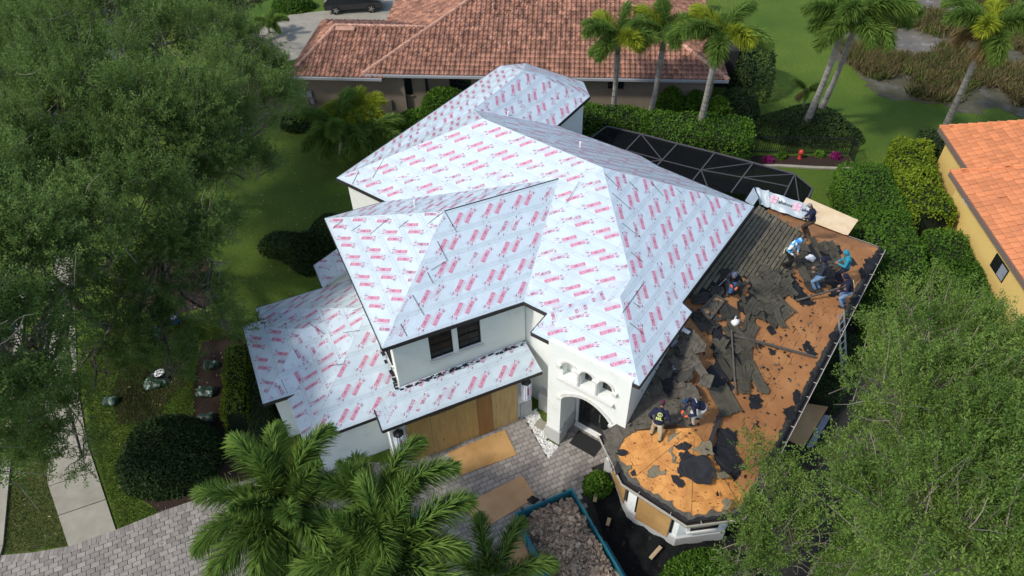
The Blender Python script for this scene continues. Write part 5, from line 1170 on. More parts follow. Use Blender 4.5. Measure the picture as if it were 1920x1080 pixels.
def person(label, feet, face, lean, hands, top, bottom, boots, hat, hatkind='cap', side=0., head_tilt=.5, hip=.90, gloves=None, decor=None, stoop=0., tail=None):
    """feet: two roof points (left, right); face: world azimuth the person faces; hands: two targets in local (side, forward, up) metres from the pelvis"""
    F1, F2 = Vector(feet[0]), Vector(feet[1]); mid = (F1+F2)/2; f = Vector((math.sin(R(face)), math.cos(R(face)), 0)); s = Vector((f.y, -f.x, 0))
    root = empty('person', mid, label, 'person', 'roofers at work')
    pel = mid+UP*hip+f*(-.10*math.sin(lean))+s*side; ax = (UP*math.cos(lean)+f*math.sin(lean)).normalized(); ff = (f*math.cos(lean)-UP*math.sin(lean)).normalized()
    waist = pel+ax*.16; chest = pel+ax*.38+ff*-.02; neck = pel+ax*.56+ff*.02; ha = (UP*math.cos(head_tilt+lean*.55)+f*math.sin(head_tilt+lean*.55)).normalized(); hf = (f*math.cos(head_tilt+lean*.55)-UP*math.sin(head_tilt+lean*.55)).normalized()
    head = neck+ax*.06+ha*.15
    shL, shR = neck-ax*.07-s*.18, neck-ax*.07+s*.18; hL, hR = pel-s*.09-UP*.03, pel+s*.09-UP*.03
    body, cloth, legs = MB(), MB(), MB()
    # legs
    knees = []
    for hp, ft in ((hL, F1), (hR, F2)):
        an = ft+UP*.09; d = an-hp; L_ = d.length; half = .46; b = math.sqrt(max(half*half-(L_/2)**2, 0)) if L_ < .92 else 0
        kn = (hp+an)/2+(f*1.0+(ft-mid)*.3).normalized()*b; knees.append(kn)
        caps(body, [hp, kn, an], [.082, .055, .038]); caps(legs, [hp, hp.lerp(kn, .5), kn, kn.lerp(an, .5), an+UP*.02], [.108, .098, .078, .072, .062])
        ball(body, ft+f*.05+UP*.045, .042, .12, .042, (s, f, UP))
    # torso
    for c, rx, ry, rz_ in ((pel, .155, .115, .13), (waist, .14, .10, .14), (chest, .165, .115, .19)): ball(body, c, rx, ry, rz_, (s, ff, ax))
    caps(body, [neck-ax*.06, head-ha*.06], [.058, .052])
    ball(legs, pel-UP*.01, .178, .138, .14, (s, f, UP))
    for c, rx, ry, rz_ in ((pel+ax*.05, .182, .142, .13), (waist, .172, .13, .15), (chest, .195, .14, .20), (neck-ax*.09, .16, .10, .09)): ball(cloth, c, rx, ry, rz_, (s, ff, ax))
    caps(cloth, [neck-ax*.08, neck+ax*.02], [.085, .075])
    hp_ = []
    for sh, ht in ((shL, hands[0]), (shR, hands[1])):
        tgt = pel+s*ht[0]+f*ht[1]+UP*ht[2]; d = tgt-sh; L_ = d.length; mx = .56
        if L_ > mx: tgt = sh+d*(mx/L_); d = tgt-sh; L_ = mx
        b = math.sqrt(max(.29**2-(L_/2)**2, 0)); o = (-UP*.5-f*.5+(sh-neck).normalized()*.7); o = o-d.normalized()*o.dot(d.normalized()); el = (sh+tgt)/2+o.normalized()*b
        caps(body, [sh, el, tgt], [.046, .037, .026]); caps(cloth, [sh, sh.lerp(el, .5), el, el.lerp(tgt, .85)], [.078, .066, .058, .046])
        hd = (tgt-el).normalized(); hs = hd.cross(UP); hs = hs.normalized() if hs.length > .1 else s; hu = hs.cross(hd)
        pc = tgt+hd*.045; ball(body, pc, .040, .050, .018, (hs, hd, hu))                  # palm, four fingers and thumb
        for q in range(4):
            a = tgt+hd*.08+hs*(-.030+.020*q); l = (.050, .058, .054, .042)[q]; m1 = a+hd*l*.6-hu*.012; caps(body, [a, m1, m1+hd*l*.25-hu*.038], [.011, .010, .009], 6)
        sg = 1 if (sh-neck).dot(s) < 0 else -1
        a = tgt+hd*.02+hs*.034*sg; caps(body, [a, a+hs*.022*sg+hd*.035-hu*.01, a+hs*.012*sg+hd*.062-hu*.032], [.013, .011, .009], 6); hp_.append(tgt+hd*.07)
        if gloves: 
            g = MB(); ball(g, pc+hd*.02, .050, .072, .034, (hs, hd, hu)); ball(g, pc-hd*.03, .042, .03, .034, (hs, hd, hu)); g.build('glove', gloves, root, smooth=True)
    # head with face
    fr_ = (s, hf, ha); ball(body, head, .074, .094, .112, fr_, 14, 10); ball(body, head-ha*.055+hf*.03, .056, .060, .058, fr_)
    caps(body, [head+hf*.088+ha*.012, head+hf*.108-ha*.020], [.012, .016], 6)
    for q in (-1, 1): ball(body, head+s*(.076*q)-hf*.005, .012, .024, .032, fr_, 8, 5)
    remesh(body, .010, 'body', SKIN, root)
    for q in (-1, 1): e = MB(); ball(e, head+s*.030*q+hf*.086+ha*.012, .011, .008, .008, fr_, 8, 5); e.build('eye', M['black'], root)
    e = MB(); e.box(head+hf*.092-ha*.050, .042, .010, .008, s, hf, ha); e.build('mouth', CAPR, root)
    remesh(cloth, .013, 'jacket', top, root); remesh(legs, .013, 'trousers', bottom, root)
    for ft in (F1, F2):
        b = MB(); ball(b, ft+f*.055+UP*.05, .055, .145, .055, (s, f, UP)); ball(b, ft+UP*.09, .056, .062, .075, (s, f, UP)); remesh(b, .014, 'boot', boots, root)
    h = MB()
    if hatkind == 'hood':
        ball(h, head-hf*.012+ha*.012, .108, .122, .140, fr_, 14, 10); ball(h, neck+ax*.03-ff*.06, .11, .075, .07, fr_); ho = remesh(h, .012, 'hood', hat, root)
        v = MB(); ball(v, head+hf*.080+ha*.0, .064, .045, .086, fr_, 12, 8); v.build('face_cover', SKIN, root, smooth=True)
    else:
        vs = []; ball(h, head+ha*.035-hf*.004, .084, .104, .092, fr_, 14, 8)
        bd = -1 if hatkind == 'back' else 1
        h.prism([head+hf*(.09*bd)+ha*.045+s*x+hf*(y*bd) for x, y in ((-.07, -.02), (-.06, .055), (0, .078), (.06, .055), (.07, -.02))], ha*.012); h.build('cap', hat, root, smooth=True)
        hr = MB(); ball(hr, head-hf*.02-ha*.005, .080, .088, .08, fr_, 12, 7); hr.build('hair', M['black'], root, smooth=True)
    if decor:                                               # back print
        kind, mt = decor; c = chest-ff*.150+ax*.02; c2 = c; b = MB()
        if kind == 'ring':
            n = 18
            for i in range(n):
                a0, a1 = 2*math.pi*i/n, 2*math.pi*(i+1)/n; p0 = [c+ax*.05+s*(r*math.cos(a))+ax*(r*math.sin(a)) for a, r in ((a0, .085), (a1, .085), (a1, .068), (a0, .068))]; b.prism(p0, -ff*.012)
            for x0, y0, x1, y1 in ((-.04, .085, .03, .098), (-.05, .02, -.036, .09), (-.05, .01, .035, .024), (.022, .02, .036, .06), (-.005, .05, .036, .062)): b.obox(c+s*x0+ax*y0, s*(x1-x0), ax*(y1-y0), -ff*.012)
            for x0 in (-.105, -.045, .015): b.obox(c+s*x0-ax*.135, s*.045, ax*.075, -ff*.010)
            b.obox(c-s*.12-ax*.16, s*.23, ax*.014, -ff*.010)
        else:
            for j, (w_, y) in enumerate(((.20, .09), (.14, .055))):
                n = 6
                for i in range(n): b.obox(c+s*(-w_/2+w_*i/n)+ax*y, s*(w_/n*.7), ax*.024, -ff*.012)
        b.build('back_print', mt, root)
    if tail: 
        b = MB(); q = pel-f*.13+s*.08-UP*.10; b.prism([q-s*.07+UP*.16, q+s*.07+UP*.16, q+s*.06-UP*.14, q-s*.05-UP*.18], -f*.04); b.build('hanging_cloth', tail, root)
    return root, hp_, pel, f, s
def bay(x, y):                                              # a point on the small octagonal roof
    n1 = pnorm(by2, by3, A8); n2 = pnorm(by1, by2, A8); p1, p2 = onplane(x, y, A8, n1), onplane(x, y, A8, n2); return p1 if p1.z < p2.z else p2
def fpt(p): return p+UP*.02
P_ = {}
_b = G(1228, 826, 3.62)
nQ = nV
def V_(x, y): return onplane(x, y, A8, nV)
P_['a'] = person('person in khaki trousers and navy top with a yellow ring on the back', (fpt(bay(1221, 815)), fpt(bay(1236, 828))), 20, .35, ((-.22, .12, -.02), (.24, .2, .02)), NAVY, KHAKI, BOOTK, CAPR, 'back', decor=('ring', YLW), tail=CREAM)
P_['b'] = person('person bending over in a navy sweatshirt and pale grey trousers beside the black felt', (fpt(V_(1300, 798)), fpt(V_(1312, 786))), 262, 1.0, ((-.15, .55, -.2), (.12, .6, -.25)), NAVY, GREYT, BOOTK, CAPN, 'back', gloves=ORG, decor=('lines', WHT), hip=.86)
P_['c'] = person('person in black jacket and blue jeans by the upper wall, holding a pry bar', (fpt(S(1364, 553)), fpt(S(1374, 549))), 205, .55, ((-.2, .42, .02), (.05, .40, .05)), BLACKJ, JEAN, BOOT, cm('grey blue hood', (.10, .13, .20)), 'hood', gloves=ORG, hip=.72)
P_['d'] = person('person in a blue and white patterned hoodie and black trousers', (fpt(S(1468, 500)), fpt(S(1476, 503))), 150, .28, ((-.1, .3, .1), (.15, .3, .05)), CAMO, BLACKT, BOOTK, mat('bright blue hood', (.03, .22, .60), (.35, .62, .75), scale=6, lo=.55, hi=.6, rough=.9), 'hood', tail=CREAM)
P_['e'] = person('person in grey cap and brown trousers at the far eave beside the silver wrap', (fpt(S(1508, 441)), fpt(S(1516, 444))), 285, .3, ((-.05, .36, .05), (.1, .34, .02)), NAVY, BROWNT, BOOT, CAPG, 'cap')
P_['f'] = person('person in dark navy hood and light jeans in the middle of the crew', (fpt(S(1527, 546)), fpt(S(1534, 543))), 290, .12, ((-.12, .34, .12), (.12, .36, .2)), cm('dark grey jacket', (.03, .036, .05)), JEANL, BOOT, NAVY, 'hood')
P_['g'] = person('person in a bright turquoise hooded top and navy trousers', (fpt(S(1571, 530)), fpt(S(1578, 531))), 285, .2, ((-.14, .40, .22), (.1, .38, .15)), TEALH, NAVYT, BOOT, TEALH, 'hood')
P_['h'] = person('person in navy hood and blue jeans at the gutter, yellow ring on back', (fpt(S(1578, 578)), fpt(S(1582, 570))), 290, .42, ((-.22, .42, .05), (.2, .40, .0)), NAVY, JEANL, BOOTK, NAVY, 'hood', decor=('ring', YLW))
# ================================================================== things lying on the stripped roof
def zc(ox, oy, k): return lambda x, y: (ox+x/k, oy+y/k)
z4, z5, z7, z6, zr8 = zc(960, 480, 2.7), zc(1250, 330, 3.6), zc(1110, 770, 4.), zc(1240, 540, 4.906), zc(1400, 640, 4.5)
def ragpoly(P, step=.10, amp=.045):
    out = []
    for a, b in zip(P, P[1:]+P[:1]):
        k = max(1, int((b-a).length/step)); d = (b-a)
        for i in range(k): out.append(a.lerp(b, i/k)+Vector((random.gauss(0, amp), random.gauss(0, amp), 0))*(1 if i else .5))
    return out
NSC = [0]
def scrap(px, surf, m='felt', lab='torn scrap of black roofing felt on the stripped roof', name='felt_scrap', group='felt scraps on the stripped roof', cat='felt', th=.012, lift=None):
    P = [surf(*p) for p in px]; n = pnorm(*P[:3]); P = ragpoly(P); c = sum(P, Vector())/len(P); P = [p-n*((p-c).dot(n)) for p in P]
    NSC[0] += 1; l = .012+.0011*(NSC[0] % 40) if lift is None else lift
    bm = bmesh.new(); vs = [bm.verts.new(p+n*l) for p in P]; f = bm.faces.new(vs); r = bmesh.ops.triangulate(bm, faces=[f]); bmesh.ops.subdivide_edges(bm, edges=bm.edges[:], cuts=1)
    for v in bm.verts: v.co += n*(random.random()**2*.05 if (v.co-c).length > .25 else random.random()*.02)
    r = bmesh.ops.extrude_face_region(bm, geom=bm.faces[:]); bmesh.ops.translate(bm, verts=[g for g in r['geom'] if isinstance(g, bmesh.types.BMVert)], vec=n*th)
    me = bpy.data.meshes.new(name); bm.to_mesh(me); bm.free(); me.materials.append(M[m]); me.polygons.foreach_set('use_smooth', [False]*len(me.polygons))
    return tag(link(name, me), lab, cat, group)
def Sx(x, y): return S(x, y)
FL = ['narrow black felt scrap left of the white plastic jug', 'wide black felt patch crossed by the slim grey pole', 'black felt patch beside the large layered slab below the crew', 'ragged black felt scrap at the gutter end of the long dark board', 'black felt patch among slabs downhill of the worker with the pry bar', 'long black felt tongue running down toward the raised batten', 'black felt strip below the white plastic bag', 'black felt patch under the worker in turquoise', 'ragged black felt at the far right corner of the gutter', 'black felt scrap uphill of the worker in turquoise', 'black felt patch right of the worker with the pry bar', 'small black felt scrap right of the turquoise hood']
FB = ['largest black felt sheet between the bay roof and the long slope', 'big rounded black felt sheet on the bright bay roof', 'small black felt piece just above the big rounded sheet', 'black felt scrap near the left gutter of the bay roof', 'narrow black felt flap left of the big rounded sheet', 'tiny black felt bit on the bay roof below the hip line', 'black felt scrap at the left corner of the bay gutter', 'tiny black felt chip near the front right of the bay roof', 'black felt patch at the right end of the bay under the oak twigs']
FS = ['heart-shaped green grey shingle scrap alone on the bright bay roof', 'long grey green shingle scrap left of the big rounded felt sheet', 'small shingle scrap near the left corner of the bay gutter', 'shingle scrap beside the bent metal strip', 'shingle scrap right of the big rounded felt sheet', 'shingle scrap covering the top of the big rounded felt sheet', 'shingle scrap at the right front gutter of the bay']
FG = ['crumpled grey felt at the top of the valley beside the tower', 'charcoal shingle patch in the middle of the valley beside the tower', 'black felt patch in the valley beside the tower', 'charcoal shingle patch under the pale metal strip', 'dusty grey felt at the foot of the tower wall']
for zf, pts in ((z4, [(1010, 370), (1050, 345), (1075, 420), (1060, 480), (1010, 470)]), (z4, [(975, 580), (1060, 520), (1120, 600), (1095, 640), (1130, 670), (1040, 700), (985, 640)]),
    (z4, [(1330, 110), (1390, 80), (1440, 130), (1490, 205), (1430, 225), (1370, 170)]), (z4, [(1468, 450), (1490, 428), (1548, 500), (1500, 515)]), (z4, [(1140, 235), (1240, 195), (1275, 285), (1200, 305), (1140, 275)]),
    (z5, [(745, 690), (830, 640), (900, 760), (960, 830), (990, 862), (900, 875), (850, 790)]), (z5, [(860, 470), (905, 560), (1000, 620), (1015, 700), (960, 720), (895, 660)]), (z5, [(1010, 640), (1120, 620), (1160, 700), (1120, 760), (1060, 710)]),
    (z5, [(1330, 570), (1400, 545), (1425, 500), (1440, 560), (1370, 650), (1330, 640)]), (z5, [(1090, 480), (1160, 470), (1190, 520), (1120, 560)]), (z5, [(470, 850), (560, 800), (650, 830), (660, 910), (580, 920)]), (z5, [(1220, 560), (1250, 555), (1280, 600), (1240, 610)]),
    (z5, [(930, 830), (1000, 850), (960, 880)]), (z5, [(1290, 640), (1320, 620), (1350, 680), (1310, 690)]), (z4, [(1290, 370), (1310, 355), (1330, 390), (1310, 400)]), (z4, [(1290, 470), (1325, 490), (1310, 503)]), (z4, [(1145, 615), (1190, 625), (1180, 645)]), (z4, [(1230, 830), (1245, 835), (1252, 880), (1240, 875)]), (z4, [(1240, 445), (1260, 450), (1250, 475)]),
    (z4, [(1245, 715), (1270, 735), (1255, 745)]), (z4, [(1600, 400), (1625, 380), (1640, 430), (1610, 440)]), (z4, [(1370, 770), (1420, 760), (1430, 830), (1375, 830)]), (z4, [(1420, 690), (1445, 680), (1450, 740), (1420, 750)]), (z4, [(1500, 600), (1520, 590), (1515, 630)])):
    i_ = FL.pop(0) if FL else None; scrap([zf(*p) for p in pts], Sx, **({'lab': i_, 'group': None} if i_ else {'lab': 'small torn bit of black felt on the bare orange decking', 'group': 'small felt bits on the decking'}))
FZ = ['black felt under the slab heap in the middle of the roof', 'black felt under the strips beside the slim grey pole', 'black felt under the slabs between the workers', 'black felt below the upper wall behind the plywood cricket', 'narrow felt patch left of the slim grey pole', 'felt patch beside the worker at the gutter', 'felt patch below the narrow shingle strip']
for pts in ([(1392, 512), (1440, 500), (1482, 540), (1478, 605), (1440, 618), (1395, 590)], [(1344, 622), (1398, 600), (1415, 655), (1392, 735), (1352, 725)], [(1484, 452), (1535, 448), (1580, 482), (1560, 528), (1500, 535)], [(1300, 562), (1345, 522), (1392, 522), (1384, 556), (1322, 575)], [(1335, 640), (1352, 640), (1356, 700), (1338, 690)], [(1560, 520), (1590, 525), (1580, 560), (1550, 560)], [(1400, 740), (1425, 735), (1430, 770), (1405, 775)]):
    scrap([(x+(sum(p[0] for p in pts)/len(pts)-x)*.22, y+(sum(p[1] for p in pts)/len(pts)-y)*.22) for x, y in pts], Sx, lift=.010, lab=FZ.pop(0), group=None)
for pts, mt in (([(940, 140), (1070, 150), (1078, 230), (1062, 300), (1145, 430), (1060, 480), (960, 470), (905, 340)], 'felt'), ([(660, 315), (740, 322), (870, 352), (932, 450), (900, 520), (860, 560), (790, 550), (720, 512), (650, 512), (640, 440)], 'felt'), ([(608, 262), (700, 230), (755, 265), (700, 302), (640, 296)], 'felt'), ([(175, 322), (240, 300), (275, 332), (220, 357)], 'felt'), ([(590, 482), (640, 492), (680, 522), (668, 584), (640, 572), (600, 512)], 'felt'), ([(290, 470), (325, 452), (335, 480), (300, 505)], 'felt'), ([(170, 430), (215, 420), (230, 455), (190, 490)], 'felt'), ([(920, 625), (940, 612), (950, 640), (930, 652)], 'felt'), ([(1020, 420), (1090, 440), (1130, 500), (1060, 530)], 'felt')):
    scrap([z7(*p) for p in pts], bay if min(p[0] for p in pts) < 900 else Sx, mt, lab=FB.pop(0), group=None)
for pts in ([(425, 432), (460, 410), (500, 445), (546, 450), (552, 482), (480, 502), (424, 496)], [(573, 192), (670, 150), (652, 222), (602, 300), (622, 380), (660, 402), (600, 400), (580, 290)], [(232, 420), (296, 412), (298, 440), (240, 480)], [(820, 230), (900, 240), (920, 330), (850, 320), (805, 270)], [(925, 460), (990, 450), (1040, 500), (940, 515)], [(740, 290), (800, 265), (870, 340), (820, 330)], [(975, 690), (1010, 650), (1060, 700), (960, 745)]):
    scrap([z7(*p) for p in pts], bay, 'shingle', FS.pop(0), 'shingle_scrap', None, 'shingle', th=.016)
scrap([z7(*p) for p in [(75, 150), (300, 110), (330, 165), (255, 200), (215, 260), (180, 330), (185, 410), (150, 460), (110, 300)]], bay, 'grit', 'broad grey dusty felt along the left gutter of the bay roof', 'felt_scrap', None, 'felt')
scrap([z7(*p) for p in [(250, 110), (560, 95), (740, 60), (700, 30), (520, 60), (330, 80)]], V_, 'grit', 'strip of grey felt behind the two workers at the bay', 'felt_scrap', None, 'felt')
# grey felt, dust and grit around the valley beside the tower
for pts, mt in (([(830, 690), (905, 640), (965, 720), (900, 800), (830, 760)], 'grit'), ([(790, 560), (850, 520), (930, 560), (900, 640), (820, 640)], 'shingledk'), ([(760, 640), (820, 590), (850, 640), (790, 720)], 'felt'), ([(800, 440), (870, 410), (930, 450), (880, 530), (820, 500)], 'shingledk'), ([(700, 760), (830, 720), (950, 740), (890, 830), (790, 850)], 'grit'), ([(820, 530), (850, 525), (850, 570), (815, 580)], 'greyflash')):
    scrap([z4(*p) for p in pts], V_, mt, FG.pop(0) if mt != 'greyflash' else 'bent grey metal flashing piece beside the tower wall', 'felt_scrap' if mt != 'greyflash' else 'flashing', None, 'felt' if mt != 'greyflash' else 'flashing', th=.02)
# slabs of old shingles: stepped courses held together
def slab(c, n, ang, L_, k, m, wd=.145, curl=0., label='torn slab of layered olive grey shingles lying on the stripped roof', group='shingle slabs on the stripped roof', lift=.03):
    e = nD*math.cos(ang)+(n.cross(nD))*math.sin(ang); e = (e-n*e.dot(n)).normalized(); u = n.cross(e); w_ = wd*k; rows = []
    for i in range(k+1):
        y = -w_/2+wd*i; 
        if i > 0: rows.append((y, .004+.012))
        if i < k: rows.append((y+.004, .004+.028))
    nx = 6; vs = []; ends = [(random.uniform(-.10, .10), random.uniform(-.10, .10)) for _ in range(k+1)]; tl = (random.uniform(-.04, .05), random.uniform(-.03, .05))
    for r_, (y, z) in enumerate(rows):
        ee = ends[min((r_+1)//2, k)]
        for i in range(nx+1):
            t = i/nx; x = -L_/2+L_*t+(ee[0] if i == 0 else ee[1] if i == nx else 0); z2 = z+lift+abs(x*tl[0])+abs(y*tl[1])+curl*(2*t-1)**2*.10
            vs.append(c+e*x+u*y+n*z2)
    nr = len(rows); b0 = len(vs); vs += [v-n*.022 for v in vs]; w1 = nx+1; fs = []
    for r_ in range(nr-1):
        for i in range(nx): fs += [(r_*w1+i, r_*w1+i+1, (r_+1)*w1+i+1, (r_+1)*w1+i), (b0+r_*w1+i, b0+(r_+1)*w1+i, b0+(r_+1)*w1+i+1, b0+r_*w1+i+1)]
    for i in range(nx): fs += [(i, b0+i, b0+i+1, i+1), ((nr-1)*w1+i, (nr-1)*w1+i+1, b0+(nr-1)*w1+i+1, b0+(nr-1)*w1+i)]
    for r_ in range(nr-1): fs += [(r_*w1, (r_+1)*w1, b0+(r_+1)*w1, b0+r_*w1), (r_*w1+nx, b0+r_*w1+nx, b0+(r_+1)*w1+nx, (r_+1)*w1+nx)]
    mb = MB(); mb.add(vs, fs); return mb.build('shingle_slab', M[m], label=label, cat='shingles', group=group)
for x, y, L_, k, a in ((1357, 752, 1.15, 6, 1.05), (1416, 709, 1.25, 3, 1.0), (1402, 622, .95, 4, .1), (1463, 543, 1.1, 5, -.35), (1450, 595, .95, 3, .1), (1378, 688, 1.3, 3, 1.15), (1358, 690, 1.1, 2, 1.1), (1398, 672, .8, 3, .5), (1385, 648, .9, 3, -.2), (1350, 655, .8, 2, 1.2), (1425, 545, 1.2, 4, .9), (1440, 570, 1.0, 4, .2)):
    slab(S(x, y), nS, a, L_, k, 'slabm', curl=random.uniform(0, .3), lift=.05)
def zone(px, n, angs, m, Lr, kr, surf=None, nn=None, lift=(.02, .08), **kw):
    i = 0; xs = [p[0] for p in px]; ys = [p[1] for p in px]
    while i < n:
        x, y = random.uniform(min(xs), max(xs)), random.uniform(min(ys), max(ys))
        if not inpoly(x, y, px): continue
        i += 1; slab((surf or S)(x, y), nn or nS, random.choice(angs)+random.gauss(0, .25), random.uniform(*Lr), random.randint(*kr), m, curl=random.uniform(0, .5), lift=random.uniform(*lift), **kw)
zone([(1385, 520), (1440, 505), (1480, 540), (1470, 600), (1430, 610), (1392, 585)], 24, (.9, .2, -.3, 1.2), 'slabm', (.4, 1.0), (1, 4))
zone([(1342, 620), (1400, 605), (1412, 660), (1395, 735), (1360, 720)], 16, (1.1, .8, .2), 'slabm', (.4, 1.0), (1, 3))
zone([(1482, 458), (1530, 450), (1575, 480), (1560, 520), (1500, 530)], 22, (.1, .9, -.5, 1.3), 'slabm', (.4, .95), (1, 4))
zone([(1430, 520), (1470, 500), (1490, 500), (1480, 540), (1440, 550)], 6, (0., .1, -.1), 'slabm', (.5, 1.0), (1, 3), lift=(.04, .09))
zone([(1300, 560), (1345, 515), (1392, 520), (1385, 560), (1330, 620), (1300, 620)], 22, (.2, -.5, 1.0, 1.4), 'shingledk', (.35, .9), (1, 3), label='dark torn shingle slab heaped by the upper wall', group='dark slabs by the upper wall')
zone([(1492, 488), (1540, 500), (1560, 560), (1520, 560)], 8, (.9, 1.2), 'shingledk', (.4, .8), (1, 2), label='dark torn shingle slab between the workers', group='dark slabs between the workers')
zone([(1255, 650), (1300, 610), (1330, 700), (1330, 760), (1270, 780), (1240, 750)], 14, (.2, 1.0, -.6), 'grit', (.35, .8), (1, 3), surf=V_, nn=nV, lift=(.02, .06), label='dusty grey shingle slab in the valley beside the tower', group='dusty slabs beside the tower')
# loose crumbs: many small chips of shingle and felt
cb_ = MB()
for k in range(420):
    p_, q_ = random.uniform(PW+.6, PE-.4), random.gauss(6.0, 3.6)
    if not (0.6 < q_ < QR-1.5): continue
    c = N(p_, q_, rz(p_))+nS*.03; a = random.uniform(0, 6.28); e = nD*math.cos(a)+nS.cross(nD)*math.sin(a); r_ = random.uniform(.02, .075)
    cb_.obox(c, e*r_*1.6, nS.cross(e)*r_, nS*.012, 0 if k % 3 else 1)
cb_.build('roof_crumbs', [M['felt'], M['shingle']], kind='stuff')
# timber, poles and metal on the roof
def stick(name, a, b, wd, hg, m, label, cat): q = MB(); q.beam(a, b, wd, hg); return q.build(name, M[m], label=label, cat=cat)
stick('lumber', S(1372, 632, .14), S(1528, 671, .06), .10, .06, 'lumber', 'long dark board lying across the stripped roof toward the gutter', 'board')
stick('lumber', S(1373, 648, .16), S(1391, 660, .14), .03, .02, 'lumber', 'short splinter beside the long dark board', 'board')
stick('pole', S(1366, 624, .2), S(1376, 742, .12), .05, .05, 'lumber', 'slim grey pole lying on the shingle slabs toward the bay', 'pole')
stick('pole', S(1490, 566, .08), _h if False else S(1574, 549, .55), .07, .05, 'lumber', 'long dark batten raised by the worker at the gutter', 'pole')
stick('metal_strip', S(1349, 777, .10), bay(1325, 846)+UP*.06, .14, .03, 'edge', 'dark bent valley metal strip leaning on the black felt', 'metal strip')
stick('metal_strip', V_(1272, 622)+UP*.25, V_(1291, 632)+UP*.22, .16, .03, 'white', 'short pale metal strip under the upper eave', 'metal strip')
stick('metal_strip', V_(1256, 652)+UP*.12, V_(1268, 642)+UP*.14, .16, .03, 'greyflash', 'short bluish metal strip at the tower wall', 'metal strip')
stick('pry_bar', G(1372, 512, 4.95), S(1347, 537, .03), .03, .03, 'steel', 'bright pry bar in the gloved hands by the upper wall', 'pry bar')
stick('pry_bar', V_(1302, 782)+UP*.08, V_(1268, 788)+UP*.05, .03, .02, 'plylight', 'pale wood lath at the feet of the bending worker', 'lath')
stick('rake_tool', S(1474, 478, .8), S(1496, 506, .04), .03, .03, 'lumber', 'tear-off fork handle held by the worker in the patterned hoodie', 'tool')
cr = empty('plywood_cricket', S(1330, 590), 'small boxed plywood cricket with torn felt beside the upper wall', 'roof cricket')
cc = [S(*z6(345, 220)), S(*z6(430, 300)), S(*z6(560, 130)), S(*z6(480, 80))]
q = MB(); q.prism([p+nS*.06 for p in cc], nS*.05); q.build('board', M['plyground'], cr)
for a, b in zip(cc, cc[1:]+cc[:1]): q = MB(); q.beam(a+nS*.09, b+nS*.09, .09, .16, nS); q.build('curb', M['lumber'], cr)
scrap([z6(360, 190), z6(430, 150), z6(520, 130), z6(500, 190), z6(420, 230)], Sx, 'grit', 'grey felt torn over the plywood cricket', 'felt_scrap', None, 'felt', lift=.125)
jb = S(1373, 606, .12); r_ = empty('plastic_jug', jb, 'white plastic jug lying on the shingle heap', 'jug')
q = MB(); q.lathe(jb-nD*.14, [(.02, 0), (.12, .02), (.13, .12), (.13, .22), (.06, .30), (.04, .36)], 14, axis=(nD*.9+uD*.4).normalized()); q.build('body', M['white'], r_, smooth=True)
q = MB(); q.tube([jb+UP*.10+nD*.02, jb+UP*.19+nD*.05, jb+UP*.19+nD*.13, jb+UP*.08+nD*.17], .018, 6); q.build('handle', M['white'], r_)
def blob(name, c, rx, ry, rz_, m, label, cat):
    bm = bmesh.new(); bmesh.ops.create_icosphere(bm, subdivisions=3, radius=1)
    for v in bm.verts:
        k = 1+.16*math.sin(v.co.x*5+c.x*3)+.14*math.sin(v.co.y*6-v.co.z*4+c.y)+random.uniform(-.05, .05); v.co = Vector((v.co.x*rx*k, v.co.y*ry*k, max(v.co.z, -.5)*rz_*k))+Vector(c)
    me = bpy.data.meshes.new(name); bm.to_mesh(me); bm.free(); me.materials.append(M[m]); return tag(link(name, me), label, cat)
blob('plastic_bag', S(1516, 487, .12), .22, .16, .12, 'white', 'crumpled white plastic bag between the workers', 'plastic bag')
# ladder at the gutter
la_, lb_ = G(1577, 586, 3.5), G(1585, 742, 0.03); lx = (uD*.2+nD).normalized(); ld = empty('ladder', lb_, 'aluminium extension ladder leaning on the right gutter', 'ladder')
for sg in (-1, 1): q = MB(); q.beam(lb_+lx*.2*sg, la_+lx*.2*sg, .03, .08, UP); q.build('rail', M['steel'], ld)
for i in range(13): t = (i+.5)/13; q = MB(); q.tube([lb_.lerp(la_, t)-lx*.19, lb_.lerp(la_, t)+lx*.19], .02, 6); q.build('rung', M['steel'], ld)
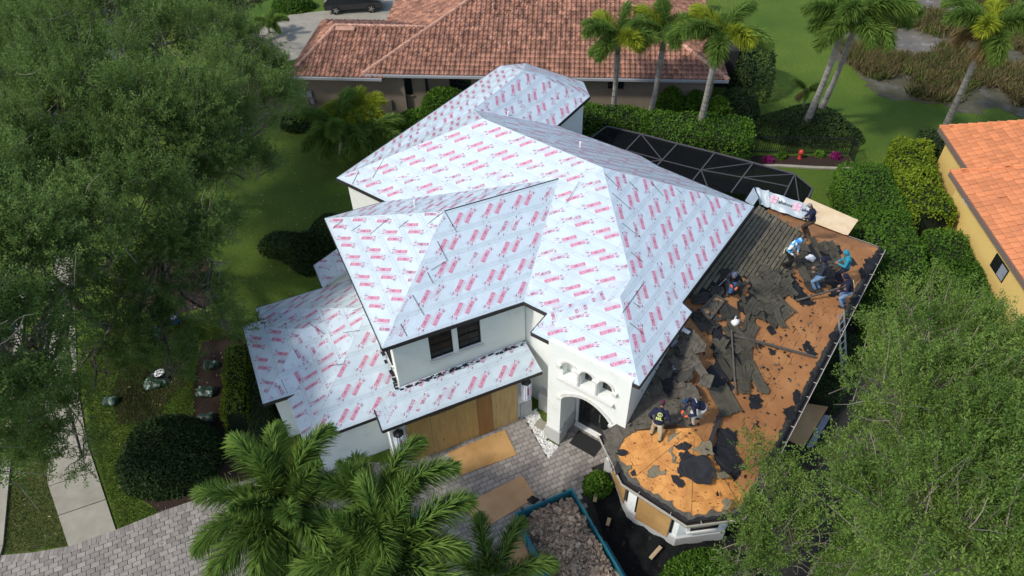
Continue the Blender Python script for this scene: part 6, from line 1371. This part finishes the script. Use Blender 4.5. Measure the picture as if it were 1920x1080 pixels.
# silver roof wrap draped over the far eave
wp = [G(1393, 378, 3.3), G(1414, 352, 3.1), G(1425, 355, 3.05), G(1512, 383, 2.98), G(1535, 398, 3.0), G(1508, 413, 3.02), G(1470, 404, 3.02), G(1424, 384, 3.05)]
def wrapsheet():
    a, b, c, d = G(1424, 386, 3.05), G(1416, 353, 3.5), G(1524, 388, 3.5), G(1508, 414, 3.05); nx, ny = 40, 14; vs = []
    for j in range(ny+1):
        for i in range(nx+1):
            s_, t = i/nx, j/ny; p = a.lerp(d, s_).lerp(b.lerp(c, s_), t)
            vs.append(p+UP*(.05+.012*math.sin(s_*23+t*3)+.012*math.sin(t*9+s_*12)+.09*math.exp(-((s_-.22)/.02)**2)+.07*math.exp(-((s_-.06)/.02)**2)+random.uniform(0, .012)))
    mb = MB(); mb.add(vs, [(j*(nx+1)+i, j*(nx+1)+i+1, (j+1)*(nx+1)+i+1, (j+1)*(nx+1)+i) for j in range(ny) for i in range(nx)])
    o = mb.build('roof_wrap', M['silver'], smooth=True, label='silver printed roof wrap draped over the far eave beside the cage', cat='roof wrap')
    e = (d-a).normalized(); f = (b-a); f = (f-e*f.dot(e)).normalized(); V, F = glyphs('alumos', .24, .004)
    for k, s0 in enumerate((.30, 1.42)):
        base = a+e*s0+f*.34+UP*.10; q = MB(); q.add([base+e*(x+.42)+f*y for x, y in V], F); q.build('wrap_lettering', M['black'], o)
        q = MB()
        for i, j in ((0, 0), (1, 0), (0, 1), (1, 1)): q.obox(base+e*(.19*i)+f*(.19*j-.08), e*.17, f*.17, UP*.004)
        q.build('wrap_logo', M['pink'], o)
    return o
wrapsheet()
mb = MB(); a, b, c, d = G(1397, 377, 3.6), G(1413, 352, 3.62), G(1422, 372, 3.55), G(1412, 386, 3.5); mb.prism([a, b, c, d], UP*.03); mb.build('roof_wrap', M['silver'], label='folded flap of silver wrap at the upper roof corner', cat='roof wrap')
# plywood sheets
def plys(name, px, z, m, label, th=.018, zs=None):
    P = [G(x, y, z if zs is None else zs[i]) for i, (x, y) in enumerate(px)]; mb = MB(); mb.prism(P, UP*th); return mb.build(name, M[m], label=label, cat='plywood')
plys('plywood_sheet', [(1512, 371), (1609, 413), (1590, 441), (1583, 440), (1492, 405)], 2.98, 'plylight', 'pale new plywood sheet laid across the far eave behind the worker')
plys('plywood_sheet', [(946.7, 805.8), (968.9, 853), (862, 892), (840, 849)], .062, 'ply', 'plywood sheet lying on the pavers below the garage boards')
plys('plywood_sheet', [(871, 946.7), (978.7, 891), (1005, 933), (899, 996)], .062, 'plyground', 'plywood sheet lying on the pavers behind the blue trailer')
plys('plywood_sheet', [(946, 1017), (975, 1003), (1005, 1068), (965, 1085)], .062, 'plyground', 'small plywood sheet on the pavers beside the trailer left wall')
plys('plywood_sheet', [(1553, 763), (1507, 839), (1475, 824), (1515, 757)], .5, 'plyground', 'shaded plywood sheet on the side yard below the gutter')
plys('panel_board', [(1558, 780), (1525, 838), (1512, 838), (1545, 778)], .35, 'greyflash', 'pale blue panel half hidden under the side yard plywood')
# ================================================================== blue dump trailer with debris
TR_ = empty('dump_trailer', W(-1.0, 6.5, 0), 'teal dump trailer heaped with torn shingle debris on the driveway', 'trailer')
tu0, tu1, tv0, tv1, zf, zt_ = -2.13, .14, 4.36, 9.0, .72, 1.30
for (o_, a, b, nm) in ((W(tu0, tv0, zf), vA*(tv1-tv0), uA*.06, 'side_panel'), (W(tu1-.06, tv0, zf), vA*(tv1-tv0), uA*.06, 'side_panel'), (W(tu0+.062, tv0, zf), uA*(tu1-tu0-.124), vA*.06, 'tail_gate'), (W(tu0+.062, tv1-.06, zf), uA*(tu1-tu0-.124), vA*.06, 'front_panel')):
    q = MB(); q.obox(o_, a, b, UP*(zt_-zf)); q.build(nm, M['teal'], TR_)
q = MB()
for u in (tu0+.0, tu1-.065): q.obox(W(u, tv0-.02, zt_+.002), vA*(tv1-tv0+.04), uA*.065, UP*.05)
q.obox(W(tu0+.07, tv0-.02, zt_+.002), uA*(tu1-tu0-.14), vA*.065, UP*.05); q.build('top_rail', M['teal'], TR_)
q = MB(); q.obox(W(tu0, tv0, zf-.07), uA*(tu1-tu0), vA*(tv1-tv0), UP*.065); q.build('floor', M['teal'], TR_)
for sd in (tu0-.045, tu1):
    for k in range(7): q = MB(); q.obox(W(sd, tv0+.25+k*.68, zf-.05), uA*.045, vA*.07, UP*(zt_-zf+.05)); q.build('side_rib', M['teal'], TR_)
for k in range(3): q = MB(); q.box(W(tu0+.3+k*.83, tv0-.03, zt_+.05), .10, .08, .10, uA, vA); q.build('gate_latch', M['edge'], TR_)
for sd, sg in ((tu0-.25, 1), (tu1+.03, 1)):
    q = MB(); q.obox(W(sd, tv0+2.0, .70), uA*.24, vA*1.9, UP*.05); q.build('fender', M['teal'], TR_)
    for k in (0, 1): q = MB(); q.tube([W(sd+.02, tv0+2.5+k*.85, .36), W(sd+.22, tv0+2.5+k*.85, .36)], .36, 18); wh = q.build('wheel', M['blackrub'], TR_); q = MB(); q.tube([W(sd-.002, tv0+2.5+k*.85, .36), W(sd+.03, tv0+2.5+k*.85, .36)], .18, 12); q.build('rim', M['steel'], wh)
q = MB(); q.beam(W(tu0-.04, tv0+1.75, 1.0), W(tu0-.62, tv0+1.9, 1.05), .10, .08); q.beam(W(tu0-.03, tv0+2.2, .75), W(tu0-.03, tv0+1.6, 1.25), .08, .10); q.build('tarp_arm', M['teal'], TR_)
q = MB(); q.obox(W(tu0+.3, tv0+.2, .3), uA*(tu1-tu0-.6), vA*4.3, UP*.3); q.build('chassis', M['black'], TR_)
def heap(u, v): return zf+.10+.52*max(0, 1-((u+.82)/1.02)**4)*(.35+.65*min(1, max(0, (v-tv0)/1.0)))+.06*math.sin(u*5+v*3)+.05*math.sin(v*7-u*2)
hb = MB(); nx, ny = 24, 44; vs = [W(tu0+.07+(tu1-tu0-.14)*i/nx, tv0+.07+(tv1-tv0-.14)*j/ny) for j in range(ny+1) for i in range(nx+1)]
vs = [v+UP*(heap((v-O).dot(uA), (v-O).dot(vA))-.05+random.uniform(-.04, .04)) for v in vs]
hb.add(vs, [(j*(nx+1)+i, j*(nx+1)+i+1, (j+1)*(nx+1)+i+1, (j+1)*(nx+1)+i) for j in range(ny) for i in range(nx)]); hb.build('debris_heap', M['debriss'], shade=True, kind='stuff')
def chip(sz, big=False):
    k = random.randint(4, 6); pts = [];
    for i in range(k): a = 2*math.pi*i/k+random.uniform(-.3, .3); r2 = sz*random.uniform(.6, 1.0); pts.append((r2*math.cos(a)*1.3, r2*math.sin(a)*.8))
    t = Vector((random.gauss(0, .38), random.gauss(0, .38), 1)).normalized(); x = t.orthogonal().normalized(); a = random.uniform(0, 6.28); y = t.cross(x); X = x*math.cos(a)+y*math.sin(a); return [(X*p+t.cross(X)*q) for p, q in pts], t
dst = MB()
for k in range(2600):
    u, v = random.uniform(tu0+.14, tu1-.14), random.uniform(tv0+.14, min(tv1-.1, tv0+3.9)); big = k < 170; sz = random.uniform(.08, .19) if big else random.uniform(.025, .09)
    P, t = chip(sz); c = W(u, v, heap(u, v)+random.uniform(0, .07)); P = [c+p for p in P]
    if big:
        mb = MB(); mb.prism(P, t*random.uniform(.012, .03)); mb.build('shingle_scrap', M['debris'], label='brown scrap of torn shingle in the trailer heap', cat='debris', group='scraps heaped in the trailer')
    else: dst.prism(P, t*.014, 0, random.random())
dst.build('debris_chips', M['debriss'], shade=True, kind='stuff')
for x, y, L_, a, lab in ((1118, 942, .55, .9, 'pale lumber offcut on the black cloth near the trailer corner'), (1142, 987, .3, .8, 'small wood block on the black cloth'), (1222, 1050, .6, .35, 'pale stick on the black cloth near the bottom edge')):
    c = G(x, y, .22); d = uA*math.cos(a)-vA*math.sin(a); q = MB(); q.obox(c, d*L_, Vector((-d.y, d.x, 0))*.13, UP*.05); q.build('lumber', M['lumberl'], label=lab, cat='board')
blob('felt_scrap', G(999, 937, .10), .20, .14, .06, 'felt', 'black felt scrap on the corner of the driveway plywood', 'felt')
blob('tarp', G(783, 972, .12), .28, .2, .16, 'blue', 'small blue tarp bundle on the pavers beside the palm', 'tarp')
# ================================================================== pool screen cage
CG = empty('pool_cage', G(1320, 330, 0), 'dark screened pool enclosure with bronze frame behind the house', 'pool cage')
tp = [(1137.5, 237.5), (1202, 252), (1270, 270), (1340, 287), (1412, 306), (1490, 327)]; zt2, ze2 = 3.35, 2.75
T_ = [G(x, y, zt2) for x, y in tp]; cd = (T_[-1]-T_[0]).normalized(); cn = Vector((-cd.y, cd.x, 0)); cn = cn if cn.y > 0 else -cn
Eo = [p+cn*.75-UP*(zt2-ze2) for p in T_]; Gd = [Vector((p.x, p.y, 0)) for p in Eo]
dn = [(1104, 262), (1172, 284), (1231, 312), (1300, 337), (1371, 361), (1467, 374)]
Nr = [G(x, y, zt2) for x, y in dn]; Nr = [t+(n_-t).normalized()*((n_-t).length if i > 3 else max((n_-t).length, 3.6)) for i, (t, n_) in enumerate(zip(T_, Nr))]
Ec = T_[-1]+cd*1.0-UP*.55; Er = Nr[-1]+cd*1.0-UP*.55
def cb2(a, b, w_=.06, parent=CG, nm='frame_beam'): q = MB(); q.beam(a, b, w_, w_*1.3); return q.build(nm, M['cage'], parent)
for i in range(6):
    cb2(T_[i], Nr[i]); cb2(T_[i], Eo[i], .05); cb2(Eo[i], Gd[i], .05, nm='frame_post')
    if i: cb2(T_[i-1], T_[i], .08); cb2(Eo[i-1], Eo[i], .08); cb2(T_[i-1].lerp(Nr[i-1], .5), T_[i].lerp(Nr[i], .5), .045); cb2(Gd[i-1]+UP*1.0, Gd[i]+UP*1.0, .05)
for a, b in ((T_[1], T_[2].lerp(Nr[2], .5)), (T_[1].lerp(Nr[1], .98), T_[2].lerp(Nr[2], .5)), (T_[4], T_[3].lerp(Nr[3], .5)), (T_[5], T_[4].lerp(Nr[4], .5)), (Nr[3].lerp(Nr[4], .5), T_[3].lerp(Nr[3], .5))): cb2(a, b, .045, nm='brace')
cb2(T_[5], Ec); cb2(Nr[5], Er); cb2(Ec, Er, .08); gE, gR = Vector((Ec.x, Ec.y, 0)), Vector((Er.x, Er.y, 0)); cb2(Ec, gE, nm='frame_post'); cb2(Er, gR, nm='frame_post'); cb2(Ec, Eo[5], .07); cb2(T_[5], Er, .045, nm='brace')
def scr(P):
    q = MB(); q.add(P, [list(range(len(P)))]); q.build('screen_panel', M['screen'], CG)
for i in range(5): scr([T_[i], T_[i+1], Nr[i+1], Nr[i]]); scr([T_[i], T_[i+1], Eo[i+1], Eo[i]]); scr([Eo[i], Eo[i+1], Gd[i+1], Gd[i]])
scr([T_[5], Ec, Er, Nr[5]]); scr([Ec, Er, gR, gE]); scr([Eo[5], Ec, gE, Gd[5]]); scr([T_[5], Ec, Eo[5]])
pdk = MB(); pdk.prism([Gd[0]-cn*.1, Gd[5]-cn*.1, gE, gR, Vector((Nr[0].x, Nr[0].y, 0))], UP*.03); pdk.build('pool_deck', M['soil'], kind='structure')
# ================================================================== iron fence, bed, ornaments
FE = empty('iron_fence', G(1500, 290, 0), 'black iron picket fence around the flower bed behind the cage', 'fence')
fp = [G(1397, 292, 0), G(1408, 287, 0), G(1592, 291, 0), G(1600, 308, 0)]
for a, b in zip(fp, fp[1:]):
    L_ = (b-a).length; d = (b-a)/L_
    for z in (.15, 1.12): q = MB(); q.beam(a+UP*z, b+UP*z, .03, .04); q.build('rail', M['black'], FE)
    for i in range(int(L_/.13)): q = MB(); p = a+d*(.065+i*.13); q.beam(p, p+UP*1.2, .028, .028, d); q.build('picket', M['black'], FE)
    q = MB(); q.beam(a, a+UP*1.3, .06, .06, d); q.build('post', M['black'], FE)
sheet('mulch_bed', gp([(1400, 292), (1592, 292), (1598, 316), (1420, 312)]), .014, M['mulch'])
q = MB(); pts = gp([(1420, 313), (1460, 312), (1530, 316), (1598, 318)]); q.tube([p+UP*.05 for p in pts], .11, 6); q.build('bed_edging', M['conc'], kind='structure')
q = MB(); pts = gp([(1552, 365), (1568, 385), (1570, 400), (1590, 430)]); q.tube([p+UP*.03 for p in pts], .12, 6); q.build('bed_edging', M['mulch'], kind='structure')
oc = G(1499, 297, 0); r_ = empty('garden_ornament', oc, 'small red garden ornament in the fenced bed', 'ornament'); M['redp'] = mat('red glaze', (.42, .04, .03), rough=.4)
q = MB(); q.lathe(oc, [(.14, 0), (.10, .1), (.07, .25)], 10); q.build('base', M['redp'], r_); q = MB(); q.lathe(oc+UP*.25, [(.04, 0), (.15, .08), (.17, .2), (.10, .32), (.02, .36)], 12); q.build('globe', M['redp'], r_, smooth=True)
# ================================================================== things by the tan house
ac = G(716, 207, 0); r_ = empty('air_conditioner', ac, 'round dark air conditioning unit behind a low tan wall', 'air conditioner')
q = MB(); q.lathe(ac, [(.42, 0), (.45, .05), (.45, .72), (.40, .78)], 18); q.build('casing', M['black'], r_); q = MB(); q.lathe(ac+UP*.785, [(.38, 0), (.36, .02), (.06, .03)], 18); q.build('fan_guard', M['steel'], r_)
for k in range(5): q = MB(); q.lathe(ac+UP*(.1+k*.13), [(.462, 0), (.462, .03)], 18); q.build('casing_rib', M['blackrub'], r_)
q = MB(); a, b, c = G(695, 212, 0), G(738, 212, 0), G(742, 190, 0); q.obox(a, b-a, -tb*.14, UP*1.0); q.obox(b+te*.01, c-b, te*.14, UP*1.004); q.build('screen_wall', M['tanst'], label='low tan wall around the air conditioning unit', cat='low wall')
# dark screened lanai with a white panel at the end of the tan house
q = MB(); P = [G(1352, 130, 0), G(1386, 128, 0)]; c0 = T(TW+.1, 4.5, 0); q.obox(c0, te*1.3, tb*3.0, UP*2.6); q.build('lanai_screen', M['blackrub'], TAN)
p = onplane(1379, 65, T(0, 4.4), tb); q = MB(); q.box(p, .75, .06, .9, te, tb); q.build('white_panel', M['white'], label='white panel on the dark lanai at the end of the tan house', cat='panel')
# parked dark car, seen from its rear side
def suv(c, fx, label):
    fx = fx.normalized(); sx = Vector((fx.y, -fx.x, 0)); r_ = empty('parked_car', c, label, 'car')
    prof = [(-2.3, .38), (-2.35, .75), (-2.25, 1.02), (-2.05, 1.12), (-1.75, 1.58), (-1.3, 1.70), (.3, 1.68), (.75, 1.50), (1.2, 1.12), (2.0, 1.0), (2.3, .85), (2.35, .4)]
    def ring_(y, k): return [c+fx*x+sx*y+UP*(z if z < 1.13 else 1.13+(z-1.13)*1) for x, z in prof] if k == 0 else [c+fx*(x*.985)+sx*y+UP*z for x, z in prof]
    st = [(-.95, 1.0), (-.80, 1.0), (.80, 1.0), (.95, 1.0)]; vs = []; n = len(prof)
    for y, _ in ((-.92, 0), (-.86, 1), (.86, 1), (.92, 0)):
        for x, z in prof: vs.append(c+fx*x+sx*(y*(1 if z < 1.13 else .84))+UP*(z+(.0 if abs(y) > .9 else .02)))
    fs = [(i*n+j, i*n+(j+1) % n, (i+1)*n+(j+1) % n, (i+1)*n+j) for i in range(3) for j in range(n)]+[list(range(n))[::-1], [3*n+j for j in range(n)]]
    mb = MB(); mb.add(vs, fs); mb.build('body', M['car'], r_)
    for sg in (-1, 1):
        q = MB(); y = .775*sg; q.prism([c+fx*x+sx*(y+.01*sg)+UP*z for x, z in ((-1.72, 1.18), (-1.45, 1.55), (-.45, 1.58), (-.45, 1.18))], sx*.02*sg); q.build('side_window', M['glass'], r_)
        q = MB(); q.prism([c+fx*x+sx*(y+.01*sg)+UP*z for x, z in ((-.38, 1.18), (-.38, 1.58), (.25, 1.56), (.62, 1.4), (.85, 1.18))], sx*.02*sg); q.build('side_window', M['glass'], r_)
        for x in (-1.42, 1.42):
            q = MB(); q.tube([c+fx*x+sx*(.70*sg)+UP*.36, c+fx*x+sx*(.945*sg)+UP*.36], .36, 20); wh = q.build('wheel', M['blackrub'], r_)
            q = MB(); q.tube([c+fx*x+sx*(.94*sg)+UP*.36, c+fx*x+sx*(.955*sg)+UP*.36], .24, 16); q.build('rim', M['edge'], wh)
            for k in range(5): a = k*1.2566; q = MB(); q.beam(c+fx*x+sx*(.96*sg)+UP*.36, c+fx*(x+.22*math.cos(a))+sx*(.96*sg)+UP*(.36+.22*math.sin(a)), .05, .02, sx); q.build('spoke', M['steel'], wh)
        q = MB(); q.box(c-fx*2.22+sx*(.72*sg)+UP*.95, .30, .12, .16, sx, fx); q.build('tail_light', M['redp'], r_)
    q = MB(); q.prism([c-fx*2.06+sx*y+UP*1.14 for y in (-.6, .6)]+[c-fx*1.80+sx*y+UP*1.54 for y in (.55, -.55)], -fx*.02+UP*.015); q.build('rear_window', M['glass'], r_)
    q = MB(); q.box(c-fx*2.36+UP*.62, .5, .02, .13, sx, fx); q.build('number_plate', M['white'], r_)
suv(G(664, 6, .5)-UP*.5, te+tb*.16, 'dark parked car on the neighbour drive at the top edge')
# ================================================================== bags and buckets in the left beds
for i, (x, y, s_, lab) in enumerate(((282, 545, .36, 'mulch bag on the ground near the dark oak trunk'), (288, 718, .5, 'mulch bag next to the black bucket in the mulch ring'), (386, 734, .45, 'mulch bag in the long mulch bed beside the yellowish hedge'), (388, 785, .42, 'mulch bag nearest the big round shrub'), (394, 684, .38, 'mulch bag at the far end of the long mulch bed'), (208, 752, .34, 'mulch bag on the grass edge near the sidewalk'))):
    blob('mulch_bag', G(x, y, .12), s_*.9, s_*.62, .17, 'bag', lab, 'mulch bag')
def bucket(x, y, m, lab, r=.17):
    c = G(x, y, 0); e = empty('bucket', c, lab, 'bucket'); q = MB(); q.lathe(c+UP*.02, [(r*.85, 0), (r, .36), (r*.9, .36), (r*.78, .05)], 14); q.build('pail', M[m], e, smooth=False); q = MB(); q.tube([c+UP*.36+uA*r*math.cos(a)+UP*(.02+.10*math.sin(a))+vA*.06 for a in np.linspace(0, math.pi, 8)], .008, 4); q.build('handle', M['steel'], e)
    q = MB(); q.lathe(c+UP*.30, [(r*.9, 0), (.01, .012)], 12); q.build('contents', M['white'], e)
bucket(330, 603, 'bluetarp', 'blue bucket with white contents on the shaded grass', .24); bucket(300, 628, 'blue', 'small blue bucket in front of the larger blue one', .17); bucket(302, 708, 'black', 'black bucket beside the mulch bag', .3)
# fallen leaves and litter on the lawn and drive
lt = MB()
for k in range(900):
    x, y = random.uniform(-24, -8), random.uniform(11, 34); c = Vector((x, y, .03)); a = random.uniform(0, 6.28); e = Vector((math.cos(a), math.sin(a), random.uniform(-.3, .3))); r2 = random.uniform(.04, .09); lt.add([c, c+e*r2+Vector((-e.y, e.x, 0))*r2*.3, c+e*r2*2, c+e*r2-Vector((-e.y, e.x, 0))*r2*.3], [(0, 1, 2, 3)], 0, random.random())
lt.build('fallen_leaves', M['debriss'], shade=True, kind='stuff')
